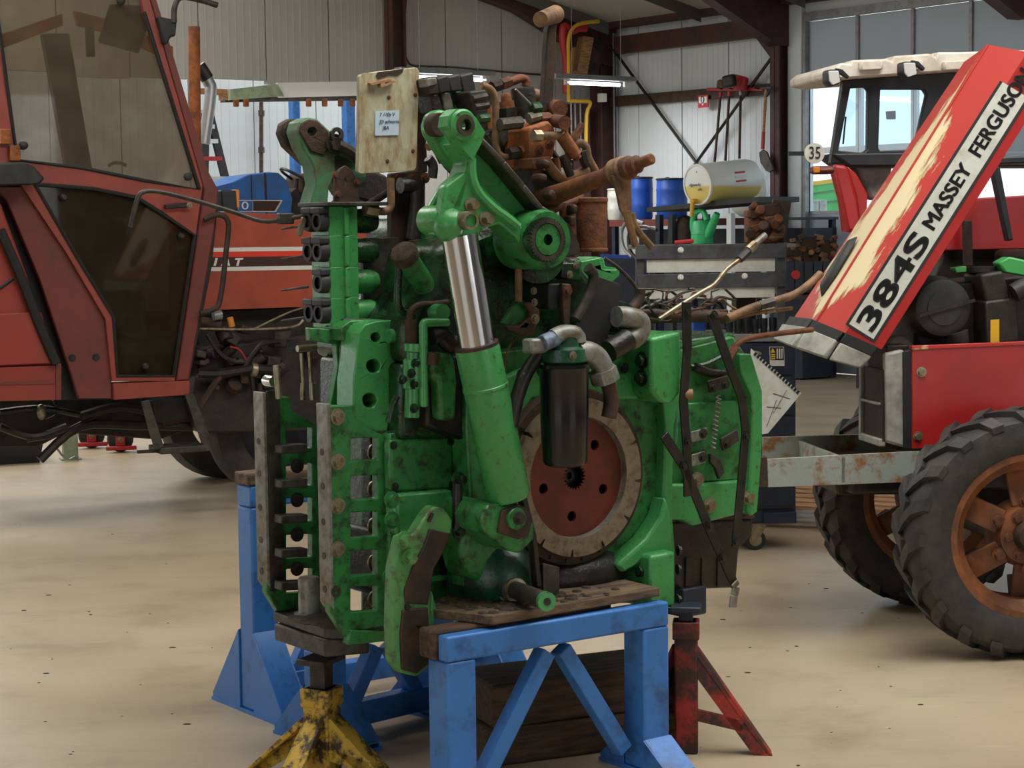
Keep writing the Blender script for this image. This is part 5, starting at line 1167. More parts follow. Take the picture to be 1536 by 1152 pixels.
P = [mv + mx * u + my * v for u, v in ((-.16, -.03), (-.14, .035), (-.05, .05), (.12, .04), (.16, .01), (.10, -.03), (-.05, -.05))]
b.prism(P, mz * .03, taper=.75); b.out('scoop', 'black_rubber', BN, bev=.008)
# nose: rubber band and grey lip
u0 = -d_
quad('nose_band', 'rubber_seal', [s0 + nrm * .02, s0 + nrm * .02 + u0 * .045, a0 + u0 * .045, a0], -.03, BN)
quad('nose_band', 'rubber_seal', [a0 + Vector((0, -.006, 0)), a0 + u0 * .045, t0 + u0 * .045, t0], -.02, BN)
quad('nose_band', 'rubber_seal', [t0, t0 + u0 * .045, f0 + u0 * .045, f0], -.02, BN)
quad('nose_lip', 'mf_grey', [s0 + u0 * .045 + nrm * .02, s0 + u0 * .11 + nrm * .03, a0 + u0 * .13, a0 + u0 * .045], -.03, BN, bev=.008)
quad('nose_lip', 'mf_grey', [a0 + u0 * .045, a0 + u0 * .13, t0 + u0 * .14, t0 + u0 * .045], -.03, BN, bev=.008)
quad('nose_lip', 'mf_grey', [t0 + u0 * .045, t0 + u0 * .14, f0 + u0 * .12, f0 + u0 * .045], -.03, BN, bev=.008)
# decal and lettering on the side
nn = (s1 - s0).cross(a0 - s0).normalized()
if nn.y > 0: nn = -nn
L_ = (s1 - s0).length; Wd = nl
def sd(t, v): return s0 + d_ * t + nrm * v
def spx(px, py):                                             # pixel -> (t, v) on the side plane
    dd = ray(px, py); o_ = MF.w(s0); nW = MF.X * nn.x + MF.Y * nn.y + Vector((0, 0, nn.z))
    k_ = (o_ - CAM).dot(nW) / dd.dot(nW); v_ = MF.l(CAM + dd * k_) - s0; return v_.dot(d_), v_.dot(nrm)
tA, vA = spx(1274, 488); tB, vB = spx(1310, 507); tC, vC = spx(1536, 140); tD, vD = spx(1536, 200)
v_lo, v_hi = vB * .5 + spx(1431, 320)[1] * .5, vA * .5 + spx(1412, 265)[1] * .5
t_a, t_b = (tA + tB) / 2, L_ * .985
b = MB(); b.prism([sd(t_a - .01, v_lo - .012) + nn * .001, sd(t_b, v_lo - .012) + nn * .001, sd(t_b, v_hi + .012) + nn * .001, sd(t_a - .01, v_hi + .012) + nn * .001], nn * .0015); b.out('decal_border', 'decal_black', BN)
b = MB(); b.prism([sd(t_a, v_lo) + nn * .0015, sd(t_b, v_lo) + nn * .0015, sd(t_b, v_hi) + nn * .0015, sd(t_a, v_hi) + nn * .0015], nn * .0018); b.out('decal', 'decal_white', BN)
hgt = v_hi - v_lo; vm = (v_lo + v_hi) / 2
def lay(body, px0, px1, size, vv, bold=.0, heavy=0):
    tt0, tt1 = spx(*px0)[0], spx(*px1)[0]
    cu = text('lettering', body, size, MATS['decal_black'], BN, Matrix.Identity(4), .0008, 0, 'CENTER', 1, bold)
    xs2 = [v.co.x for v in cu.data.vertices]; w0 = max(xs2) - min(xs2); mid = (max(xs2) + min(xs2)) / 2
    ys2 = [v.co.y for v in cu.data.vertices]; my2 = (max(ys2) + min(ys2)) / 2
    cu.data.transform(Matrix.Translation((-mid, -my2, 0))); cu.data.transform(Matrix.Diagonal(((tt1 - tt0) / w0, 1, 1, 1)))
    if heavy:
        me_ = cu.data; v0_ = [v.co.copy() for v in me_.vertices]; f0_ = [tuple(q.vertices) for q in me_.polygons]; V_ = []; F_2 = []
        for sx_, sy_ in ((-1, -.6), (1, -.6), (-1, .6), (1, .6), (0, 0)):
            k0 = len(V_); V_ += [(v.x + sx_ * heavy, v.y + sy_ * heavy, v.z) for v in v0_]; F_2 += [tuple(i_ + k0 for i_ in f_) for f_ in f0_]
        n_ = bpy.data.meshes.new('lettering'); n_.from_pydata(V_, [], F_2); n_.materials.append(MATS['decal_black']); cu.data = n_
    cu.data.transform(basis(sd((tt0 + tt1) / 2, vv) + nn * .0042, d_, nrm)); return cu
lay('384S', (1292, 487), (1388, 357), hgt * .98, vm, 0, .0055)
lay('MASSEY', (1396, 343), (1455, 252), hgt * .70, vm, 0, .003)
lay('FERGUSON', (1466, 234), (1545, 110), hgt * .70, vm, 0, .003)
# ---- cab
yc1, yc2 = .55, 1.75                  # near / far sides of the cab
xw = MF.y(1255, 190, 2.35).x
# windscreen wall: a frame with two panes, facing the nose
def wall_x(x): return lambda px, py: MF.x(px, py, x)
ycab = 1.15
wsp = [(1247, 245), (1264, 122), (1440, 108), (1490, 108), (1490, 230)]
def cabpl(name, m, pts, y, t, holes=(), bev=.006): return mpl(name, m, pts, y, t, M_, bev, holes)
yb = 1.9
cabpl('windscreen_frame', 'cab_black', [(1246, 246), (1265, 120), (1420, 108), (1600, 100), (1600, 232)], yb, .05,
      holes=[[(1258, 226), (1276, 132), (1299, 131), (1303, 136), (1302, 224), (1296, 229)], [(1318, 222), (1321, 134), (1386, 134), (1391, 142), (1372, 224), (1320, 226)]])
cabpl('pane', 'glass_clear', [(1256, 230), (1274, 130), (1304, 130), (1304, 230)], yb + .02, .006, bev=0)
cabpl('pane', 'glass_clear', [(1316, 228), (1319, 132), (1393, 132), (1376, 228)], yb + .02, .006, bev=0)
rf_ = [(1250, 104), (1262, 94), (1276, 96), (1278, 90), (1330, 88), (1338, 92), (1340, 84), (1396, 80), (1404, 86), (1406, 78), (1440, 78), (1620, 72), (1620, 104), (1440, 106), (1270, 118), (1252, 114)]
b = MB(); b.prism(MF.ys(rf_, yb - .1), (0, .75, 0)); b.out('cab_roof', 'cream_roof', M_, bev=.02)
for x in (1290, 1350, 1415): mpl('roof_ridge', 'cream_roof', [(x, 92), (x + 36, 90), (x + 36, 104), (x, 106)], yb - .13, .04, bev=.012)
mpl('wiper', 'oily_black', [(1264, 216), (1268, 175), (1270, 175), (1266, 216)], yb - .02, .008, bev=0)
mpl('mirror', 'navy', [(1330, 167), (1344, 166), (1344, 179), (1331, 179)], yb + .5, .02, bev=.003)
for (px, py, pw_) in ((1252, 118, 10), (1366, 106, 11)):
    L1 = mpl('work_lamp', 'cab_black', [(px - pw_, py - 14), (px + pw_ - 3, py - 14), (px + pw_ + 1, py + 6), (px - pw_ + 6, py + 12), (px - pw_, py + 4)], yb - .3, .1, bev=.012)
    mpl('lens', 'lamp_lens', [(px - pw_ + 1, py - 12), (px + pw_ - 4, py - 12), (px + pw_ - 1, py + 5), (px - pw_ + 7, py + 10), (px - pw_ + 2, py + 3)], yb - .308, .01, parent=L1, bev=.004)
    mpl('lamp_bracket', 'cab_black', [(px + 2, py - 16), (px + 12, py - 14), (px + 22, py - 4), (px + 20, py + 0), (px + 8, py - 8)], yb - .2, .03, parent=L1, bev=.003)
# red mudguard and door panels beside the bonnet
mpl('mudguard', 'mf_red', [(1251, 246), (1271, 248), (1284, 290), (1292, 345), (1272, 350), (1262, 300)], yb - .12, .05, bev=.015)
mpl('mudguard_inner', 'mf_red', [(1270, 248), (1285, 260), (1302, 290), (1300, 340), (1290, 350), (1284, 300)], yb - .02, .3, bev=.01)
mpl('dash_panel', 'mf_grey', [(1280, 248), (1340, 246), (1330, 300), (1306, 300)], yb + .1, .1, bev=.02)
mpl('cowl', 'cab_black', [(1248, 230), (1600, 226), (1600, 250), (1275, 250)], yb - .02, .3, bev=.01)
mpl('bulkhead', 'mf_red', [(1416, 300), (1600, 290), (1600, 372), (1416, 376)], yb - .3, .3, bev=.01)
mpl('door_pillar', 'cab_black', [(1488, 250), (1500, 250), (1520, 360), (1512, 362)], yb - .55, .05, bev=.006)
mpl('cab_window', 'glass_clear', [(1500, 200), (1600, 150), (1600, 235), (1500, 240)], yb - .5, .006, bev=0)
mpl('window_bar', 'cab_black', [(1496, 236), (1600, 232), (1600, 242), (1496, 246)], yb - .52, .05, bev=.006)
mpl('under_dash', 'engine_dark', [(1416, 374), (1600, 370), (1600, 420), (1400, 428)], yb - .25, .3, bev=.01)
mpl('steering_column', 'rust_dark', [(1448, 330), (1458, 330), (1460, 400), (1450, 400)], yb - .4, .05, bev=.006)
zt2 = MF.y(1560, 338, 1.55).z; RR = zt2 / 2; xr2 = MF.y(1502, 400, 1.55).x + RR * .99
for k_, yy_ in enumerate((1.55, .12)):
    xx_ = xr2 if k_ == 0 else xr2 + .25
    b = MB(); b.lathe((xx_, yy_, RR), (0, .42, 0), [(0, RR * .58), (.04, RR * .8), (.12, RR * .95), (.3, RR), (.7, RR), (.88, RR * .95), (.96, RR * .8), (1, RR * .58)], 48, caps=False)
    if k_ == 0: b.out('rear_wheel', 'tyre', M_)
b = MB(); b.lathe((xr2, 1.62, RR), (0, .2, 0), [(0, .12), (.1, RR * .3), (.3, RR * .55), (.3, RR * .6), (1, RR * .6)], 32); b.out('rear_rim', 'rim_rust', M_)
b = MB(); b.bx((px_c + .6, .52, .45), (xr2 + .5, .95, .95)); b.out('gearbox', 'engine_dark', M_, bev=.04)
b = MB(); b.cyl((xr2, .9, RR), (xr2, 1.7, RR), .12, seg=18); b.out('rear_axle', 'engine_dark', M_)
b = MB(); b.bx((xr2 - .9, .9, .8), (xr2 + .5, 1.55, MF.y(1500, 372, yb).z)); b.out('cab_base', 'engine_dark', M_, bev=.03)
# speed plate and side lamp
b = MB(); p = MF.y(1222, 230, yb - .2); b.cyl(p, p + Vector((0, .012, 0)), MF.m(yb - .2, 15.5, 1222, 230), seg=36); SP = b.out('speed_plate', 'decal_white', M_)
text('lettering', '35', MF.m(yb - .2, 26, 1222, 230), MATS['decal_black'], SP, basis(p + Vector((0, -.003, 0)), (1, 0, 0), (0, 0, 1)), .001, 0, 'CENTER', .75)
b = MB(); b.bar(p + Vector((-.12, .02, .0)), p + Vector((-.04, .02, 0)), .02, .012); b.out('plate_arm', 'cab_black', M_)
b = MB(); q0, q1 = MF.y(1219, 249, yb - .2), MF.y(1252, 261, yb - .2); b.bx((q0.x, yb - .22, q1.z), (q1.x, yb - .12, q0.z)); b.out('side_lamp', 'fiat_dull', M_, bev=.02)
mpl('lamp_lens', 'amber', [(1220, 251), (1230, 250), (1230, 259), (1221, 259)], yb - .225, .01, bev=.003)
# ================================================================ orange-red tractor on the left
_g = ground(230, 672, .42)
FF = Frame((_g.x, _g.y), 28.5)           # y=0 : outer face of the near door
FT = thing('cab_tractor', FF, 'faded orange-red tractor with tinted cab door and striped bonnet', 'tractor')
f1, f2 = K(0, 0, 3.2), K(0, 330, 2.955)
def fpl(name, m, pts, y, t, parent=FT, bev=.006, holes=()): return plate(name, m, pts, y, t, parent, bev, holes, FF)
def fpipe(name, m, pts, y, r, parent=FT, seg=10, sm=4, y2=None):
    n = len(pts); b = MB(); b.tube([FF.y(p[0], p[1], y if y2 is None else y + (y2 - y) * i / (n - 1)) for i, p in enumerate(pts)], r, seg, sm); return b.out(name, m, parent)
# cab door: upper and lower panes in one frame
win = f1((8, 260), (0, 100), (-40, -160), (560, -160), (640, -40), (700, 60), (962, 912), (700, 870), (400, 810), (78, 770))
low = f1((175, 880), (420, 900), (640, 940), (760, 1030)) + f2((868, 68), (770, 690), (520, 690), (508, 430), (330, 155)) 
low = [(52, 276), (140, 283), (205, 296), (240, 318), (292, 353), (261, 564), (176, 564), (170, 475), (115, 385)]
door = [(-3, 75), (2, 70), (-20, -60), (215, -60), (222, -10), (304, 278), (262, 572), (168, 572), (158, 478), (100, 380), (30, 275), (24, 245)]
D = bpy.data.objects.new('door', None); COL.objects.link(D); D.parent = FT
win = [(4, 80), (-14, -50), (200, -50), (216, 18), (299, 284), (218, 271), (125, 252), (26, 240)]
b = MB(); b.prism(FF.ys(door, 0), (0, .05, 0), holes=[FF.ys(win, 0), FF.ys(low, 0)]); b.out('door_frame', 'fiat_red', D, bev=.006)
b = MB(); b.prism(FF.ys(win, .03), (0, .006, 0)); b.out('upper_pane', 'glass_cab', D)
b = MB(); b.prism(FF.ys(low, .03), (0, .006, 0)); b.out('lower_pane', 'glass_dark', D)
b = MB(); P = FF.ys(win[3:] + win[:2], .0); b.tube(P, .012, 6, 0); b.out('window_seal', 'rubber_seal', D)
b = MB(); P = FF.ys(low + low[:1], .0); b.tube(P, .012, 6, 0); b.out('window_seal', 'rubber_seal', D)
for p in ((37, 218), (284, 265), (183, 1)): b = MB(); q = FF.y(*p, -.02); b.lathe(q, (0, .03, 0), [(0, .012), (.3, .024), (1, .026)], 14); b.out('glass_knob', 'black_rubber', D)
for p in ((97, 296), (274, 354), (220, 550)): b = MB(); q = FF.y(*p, -.02); b.lathe(q, (0, .03, 0), [(0, .012), (.3, .02), (1, .022)], 14); b.out('glass_knob', 'black_rubber', D)
b = MB(); b.bar(FF.y(247, 310, -.03), FF.y(284, 307, -.03), .03, .03); b.out('handle', 'oily_black', D, bev=.006)
bolts([FF.y(284, 308, -.045)], YN, .014, 'zinc', D)
# pillars
fpl('front_pillar', 'fiat_dull', [(218, -60), (233, -60), (235, 0), (312, 255), (328, 285), (322, 345), (284, 570), (264, 572), (306, 285), (222, -10)], .01, .09, bev=.01)
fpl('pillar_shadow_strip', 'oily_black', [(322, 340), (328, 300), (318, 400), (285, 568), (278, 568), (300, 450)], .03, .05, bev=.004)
fpl('sill', 'fiat_red', [(170, 575), (285, 571), (285, 592), (171, 600)], .0, .12, bev=.006)
fpl('rear_pillar', 'fiat_red', [(-5, 80), (2, 78), (28, 245), (24, 256), (0, 245)], .0, .08, bev=.008)
fpl('rear_quarter', 'fiat_dull', [(-10, 280), (36, 280), (70, 330), (158, 478), (168, 576), (168, 598), (118, 598), (106, 560), (60, 420), (10, 300)], .03, .05, bev=.006)
fpl('fender', 'fiat_fender', [(-40, 300), (0, 300), (40, 410), (80, 540), (90, 548), (-40, 552)], -.06, .5, bev=.02)
fpl('fender_lower', 'fiat_fender', [(-40, 472), (62, 468), (84, 545), (-40, 550)], -.09, .05, bev=.008)
fpl('side_rail', 'fiat_fender', [(-40, 552), (86, 548), (86, 600), (-40, 603)], -.07, .1, bev=.006)
fpl('rail_groove', 'fiat_dull', [(-40, 573), (82, 570), (82, 576), (-40, 579)], -.075, .02, bev=.002)
fpl('rail_end', 'fiat_dull', [(84, 545), (92, 545), (92, 600), (84, 600)], -.08, .12, bev=.004)
b = MB(); b.tube(FF.ys([(0, 345), (28, 408), (60, 490), (84, 545)], -.1), .03, 8, 2); b.out('fender_seal', 'rubber_seal', FT)
b = MB(); b.tube(FF.ys([(0, 432), (20, 418)], -.065), .012, 6, 0); b.out('scrape', 'rubber_seal', FT)
b = MB(); b.prism(FF.ys([(-40, 245), (38, 243), (52, 250), (68, 268), (60, 276), (-40, 278)], -.2), (0, .3, 0)); b.out('mudguard_lip', 'black_rubber', FT, bev=.012)
for p in ((8, 205), (22, 230)): b = MB(); b.box(FF.y(*p, -.02), (.06, .04, .09)); b.out('hinge', 'rust_orange', FT, bev=.006)
b = MB()
for k, p in enumerate(((108, 537), (144, 536))): bolts([FF.y(*p, .03)], YN, .018, 'oily_black', FT, h=.006)
fpl('wheel_arch', 'rubber_seal', [(-40, 280), (30, 275), (110, 420), (165, 560), (165, 600), (-40, 600)], .12, .3, bev=.01)
# inside of the cab, seen through the glass; some bars stand for its reflections
fpl('reflected_column', 'cab_black', [(64, 50), (104, 50), (140, 262), (102, 262)], 1.25, .08, bev=.01)  # solid bar shaped as the portal column reflected in the door glass
for pts in (((0, 52), (94, 20), (95, 38), (0, 74)), ((112, 16), (160, 28), (152, 46), (118, 38)), ((160, 28), (260, 70), (260, 90), (152, 46))):
    fpl('reflected_rafter', 'rust_orange', pts, 1.3, .06, bev=.006)  # solid bars standing in for the reflected rafters of the portal frame
fpl('mirror_inside', 'glass_dark', [(148, 60), (165, 6), (210, 8), (222, 40), (208, 80), (150, 64)], .5, .02, bev=.004)
fpipe('far_handle', 'cab_black', [(134, 40), (136, 85)], 1.2, .03, sm=0)
b = MB(); b.lathe(FF.y(60, 330, .7), Vector((.1, 0, .3)), [(0, .22), (.1, .25), (.9, .25), (1, .2)], 20); b.out('seat', 'cab_black', FT)
b = MB(); b.ball(FF.y(140, 300, .9), .25, (1.6, .8, .5)); b.out('cab_cowl', 'fiat_dull', FT)
fpl('far_fender', 'fiat_dull', [(60, 340), (130, 310), (190, 330), (225, 470), (170, 480), (110, 450)], 1.0, .3, bev=.05)
for py in (374, 405): fpl('inner_rail', 'wood_old', [(112, py), (222, py - 2), (222, py + 4), (114, py + 6)], .9, .03, bev=.004)
fpl('cab_floor', 'engine_dark', [(118, 480), (300, 470), (300, 565), (170, 566)], .35, .7, bev=.02)
b = MB(); b.tube([FF.y(176 + 14 * math.cos(a), 252 + 8 * math.sin(a), .8) for a in [i * PI / 8 for i in range(9, 16)]], .012, 6, 2); b.out('steering_wheel', 'cab_black', FT)
# mirror arm, grab handles
b = MB(); q = FF.y(252, 40, .05); b.prism(FF.ys([(237, 24), (266, 30), (264, 54), (256, 56), (252, 66), (246, 66)], -.05), (0, .08, 0)); b.out('mirror_base', 'black_rubber', FT, bev=.012)
fpipe('mirror_arm', 'steel_dark', [(261, 34), (262, 10), (272, -4), (300, 0), (326, 8)], -.05, .018)
fpipe('grab_handle', 'rust_dark', [(306, 330), (326, 322), (342, 332), (340, 370), (330, 450), (318, 465), (300, 470)], -.04, .017)
# exhaust, air intake
fpipe('exhaust_stack', 'rust_orange', [(291, 40), (293, 250)], .55, .038, sm=0, seg=16)
fpipe('air_intake', 'aluminium', [(300, 100), (312, 122), (316, 140), (306, 215)], .8, .04)
fpipe('intake_cap', 'oily_black', [(298, 98), (311, 118)], .79, .045, sm=0)
# bonnet with stripes
yh = .36
def hl(px, y): return (px, y)
fpl('bonnet', 'fiat_red_lit', [(300, 318), (360, 319), (470, 323), (620, 330), (620, 452), (470, 460), (300, 466)], yh, .62, bev=.04)
for (m, a0_, a1_, b0_, b1_) in (('white_paint', 372, 368, 378, 374), ('stripe_red', 378, 374, 386, 382), ('stripe_dark', 386, 382, 401, 396), ('white_paint', 401, 396, 407, 402)):
    fpl('stripe', m, [(306, a0_), (600, a1_), (600, b1_), (306, b0_)], yh - .003, .006, bev=0)
q = FF.y(335, 394, yh - .006); q2 = FF.y(355, 393, yh - .006)
lt = text('lettering', 'FIAT', FF.m(yh, 13, 335, 394), MATS['white_paint'], FT, Matrix.Identity(4), .001, .2)
xs2 = [v.co.x for v in lt.data.vertices]; w0 = max(xs2) - min(xs2); wanted = (FF.y(361, 393, yh) - FF.y(300, 394, yh)).length
mid = (max(xs2) + min(xs2)) / 2
# spread letter by letter: letters sit apart on the stripe
bpy.data.objects.remove(lt)
for ch, px in (('F', 309), ('I', 322), ('A', 338), ('T', 356)):
    text('lettering', ch, FF.m(yh, 15, px, 394), MATS['white_paint'], FT, basis(FF.y(px, 393.5, yh - .006), (1, 0, .005), (0, 0, 1)), .001, .25, 'CENTER', 1.25, .003)
b = MB(); b.prism(FF.ys([(332, 285), (356, 286), (358, 316), (334, 316)], .05), (0, .1, 0)); b.out('head_lamp', 'cab_black', FT, bev=.01)
fpl('lamp_lens', 'amber', [(354, 284), (359, 285), (359, 312), (355, 312)], .05, .08, bev=.004)
# engine bay and belly
wl_ = FF.l(ground(425, 744)); yE = min(.48, wl_.y - .22)
fpl('engine', 'engine_dark', [(284, 466), (620, 452), (620, 610), (300, 650), (284, 600)], .5, .5, bev=.03)
fpl('gearbox_belly', 'engine_dark', [(-40, 600), (290, 590), (300, 640), (240, 660), (100, 650), (60, 670), (-40, 672)], .55, .5, bev=.03)
rnd = random.Random(3)
for i in range(26):
    px, py = rnd.uniform(292, 470), rnd.uniform(478, 585); s = rnd.uniform(.03, .09)
    b = MB(); c = FF.y(px, py, yE)
    if i % 3: b.box(c, (s * 1.4, .12, s), Matrix.Rotation(rnd.uniform(-.6, .6), 3, 'Y'))
    else: b.cyl(c, c + Vector((rnd.uniform(-.05, .1), -.03, rnd.uniform(-.05, .1))) * 1.5, s * .6, seg=12)
    b.out('engine_part', rnd.choice(('engine_dark', 'oily_black', 'steel_dark', 'rust_dark')), FT, bev=.008)
for pts, r, m in (((298, 493), (380, 494), (440, 490), (455, 480)), .008, 'zinc'), (((380, 494), (430, 470), (460, 460)), .006, 'zinc'), (((310, 500), (330, 530), (350, 542), (370, 545), (378, 570), (380, 590)), .014, 'oily_black'), (((360, 560), (380, 530), (395, 515), (420, 512)), .016, 'oily_black'), (((345, 520), (360, 525), (372, 545)), .005, 'sign_red'), (((296, 560), (330, 560), (380, 553), (420, 556)), .03, 'oily_black'), (((300, 610), (332, 560)), .022, 'rust_dark'):
    fpipe('engine_pipe', m, pts, yE - .08, r, seg=7)
b = MB(); b.cyl(FF.y(376, 554, yE - .08), FF.y(384, 555, yE - .08), .045, seg=14); b.out('hose_clip', 'zinc', FT)
b = MB(); b.cyl(FF.y(345, 476, yE - .05), FF.y(348, 490, yE - .05), .02, seg=14); b.out('fuel_bowl', 'amber', FT)
b = MB(); b.cyl(FF.y(320, 474, yE - .08), FF.y(332, 472, yE - .08), .03, seg=10); b.out('fuel_filter', 'galv', FT)
for pts, r in (((0, 618), (60, 612), (120, 622)), .02), (((80, 600), (86, 620), (70, 630)), .01), (((60, 690), (120, 640), (200, 638), (290, 640)), .03), (((0, 640), (50, 655), (100, 640)), .025), (((120, 625), (180, 610), (240, 622)), .03), (((40, 660), (90, 650), (150, 620)), .016):
    fpipe('belly_pipe', 'oily_black' if r < .03 else 'engine_dark', pts, .4, r, seg=8)
b = MB(); b.ball(FF.y(62, 618, .38), .05, (.6, .6, 1)); b.out('valve', 'zinc', FT)
fpl('toolbox', 'engine_dark', [(230, 600), (288, 596), (292, 628), (232, 636)], .35, .2, bev=.01)
b = MB(); b.cyl(FF.y(240, 632, .4), FF.y(300, 618, .4), .05, seg=12); b.out('silencer', 'rust_dark', FT)
# step
STP = [(212, 602), (224, 600), (246, 670), (233, 676)]
fpl('step_arm', 'steel_dark', STP, -.05, .02, bev=.003); fpl('step_arm', 'steel_dark', [(278, 592), (290, 590), (320, 668), (306, 672)], -.05, .02, bev=.003)
p, q = FF.y(240, 672, -.05), FF.y(314, 668, -.05)
b = MB(); b.bx((p.x, -.06, p.z - .04), (q.x, .18, p.z)); b.out('step_tread', 'steel_dark', FT, bev=.006)
b = MB(); b.bar(FF.y(206, 678, .0), FF.y(242, 676, .0), .02, .02); b.out('step_rod', 'rust_dark', FT)
# front wheel
RW = FF.y(425, 640, wl_.y).z * 1.0
b = MB(); b.lathe((wl_.x, wl_.y, RW), (0, .3, 0), [(0, RW * .62), (.03, RW * .8), (.12, RW * .95), (.4, RW), (.6, RW), (.88, RW * .95), (.97, RW * .8), (1, RW * .62)], 44, caps=False); b.out('front_tyre', 'tyre', FT)
b = MB(); b.lathe((wl_.x, wl_.y + .08, RW), (0, .1, 0), [(0, .1), (.1, RW * .3), (.3, RW * .6), (.3, RW * .64), (1, RW * .64)], 32); b.out('front_rim', 'navy', FT)
fpl('front_support', 'engine_dark', [(300, 520), (480, 500), (480, 648), (300, 650), (288, 610)], yE + .04, .15, bev=.02)
b = MB(); cr = FF.y(-330, 560, 0); b.lathe((cr.x, -.08, .8), (0, .45, 0), [(0, .5), (.05, .7), (.2, .8), (.8, .8), (.95, .7), (1, .5)], 40); b.out('rear_tyre', 'tyre', FT)

# front end of the bonnet (beyond the gearbox)
xe = FF.y(620, 400, yh).x; ze0, ze1 = FF.y(620, 450, yh).z, FF.y(620, 332, yh).z
b = MB(); b.bx((xe - .005, yh + .06, ze0 + .04), (xe + .02, yh + .56, ze1 - .06)); b.out('grille', 'cab_black', FT, bev=.006)
for k in range(5): z = ze0 + .08 + k * (ze1 - ze0 - .16) / 4; b = MB(); b.bx((xe + .018, yh + .08, z), (xe + .028, yh + .54, z + .015)); b.out('grille_bar', 'steel_dark', FT)
b = MB(); b.cyl((wl_.x, wl_.y + .2, RW), (wl_.x, wl_.y + 1.1, RW), .07, seg=14); b.out('front_axle', 'engine_dark', FT)
b = MB(); b.lathe((wl_.x, wl_.y + 1.0, RW), (0, .3, 0), [(0, RW * .62), (.03, RW * .8), (.12, RW * .95), (.4, RW), (.6, RW), (.88, RW * .95), (.97, RW * .8), (1, RW * .62)], 40, caps=False); b.out('front_tyre', 'tyre', FT)
# ================================================================ things farther back
def fpart(fr, parent):
    def f(name, m, pts, y, t, bev=.006, holes=(), par=None): return plate(name, m, pts, y, t, par or parent, bev, holes, fr)
    return f
# ---- blue tractor behind the bonnet
_g = at(400, 300, 17.5); BF = Frame((_g.x, _g.y), 26)
BT = thing('blue_tractor', BF, 'blue tractor with black striped bonnet behind the orange bonnet', 'tractor')
bp_ = fpart(BF, BT)
bp_('bonnet', 'blue_ford', [(300, 285), (345, 274), (372, 262), (402, 258), (418, 259), (430, 270), (439, 298), (436, 330), (300, 335)], 0, .7, .05)
bp_('bonnet_joint', 'rust_dark', [(396, 259), (399, 259), (402, 330), (399, 330)], -.004, .008, 0)
bp_('bonnet_joint', 'navy', [(376, 262), (377.5, 262), (379.5, 330), (378, 330)], -.004, .008, 0)
bp_('stripe_border', 'white_paint', [(330, 300), (424, 300), (414, 318), (330, 318)], -.006, .008, 0)
bp_('stripe', 'stripe_dark', [(380, 301), (421, 301.5), (412, 316.5), (380, 316.5)], -.01, .006, 0)
bp_('stripe', 'blue_ford', [(330, 301), (379, 301), (379, 317), (330, 317)], -.01, .006, 0)
text('lettering', '10', BF.m(0, 17, 360, 310), MATS['white_paint'], BT, basis(BF.y(362, 309, -.014), (1, 0, 0), (0, 0, 1)), .002, 0, 'CENTER', 1.4)
bp_('dashboard', 'engine_dark', [(436, 288), (446, 280), (458, 300), (452, 340), (432, 340)], .1, .4, .02)
bp_('seat', 'rust_dark', [(448, 262), (470, 258), (476, 290), (470, 330), (446, 320)], .15, .4, .05)
b = MB(); c = BF.y(446, 268, .2)
b.tube([c + Vector((.15 * math.cos(a), .14 * math.sin(a), -.09 * math.cos(a))) for a in [i * PI / 10 for i in range(21)]], .014, 7, 0); b.out('steering_wheel', 'oily_black', BT)
b = MB(); b.cyl(c, c + Vector((-.06, 0, -.25)), .025, seg=8); b.out('steering_column', 'engine_dark', BT)
b = MB(); p = BF.y(330, 330, .1); b.bx((p.x, .05, .5), (p.x + 1.2, .65, p.z)); b.out('engine', 'engine_dark', BT, bev=.03)
for x in (p.x + .1, p.x + 1.25):
    b = MB(); b.lathe((x, .0, .55), (0, .3, 0), [(0, .3), (.1, .5), (.3, .55), (.7, .55), (.9, .5), (1, .3)], 28); b.out('wheel', 'tyre', BT)
# ---- lift posts in the lean-to
for k, (pts, lab) in enumerate((([(439, 146), (450, 146), (449, 420), (438, 420)], 'slim blue steel post behind the far lift arm'), ([(519, 146), (533, 146), (538, 420), (524, 420)], 'wider blue steel post left of the plywood board'))):
    g_ = at(pts[0][0], 300, 24.5); PF = Frame((g_.x, g_.y), 37)
    t = thing('lift_post', PF, lab, 'post', 'blue posts in the lean-to')
    a, c = PF.y(*pts[0], 0), PF.y(*pts[1], 0)
    b = MB(); b.bx((a.x, 0, .015), (c.x, .12, a.z)); b.out('column', 'blue_stand', t, bev=.01)
    b = MB(); b.bx((a.x - .1, -.1, 0), (c.x + .1, .22, .015)); b.out('base_plate', 'blue_stand', t)
# ---- step ladder
g_ = at(325, 270, 23.0); LF = Frame((g_.x, g_.y), 37)
t = thing('step_ladder', LF, 'dark step ladder with red tread against the pale wall', 'ladder')
zt_ = LF.y(312, 170, 0).z
for x0_, x1_ in (((LF.y(314, 168, 0).x), LF.y(340, 275, 0).x), (LF.y(302, 168, .1).x, LF.y(300, 275, .1).x)):
    s_ = (x1_ - x0_) / (LF.y(314, 168, 0).z - LF.y(340, 275, 0).z); b = MB(); b.bar((x0_, 0, zt_), (x0_ + s_ * zt_, 0, .01), .09, .05, up=(1, 0, 0)); b.out('rail', 'cab_black', t)
for k, py in enumerate((168, 190, 212, 238, 268)):
    a, c = LF.y(303, py, 0), LF.y(314 + (py - 168) * .24, py, 0); b = MB(); b.bar(a, c, .05, .09); b.out('tread', 'pipe_red' if k == 3 else 'aluminium', t)
b = MB(); b.bar((LF.y(312, 170, .0).x, .02, zt_ - .05), (LF.y(305, 170, .0).x, .7, .01), .08, .05, up=(1, 0, 0)); b.out('rear_leg', 'cab_black', t)
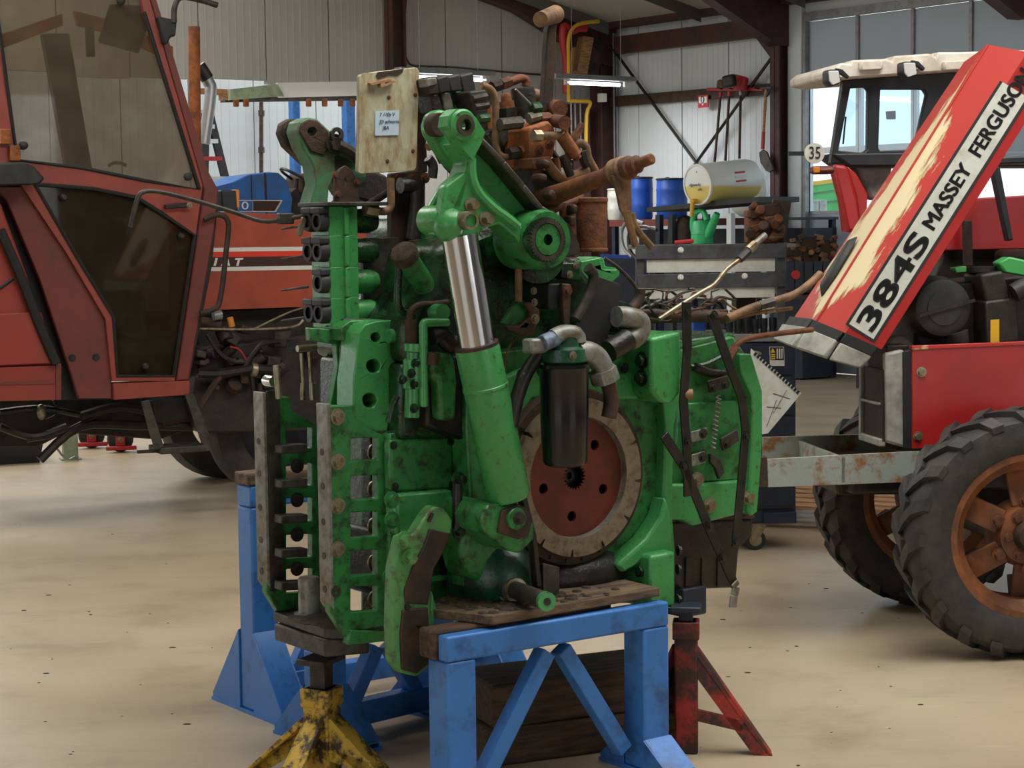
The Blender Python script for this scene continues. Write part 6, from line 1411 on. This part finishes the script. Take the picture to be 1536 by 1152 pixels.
# ---- oil bench by the side wall
def W2(px, py, x): return BW.x(px, py, x)
bx = -1.35
zs1 = W2(1040, 328, bx).z; ya_, yb_ = W2(914, 330, bx).y, W2(1162, 330, bx).y
t = thing('drum_rack', BW, 'low steel drum rack with red front beam along the wall', 'rack')
b = MB(); b.bx((bx, yb_, zs1 - .08), (bx + .05, ya_, zs1)); b.out('front_beam', 'fiat_dull', t)
b = MB(); b.bx((bx + .05, yb_, zs1 - .03), (-.35, ya_, zs1)); b.out('deck', 'steel_dark', t)
for y in (ya_ - .05, (ya_ + yb_) / 2, yb_ + .05):
    for x in (bx + .05, -.4): b = MB(); b.bx((x - .03, y - .03, 0), (x + .03, y + .03, zs1 - .03)); b.out('upright', 'navy', t)
b = MB(); b.bx((-.9, yb_ + .02, .02), (-.36, ya_ - .02, zs1 - .12)); b.out('back_panel', 'navy', t)
def drum(label, cx, y0, y1, pz0, pz1, m, x=bx + .4):
    a, c = W2(cx, pz1, x), W2(cx, pz0, x); r = abs(W2(y0, pz1, x).y - W2(y1, pz1, x).y) / 2 * .82
    h = c.z - zs1
    t = thing('barrel', BW, label, 'barrel', 'plastic barrels on the rack'); t.location = BW.w((x, a.y, zs1 + .001))
    b = MB(); b.lathe((0, 0, 0), (0, 0, h), [(0, r * .9), (.04, r * .97), (.3, r), (.34, r * 1.03), (.38, r), (.66, r), (.7, r * 1.03), (.74, r), (.92, r * .97), (.97, r * .86)], 28); b.out('body', m, t)
    b = MB(); b.lathe((0, 0, h * .93), (0, 0, h * .05), [(0, r * .98), (.2, r * 1.04), (.8, r * 1.04), (1, r * .95)], 28); b.out('lid_ring', 'cab_black' if m == 'blue_drum' else 'white_paint', t)
    b = MB(); b.cyl((-r * .4, 0, h * .97), (-r * .4, 0, h * 1.0), r * .14, seg=12); b.out('bung', 'cab_black', t)
drum('blue plastic barrel behind the rusty shaft end', 962, 947, 975, 264, 328, 'blue_drum')
drum('blue plastic barrel left of the white drum', 1008, 990, 1028, 266, 328, 'blue_drum')
drum('yellowed plastic barrel partly hidden by the rusty canister', 924, 914, 934, 282, 328, 'decal_white')
# stand for the white drum
x2 = bx - .75
t = thing('drum_stand', BW, 'dark angle-iron stand carrying the white drum', 'stand')
z_top = W2(1060, 312, x2).z; y_l, y_r = W2(985, 312, x2).y, W2(1092, 312, x2).y
b = MB(); b.prism([W2(970, 311, x2), W2(1138, 295, x2), W2(1138, 303, x2), W2(970, 318, x2)], (.6, 0, 0)); b.out('tilted_top', 'cab_black', t)
for y, m in ((y_l, 'navy'), (W2(1004, 312, x2).y, 'cab_black'), (y_r, 'grey_post')):
    for x in (x2 + .04, x2 + .55): b = MB(); b.bx((x - .03, y - .035, 0), (x + .03, y + .035, W2(1060, 318, x2).z - .02)); b.out('upright', m, t)
b = MB(); b.bx((x2, y_r, W2(1060, 366, x2).z - .05), (x2 + .6, y_l, W2(1060, 366, x2).z)); b.out('shelf', 'navy', t)
# white drum, lying, with spigot
A = W2(1046, 277, x2 - .1); C = BW.y(1126, 268, A.y)
ax = (C - A); ln = ax.length; rr = abs(W2(1046, 246, x2 - .1).z - W2(1046, 308, x2 - .1).z) / 2
t = thing('white_drum', BW, 'translucent white drum of yellow liquid lying on the stand with a tap', 'drum')
def drum_mat():
    m = bpy.data.materials.new('drum_plastic'); m.use_nodes = True; nt = m.node_tree; N = nt.nodes; L = nt.links; b_ = N['Principled BSDF']
    tc = N.new('ShaderNodeTexCoord'); sp = N.new('ShaderNodeSeparateXYZ'); L.new(tc.outputs['Object'], sp.inputs[0])
    r = N.new('ShaderNodeMapRange'); r.inputs[1].default_value = A.z - rr * .12; r.inputs[2].default_value = A.z - rr * .02; L.new(sp.outputs[2], r.inputs[0])
    x = N.new('ShaderNodeMix'); x.data_type = 'RGBA'; x.inputs[6].default_value = lin((222, 202, 120)) + (1,); x.inputs[7].default_value = lin((228, 232, 230)) + (1,)
    L.new(r.outputs[0], x.inputs[0]); L.new(x.outputs[2], b_.inputs['Base Color']); b_.inputs['Roughness'].default_value = .3; b_.inputs['Subsurface Weight'].default_value = .1
    MATS['drum_plastic'] = m; return m
drum_mat()
b = MB(); b.lathe(A, ax, [(0, rr * .9), (.01, rr * .97), (.03, rr * .99), (.3, rr), (.32, rr * 1.01), (.36, rr * 1.01), (.38, rr), (.9, rr), (.97, rr * .94), (1, rr * .8)], 40); b.out('body', 'drum_plastic', t)
b = MB(); b.lathe(A - ax * .006, ax * .03, [(0, rr * .9), (0, rr * 1.0), (1, rr * 1.01), (1, rr * .9)], 40, caps=False); b.out('rim', 'white_paint', t)
dn = ax.normalized(); up_ = Vector((0, 0, 1)); low_ = A - up_ * rr * .8 - dn * .01
b = MB(); b.cyl(low_, low_ - dn * .07, .03, seg=10); b.cyl(low_ - dn * .06, low_ - dn * .075 - up_ * .16, .024, seg=10); b.out('tap', 'pipe_yellow', t)
pc_ = W2(1101, 265, x2 + .3); qd = dn.cross(up_).normalized()
if qd.y > 0: qd = -qd
c_ = A + ax * .55 + qd * rr * .99
for k, (dz, wd, hh, m) in enumerate(((.09, .15, .025, 'sign_red'), (.045, .17, .03, 'white_paint'), (.0, .15, .02, 'sign_red'))):
    b = MB(); b.box((0, 0, 0), (wd, .012, hh)); o = b.out('label_strip', m, t); o.matrix_local = basis(c_ + up_ * dz - qd * (.02 if k == 0 else 0), dn, up_.cross(dn))
for k, (dx, dz, s) in enumerate(((0.0, .14, 'x'), (-.03, -.0, 'afgewerkt'), (.05, -.05, 'olie'))):
    fx = dn.cross(up_).normalized(); 
    if fx.y > 0: fx = -fx
    text('handwriting', s, .045, MATS['ink'], t, basis(A - dn * .012 + fx * dx + up_ * dz, fx, up_), .001, .2)
# rusty pump hose under the stand, watering can
t = thing('watering_can', BW, 'bright green plastic watering can under the tap of the white drum', 'watering can')
cx_, cz0, cz1 = 1054, W2(1054, 363, x2).z, W2(1054, 331, x2).z
pcn = W2(1053, 363, x2 + .1); rc = abs(W2(1040, 340, x2 + .1).y - W2(1066, 340, x2 + .1).y) / 2 * .9
t.location = BW.w((pcn.x, pcn.y, W2(1060, 366, x2).z + .001)); hc_ = W2(1053, 331, x2 + .1).z - W2(1060, 366, x2).z
b = MB(); b.lathe((0, 0, 0), (0, 0, hc_), [(0, rc * .96), (.06, rc), (.4, rc * .95), (.42, rc * .99), (.48, rc * .95), (.9, rc * .86), (1, rc * .7), (1, rc * .5), (.9, rc * .5)], 28); b.out('body', 'green_can', t)
b = MB(); b.tube([(0, .9 * rc, .35 * hc_), (0, 1.2 * rc, .7 * hc_), (0, 1.1 * rc, 1.15 * hc_), (0, .5 * rc, 1.42 * hc_), (0, -.2 * rc, 1.38 * hc_), (0, -.62 * rc, 1.0 * hc_)], .032, 10, 4); b.out('handle', 'green_can', t)
b = MB(); b.tube([(0, -.7 * rc, .35 * hc_), (0, -1.4 * rc, .85 * hc_), (0, -1.95 * rc, 1.3 * hc_)], .06, 10, 3, r2=.035); b.out('spout', 'green_can', t)
b = MB(); zsh = W2(1060, 366, x2).z; p = W2(1028, 345, x2 + .2); b.ball((p.x, p.y, p.z), .15, (.8, .9, 1.1), 14, 9); b.cyl((p.x, p.y, zsh + .001), (p.x, p.y, p.z), .12, seg=14); tag(put(b.out('pump', 'rust_dark'), BW), 'dark rusty pump standing left of the green watering can', 'pump')
for k, pts in enumerate((((948, 385), (935, 370), (933, 345), (945, 330), (965, 335)), ((955, 388), (945, 375), (944, 350), (962, 340), (985, 345)))):
    b = MB(); b.tube([W2(*p, x2 - .25 - .2 * k) for p in pts], .02, 8, 4); tag(put(b.out('hanging_hose', 'oily_black' if k else 'galv'), BW), ('grey hose loop hanging left of the drum stand, outer', 'black hose loop hanging left of the drum stand, inner')[k], 'hose', 'hoses by the drum stand')
t = thing('blue_bin', BW, 'dark blue steel bin below the barrels, left of the trolley', 'bin')
p, q = W2(900, 382, x2 - .1), W2(975, 440, x2 - .1)
b = MB(); b.bx((x2 - .1, q.y, 0), (x2 - .15 + .05 + .0, p.y, p.z)) ; b.out('front', 'navy', t)
b = MB(); b.bx((x2 - .1, q.y, p.z - .04), (x2 - .02, p.y, p.z)); b.out('rim', 'blue_drum', t)
b = MB(); b.ball(W2(1122, 335, -.9), .3, (.6, 1.0, 1.0), 12, 8); o = tag(put(b.out('plastic_bag', 'white_paint'), BW), 'crumpled white plastic bag on the rack behind the drum stand', 'bag'); o.location.z += zs1 - (W2(1122, 335, -.9).z - .3)
# ---- tool trolley with steel rails
_g = ground(1150, 826); TFr = Frame((_g.x, _g.y), 4)
TL = thing('tool_trolley', TFr, 'navy tool trolley with grey steel rails and white panels on top', 'trolley')
tpl = fpart(TFr, TL)
tpl('top_rail', 'rail_steel', [(955, 368), (1180, 365), (1180, 387), (955, 389)], -.02, .012, .003)
tpl('top_rail', 'rail_steel', [(957, 412), (1178, 408), (1178, 430), (957, 433)], -.02, .012, .003)
for x in (954, 1166): tpl('post', 'rail_steel', [(x, 372), (x + 12, 372), (x + 12, 560), (x, 560)], .0, .03, .003)
tpl('post', 'rail_steel', [(974, 390), (980, 390), (980, 550), (974, 550)], .3, .03, .003)
tpl('white_panel', 'decal_white', [(970, 390), (1163, 386), (1163, 407), (970, 409)], -.004, .01, .002)
tpl('white_panel', 'decal_white', [(968, 433), (1162, 430), (1162, 446), (968, 449)], -.004, .01, .002)
bolts([TFr.y(*p, -.02) for p in ((1021, 375), (1021, 416), (1117, 414))], YN, .012, 'white_paint', TL)
z_t = TFr.y(1100, 500, 0).z
x0t, x1t = TFr.y(955, 600, 0).x, TFr.y(1194, 600, 0).x
b = MB(); b.bx((x0t, .0, TFr.y(1180, 785, 0).z), (x1t, .45, TFr.y(1180, 512, 0).z)); CB = b.out('cabinet', 'navy', TL, bev=.01)
b = MB(); b.bx((x0t - .01, -.01, TFr.y(1180, 512, 0).z), (x1t + .005, .46, TFr.y(1180, 500, 0).z)); b.out('worktop', 'galv', TL, bev=.004)
for py in (560, 620, 690, 760):
    z = TFr.y(1180, py, 0).z; b = MB(); b.bx((x0t + .03, -.012, z - .004), (x1t - .02, .0, z + .004)); b.out('drawer_gap', 'cab_black', TL)
tpl('side_handle', 'navy', [(1146, 770), (1195, 768), (1195, 785), (1146, 786)], -.03, .03, .004)
tpl('hazard_label', 'decal_white', [(1154, 520), (1176, 520), (1177, 549), (1155, 549)], -.003, .002, 0)
tpl('hazard_field', 'decal_black', [(1155, 521), (1175, 521), (1176, 540), (1156, 540)], -.005, .002, 0)
tpl('hazard_triangle', 'hazard_yellow', [(1156, 529), (1159, 522), (1163, 529)], -.007, .002, 0)
for k in range(3): tpl('pictogram', 'decal_white', [(1165 + k * 3.4, 523), (1167 + k * 3.4, 523), (1167 + k * 3.4, 538), (1165 + k * 3.4, 538)], -.007, .002, 0)
for k in range(3): tpl('pictogram', 'hazard_yellow', [(1157, 531 + k * 3), (1163, 531 + k * 3), (1163, 533 + k * 3), (1157, 533 + k * 3)], -.007, .002, 0)
zr_ = TFr.y(1180, 785, 0).z
for (px_, yy) in ((1135, .05), (965, .05), (1135, .4), (965, .4)):
    xx = TFr.y(px_, 810, .0).x; WH = MB(); WH.lathe((xx - 0, yy - .02, .055), (0, .04, 0), [(0, .03), (0, .05), (.2, .056), (.8, .056), (1, .05), (1, .03)], 22); w_ = WH.out('caster', 'black_rubber', TL)
    b = MB(); b.cyl((xx, yy - .024, .055), (xx, yy + .024, .055), .034, seg=18); b.out('caster_hub', 'zinc', w_)
    b = MB(); b.prism([(xx - .02, yy - .03, .05), (xx + .015, yy - .03, .05), (xx + .06, yy - .03, zr_ - .001), (xx - .03, yy - .03, zr_ - .001)], (0, .06, 0)); b.out('caster_fork', 'zinc', w_)
# sockets standing on the worktop
z_w = TFr.y(1180, 500, 0).z
for k in range(7):
    px = 1094 + k * 13; p = TFr.y(px, 500, .05); h = .075 + .004 * (k % 3)
    b = MB(); b.lathe((0, 0, 0), (0, 0, h), [(0, .018), (.35, .018), (.4, .02), (1, .02), (1, .012), (.8, .012)], 16); o = b.out('impact_socket', 'cab_black'); o.location = TFr.w((p.x, .05, z_w + .001))
    tag(o, 'black impact socket on the trolley worktop, %s of the row' % ('leftmost', 'second from the left', 'third from the left', 'in the middle', 'third from the right', 'second from the right', 'rightmost')[k], 'socket', 'impact sockets on the trolley')
# blue and black clutter under the rails
for (pts, m, nm, lab) in (([(1040, 462), (1058, 460), (1058, 500), (1040, 500)], 'blue_drum', 'blue_box', 'blue plastic box standing on the trolley worktop'), ([(1104, 446), (1134, 444), (1136, 470), (1106, 472)], 'rust_dark', 'brown_case', 'brown case behind the sockets on the trolley')):
    A_ = TFr.ys(pts, .2); b = MB(); b.bx((A_[0].x, .2, z_w + .001), (A_[1].x, .33, A_[0].z)); tag(put(b.out(nm, m, bev=.006), TFr), lab, 'box')
b = MB(); b.tube([TFr.y(*p, .25) for p in ((1062, 494), (1070, 462), (1077, 455), (1083, 462), (1090, 494))], .010, 8, 2); tag(put(b.out('wire_stand', 'navy'), TFr), 'small dark inverted V stand on the trolley worktop', 'stand')
# rusty valve on top of the trolley
def scrap(name, label, fr, px, py0, w_px, h_px, y, zbase, n, seed, mats, group=None):
    t = thing(name, fr, label, 'machine part', group); rn = random.Random(seed); c = fr.y(px, py0, y)
    k = (fr.y(px + 10, py0, y) - c).length / 10; t.location = fr.w((c.x, c.y, zbase)); W_, H_ = w_px * k, h_px * k
    b = MB(); b.box((0, 0, H_ * .375), (W_ * .75, W_ * .5, H_ * .75), Matrix.Identity(3)); b.out('body', mats[0], t, bev=.01)
    for i in range(n):
        b = MB(); x, z = rn.uniform(-.4, .4) * W_, rn.uniform(.1, .8) * H_; s = rn.uniform(.14, .26) * W_
        z = max(z, s)
        if i % 2: b.cyl((x, -W_ * .22, z), (x + rn.uniform(-s, s), -W_ * .22 - s * 1.2, z + rn.uniform(-s * .5, s * .8)), s * .55, seg=10)
        else: b.box((x, -W_ * .18, z), (s * 1.6, s * 1.4, s * 1.1), Matrix.Rotation(rn.uniform(-.5, .5), 3, 'Y'))
        b.out('lump', rn.choice(mats), t, bev=.006)
    return t
z_r = TFr.y(1140, 366, 0).z
t = scrap('rusty_valve', 'rusty hydraulic valve block with a plate standing on the trolley rails', TFr, 1142, 362, 62, 66, .05, z_r + .002, 16, 5, ('rust', 'rust_dark', 'hose'))
tpl2 = fpart(Frame((0, 0), 0), t)
b = MB(); b.box((.09, -.02, .12), (.1, .02, .22), Matrix.Rotation(.15, 3, 'Y')); b.out('plate', 'steel_dark', t, bev=.004)
b = MB(); b.bx((x0t, -.01, z_r - .02), (x1t, .3, z_r)); b.out('top_shelf', 'steel_bare', TL, bev=.003)
b = MB(); b.cyl((0, 0, 0), (.02, .0, .1), .012, seg=8); 
o = b.out('screwdriver', 'sign_red'); o.rotation_euler = (1.45, .2, .9); p = TFr.y(1012, 366, .1); o.location = TFr.w((p.x, .08, z_r + .012)); tag(o, 'small red-handled screwdriver lying on the trolley shelf', 'screwdriver')
# ---- crate of scrap parts beside the trolley
_g = at(1210, 400, 19.5); CF = Frame((_g.x, _g.y), 8)
ztb = CF.y(1210, 442, 0).z; xl_, xr_ = CF.y(1160, 442, 0).x, CF.y(1332, 442, 0).x
t = thing('scrap_bench', CF, 'plain steel bench behind the trolley carrying the crate of rusty parts', 'bench')
b = MB(); b.bx((xl_, -.06, ztb - .05), (xr_, .8, ztb)); b.out('top', 'steel_dark', t, bev=.004)
for x in (xl_ + .05, xr_ - .05):
    for y in (0, .74): b = MB(); b.bx((x - .03, y - .03, 0), (x + .03, y + .03, ztb - .05)); b.out('leg', 'navy', t)
CR = thing('scrap_crate', CF, 'slatted blue-grey crate heaped with rusty parts, behind the raised bonnet', 'crate')
cp_ = fpart(CF, CR)
zc1, zc0 = CF.y(1210, 392, 0).z, CF.y(1210, 440, 0).z
xa, xb = CF.y(1178, 400, 0).x, CF.y(1262, 400, 0).x
for k in range(6):
    x = xa + (xb - xa) * (k + .5) / 6; w2_ = (xb - xa) / 6 * .86; b = MB(); b.bx((x - w2_ / 2, 0, ztb + .04), (x + w2_ / 2, .02, zc1)); b.out('slat', 'navy', CR, bev=.003)
b = MB(); b.bx((xa, .02, ztb + .04), (xb, .7, zc1 - .1)); b.out('box', 'engine_dark', CR)
for x in (xa + .04, xb - .04):
    b = MB(); b.bx((x - .04, .03, ztb + .001), (x + .04, .6, ztb + .04)); b.out('runner', 'wood_old', CR)
b = MB(); p = CF.y(1193, 412, -.01); b.cyl(p, p + Vector((0, -.02, 0)), .045, seg=18); b.out('red_reflector', 'sign_red', CR)
for k, (px, w__, h__, lab) in enumerate(((1190, 32, 56, 'rusty scrap part heaped on the crate, nearest the trolley'), (1214, 32, 66, 'rusty scrap casting heaped on the crate, in the middle'), (1240, 32, 60, 'rusty scrap part heaped on the crate, touching the bonnet outline'))):
    scrap('scrap_part', lab, CF, px, 390, w__, h__, .2, zc1 - .099, 12, 20 + k, ('rust_dark', 'rust', 'hose'), 'scrap parts on the crate')
# ---- perforated sheet, pallet, ramp
_g = at(1165, 590, 9.75); SF = Frame((_g.x, _g.y), 8)
t = thing('paper_pad', SF, 'tilted grey paper pad with perforated edge hanging by the navy trolley', 'paper pad')
b = MB(); b.prism(SF.ys([(1127, 523), (1202, 590), (1152, 650), (1120, 655)], 0), (0, .012, 0)); b.out('sheets', 'decal_white', t)
for i in range(16):
    u_ = (i + .5) / 16; b = MB(); p = SF.y(1131 + 68 * u_, 529 + 61 * u_, -.003); b.box(p, (.012, .004, .016), Matrix.Rotation(.7, 3, 'Y')); b.out('perforation', 'cab_black', t)
for (p0_, p1_) in (((1160, 590), (1185, 598)), ((1150, 610), (1172, 612)), ((1165, 600), (1150, 640)), ((1180, 585), (1160, 620))):
    b = MB(); b.bar(SF.y(*p0_, -.002), SF.y(*p1_, -.002), .003, .002); b.out('pencil_line', 'steel_bare', t)
b = MB(); b.cyl(SF.y(1140, 530, -.01), SF.y(1140, 530, -.01) + Vector((0, .16, .0)), .008, seg=8); b.out('hook', 'zinc', t)
_g = ground(1250, 800); PF = Frame((_g.x, _g.y), -25)
PT = thing('pallet', PF, 'wooden pallet on the floor behind the red tractor front wheel', 'pallet')
for k in range(5):
    b = MB(); b.bx((-.62, .02 + k * .18, .122), (.55, .14 + k * .18, .144)); b.out('deck_board', 'wood_pallet', PT, bev=.002)
for x in (-.6, -.09, .42):
    b = MB(); b.bx((x, .02, .1), (x + .1, .88, .122)); b.out('cross_board', 'wood_pallet', PT, bev=.002)
    b = MB(); b.bx((x, .02, 0), (x + .1, .88, .02)); b.out('base_board', 'wood_pallet', PT, bev=.002)
    for y in (.02, .39, .76):
        b = MB(); b.bx((x, y, .02), (x + .12, y + .12, .1)); b.out('block', 'wood_old', PT, bev=.003)
_g = ground(1215, 551); RF2 = Frame((_g.x, _g.y), 5)
b = MB(); b.prism(RF2.ys([(1186, 551), (1251, 548), (1246, 541), (1226, 526), (1186, 524)], 0), (0, .6, 0)); tag(put(b.out('floor_ramp', 'blue_stand', bev=.01), RF2), 'low blue steel ramp on the far floor beside the trolley', 'ramp')
# ---- under the orange tractor
_g = ground(35, 696); DF = Frame((_g.x, _g.y), 20)
t = thing('drip_tray', DF, 'black plastic drip tray on the floor under the orange tractor', 'tray')
a, c = DF.y(-60, 690, 0), DF.y(66, 690, 0); h = DF.y(30, 664, 0).z
b = MB(); Q = lambda g, z: [(a.x + g, g, z), (c.x - g, g, z), (c.x - g, .5 - g, z), (a.x + g, .5 - g, z)]
b.prism(Q(.03, 0.001), (0, 0, .01)); 
o0, o1 = Q(.03, .0), Q(0, h); i1, i0 = Q(.015, h), Q(.045, .012)
for L0, L1 in ((o0, o1), (o1, i1), (i1, i0)):
    for i in range(4): b.add([L0[i], L0[(i + 1) % 4], L1[(i + 1) % 4], L1[i]], [(0, 1, 2, 3)])
b.out('tray', 'cab_black', t)
_g = ground(107, 690); GF = Frame((_g.x, _g.y), 20)
t = thing('support_post', GF, 'pale green square support post under the orange tractor', 'post')
w_ = (GF.y(117, 690, 0) - GF.y(95, 690, 0)).length; b = MB(); b.bx((-w_ / 2, 0, .01), (w_ / 2, w_, GF.y(107, 640, 0).z)); b.out('tube', 'sage', t, bev=.006)
b = MB(); b.bx((-w_ * .7, -w_ * .2, 0), (w_ * .7, w_ * 1.2, .01)); b.out('foot', 'sage', t)
b = MB(); b.tube([GF.y(*p, -.09) for p in ((72, 674), (84, 671), (92, 682), (104, 689), (112, 685), (118, 690))], .008, 6, 2); tag(put(b.out('bent_rod', 'galv'), GF), 'thin bent wire rod lying by the pale green post', 'rod')
_g = ground(181, 678); JF = Frame((_g.x, _g.y), 12)
t = thing('trolley_jack', JF, 'red trolley with black wheels and blue beam under the orange tractor', 'trolley')
for (px, rr_, yy) in ((181, 20, 0), (138, 20, .35)):
    q = JF.y(px, 678, yy); r_ = rr_ * (JF.y(190, 678, yy) - JF.y(180, 678, yy)).length / 10
    b = MB(); b.lathe((q.x, yy, r_), (0, .07, 0), [(0, r_ * .4), (.05, r_ * .9), (.2, r_), (.8, r_), (.95, r_ * .9), (1, r_ * .4)], 24); w_ = b.out('wheel', 'black_rubber', t)
    b = MB(); b.bx((q.x - r_ * .35, yy - .05, r_ * .5), (q.x + r_ * .35, yy - .02, r_ * 3.0)); b.out('fork', 'pipe_red', t, bev=.006)
    b = MB(); b.bx((q.x - r_ * 1.1, yy - .07, r_ * .2), (q.x + r_ * 1.2, yy - .03, r_ * .5)); b.out('guard', 'pipe_red', t, bev=.006)
    bolts([Vector((q.x, yy - .05, r_))], YN, .016, 'zinc', t)
b = MB(); q = JF.y(150, 640, .1); q2 = JF.y(310, 632, .1); b.bar(q, q2, .07, .07); b.out('beam', 'blue_stand', t, bev=.006)
# litter on the floor: flat chips and dark specks
rnd = random.Random(21); b = MB()
for i in range(60):
    px, py = rnd.choice(((rnd.uniform(0, 420), rnd.uniform(700, 1150)), (rnd.uniform(1040, 1400), rnd.uniform(860, 1150)))); p = ground(px, py); s = rnd.choice((.003, .004, .005, .008))
    b.ball((p.x, p.y, .001), s, (rnd.uniform(.8, 2.2), rnd.uniform(.6, 1.2), .3), 6, 4)
o = b.out('floor_litter', 'dirt'); o['kind'] = 'stuff'; o['label'] = 'scattered specks of dirt and chips on the concrete floor'; o['category'] = 'dirt'
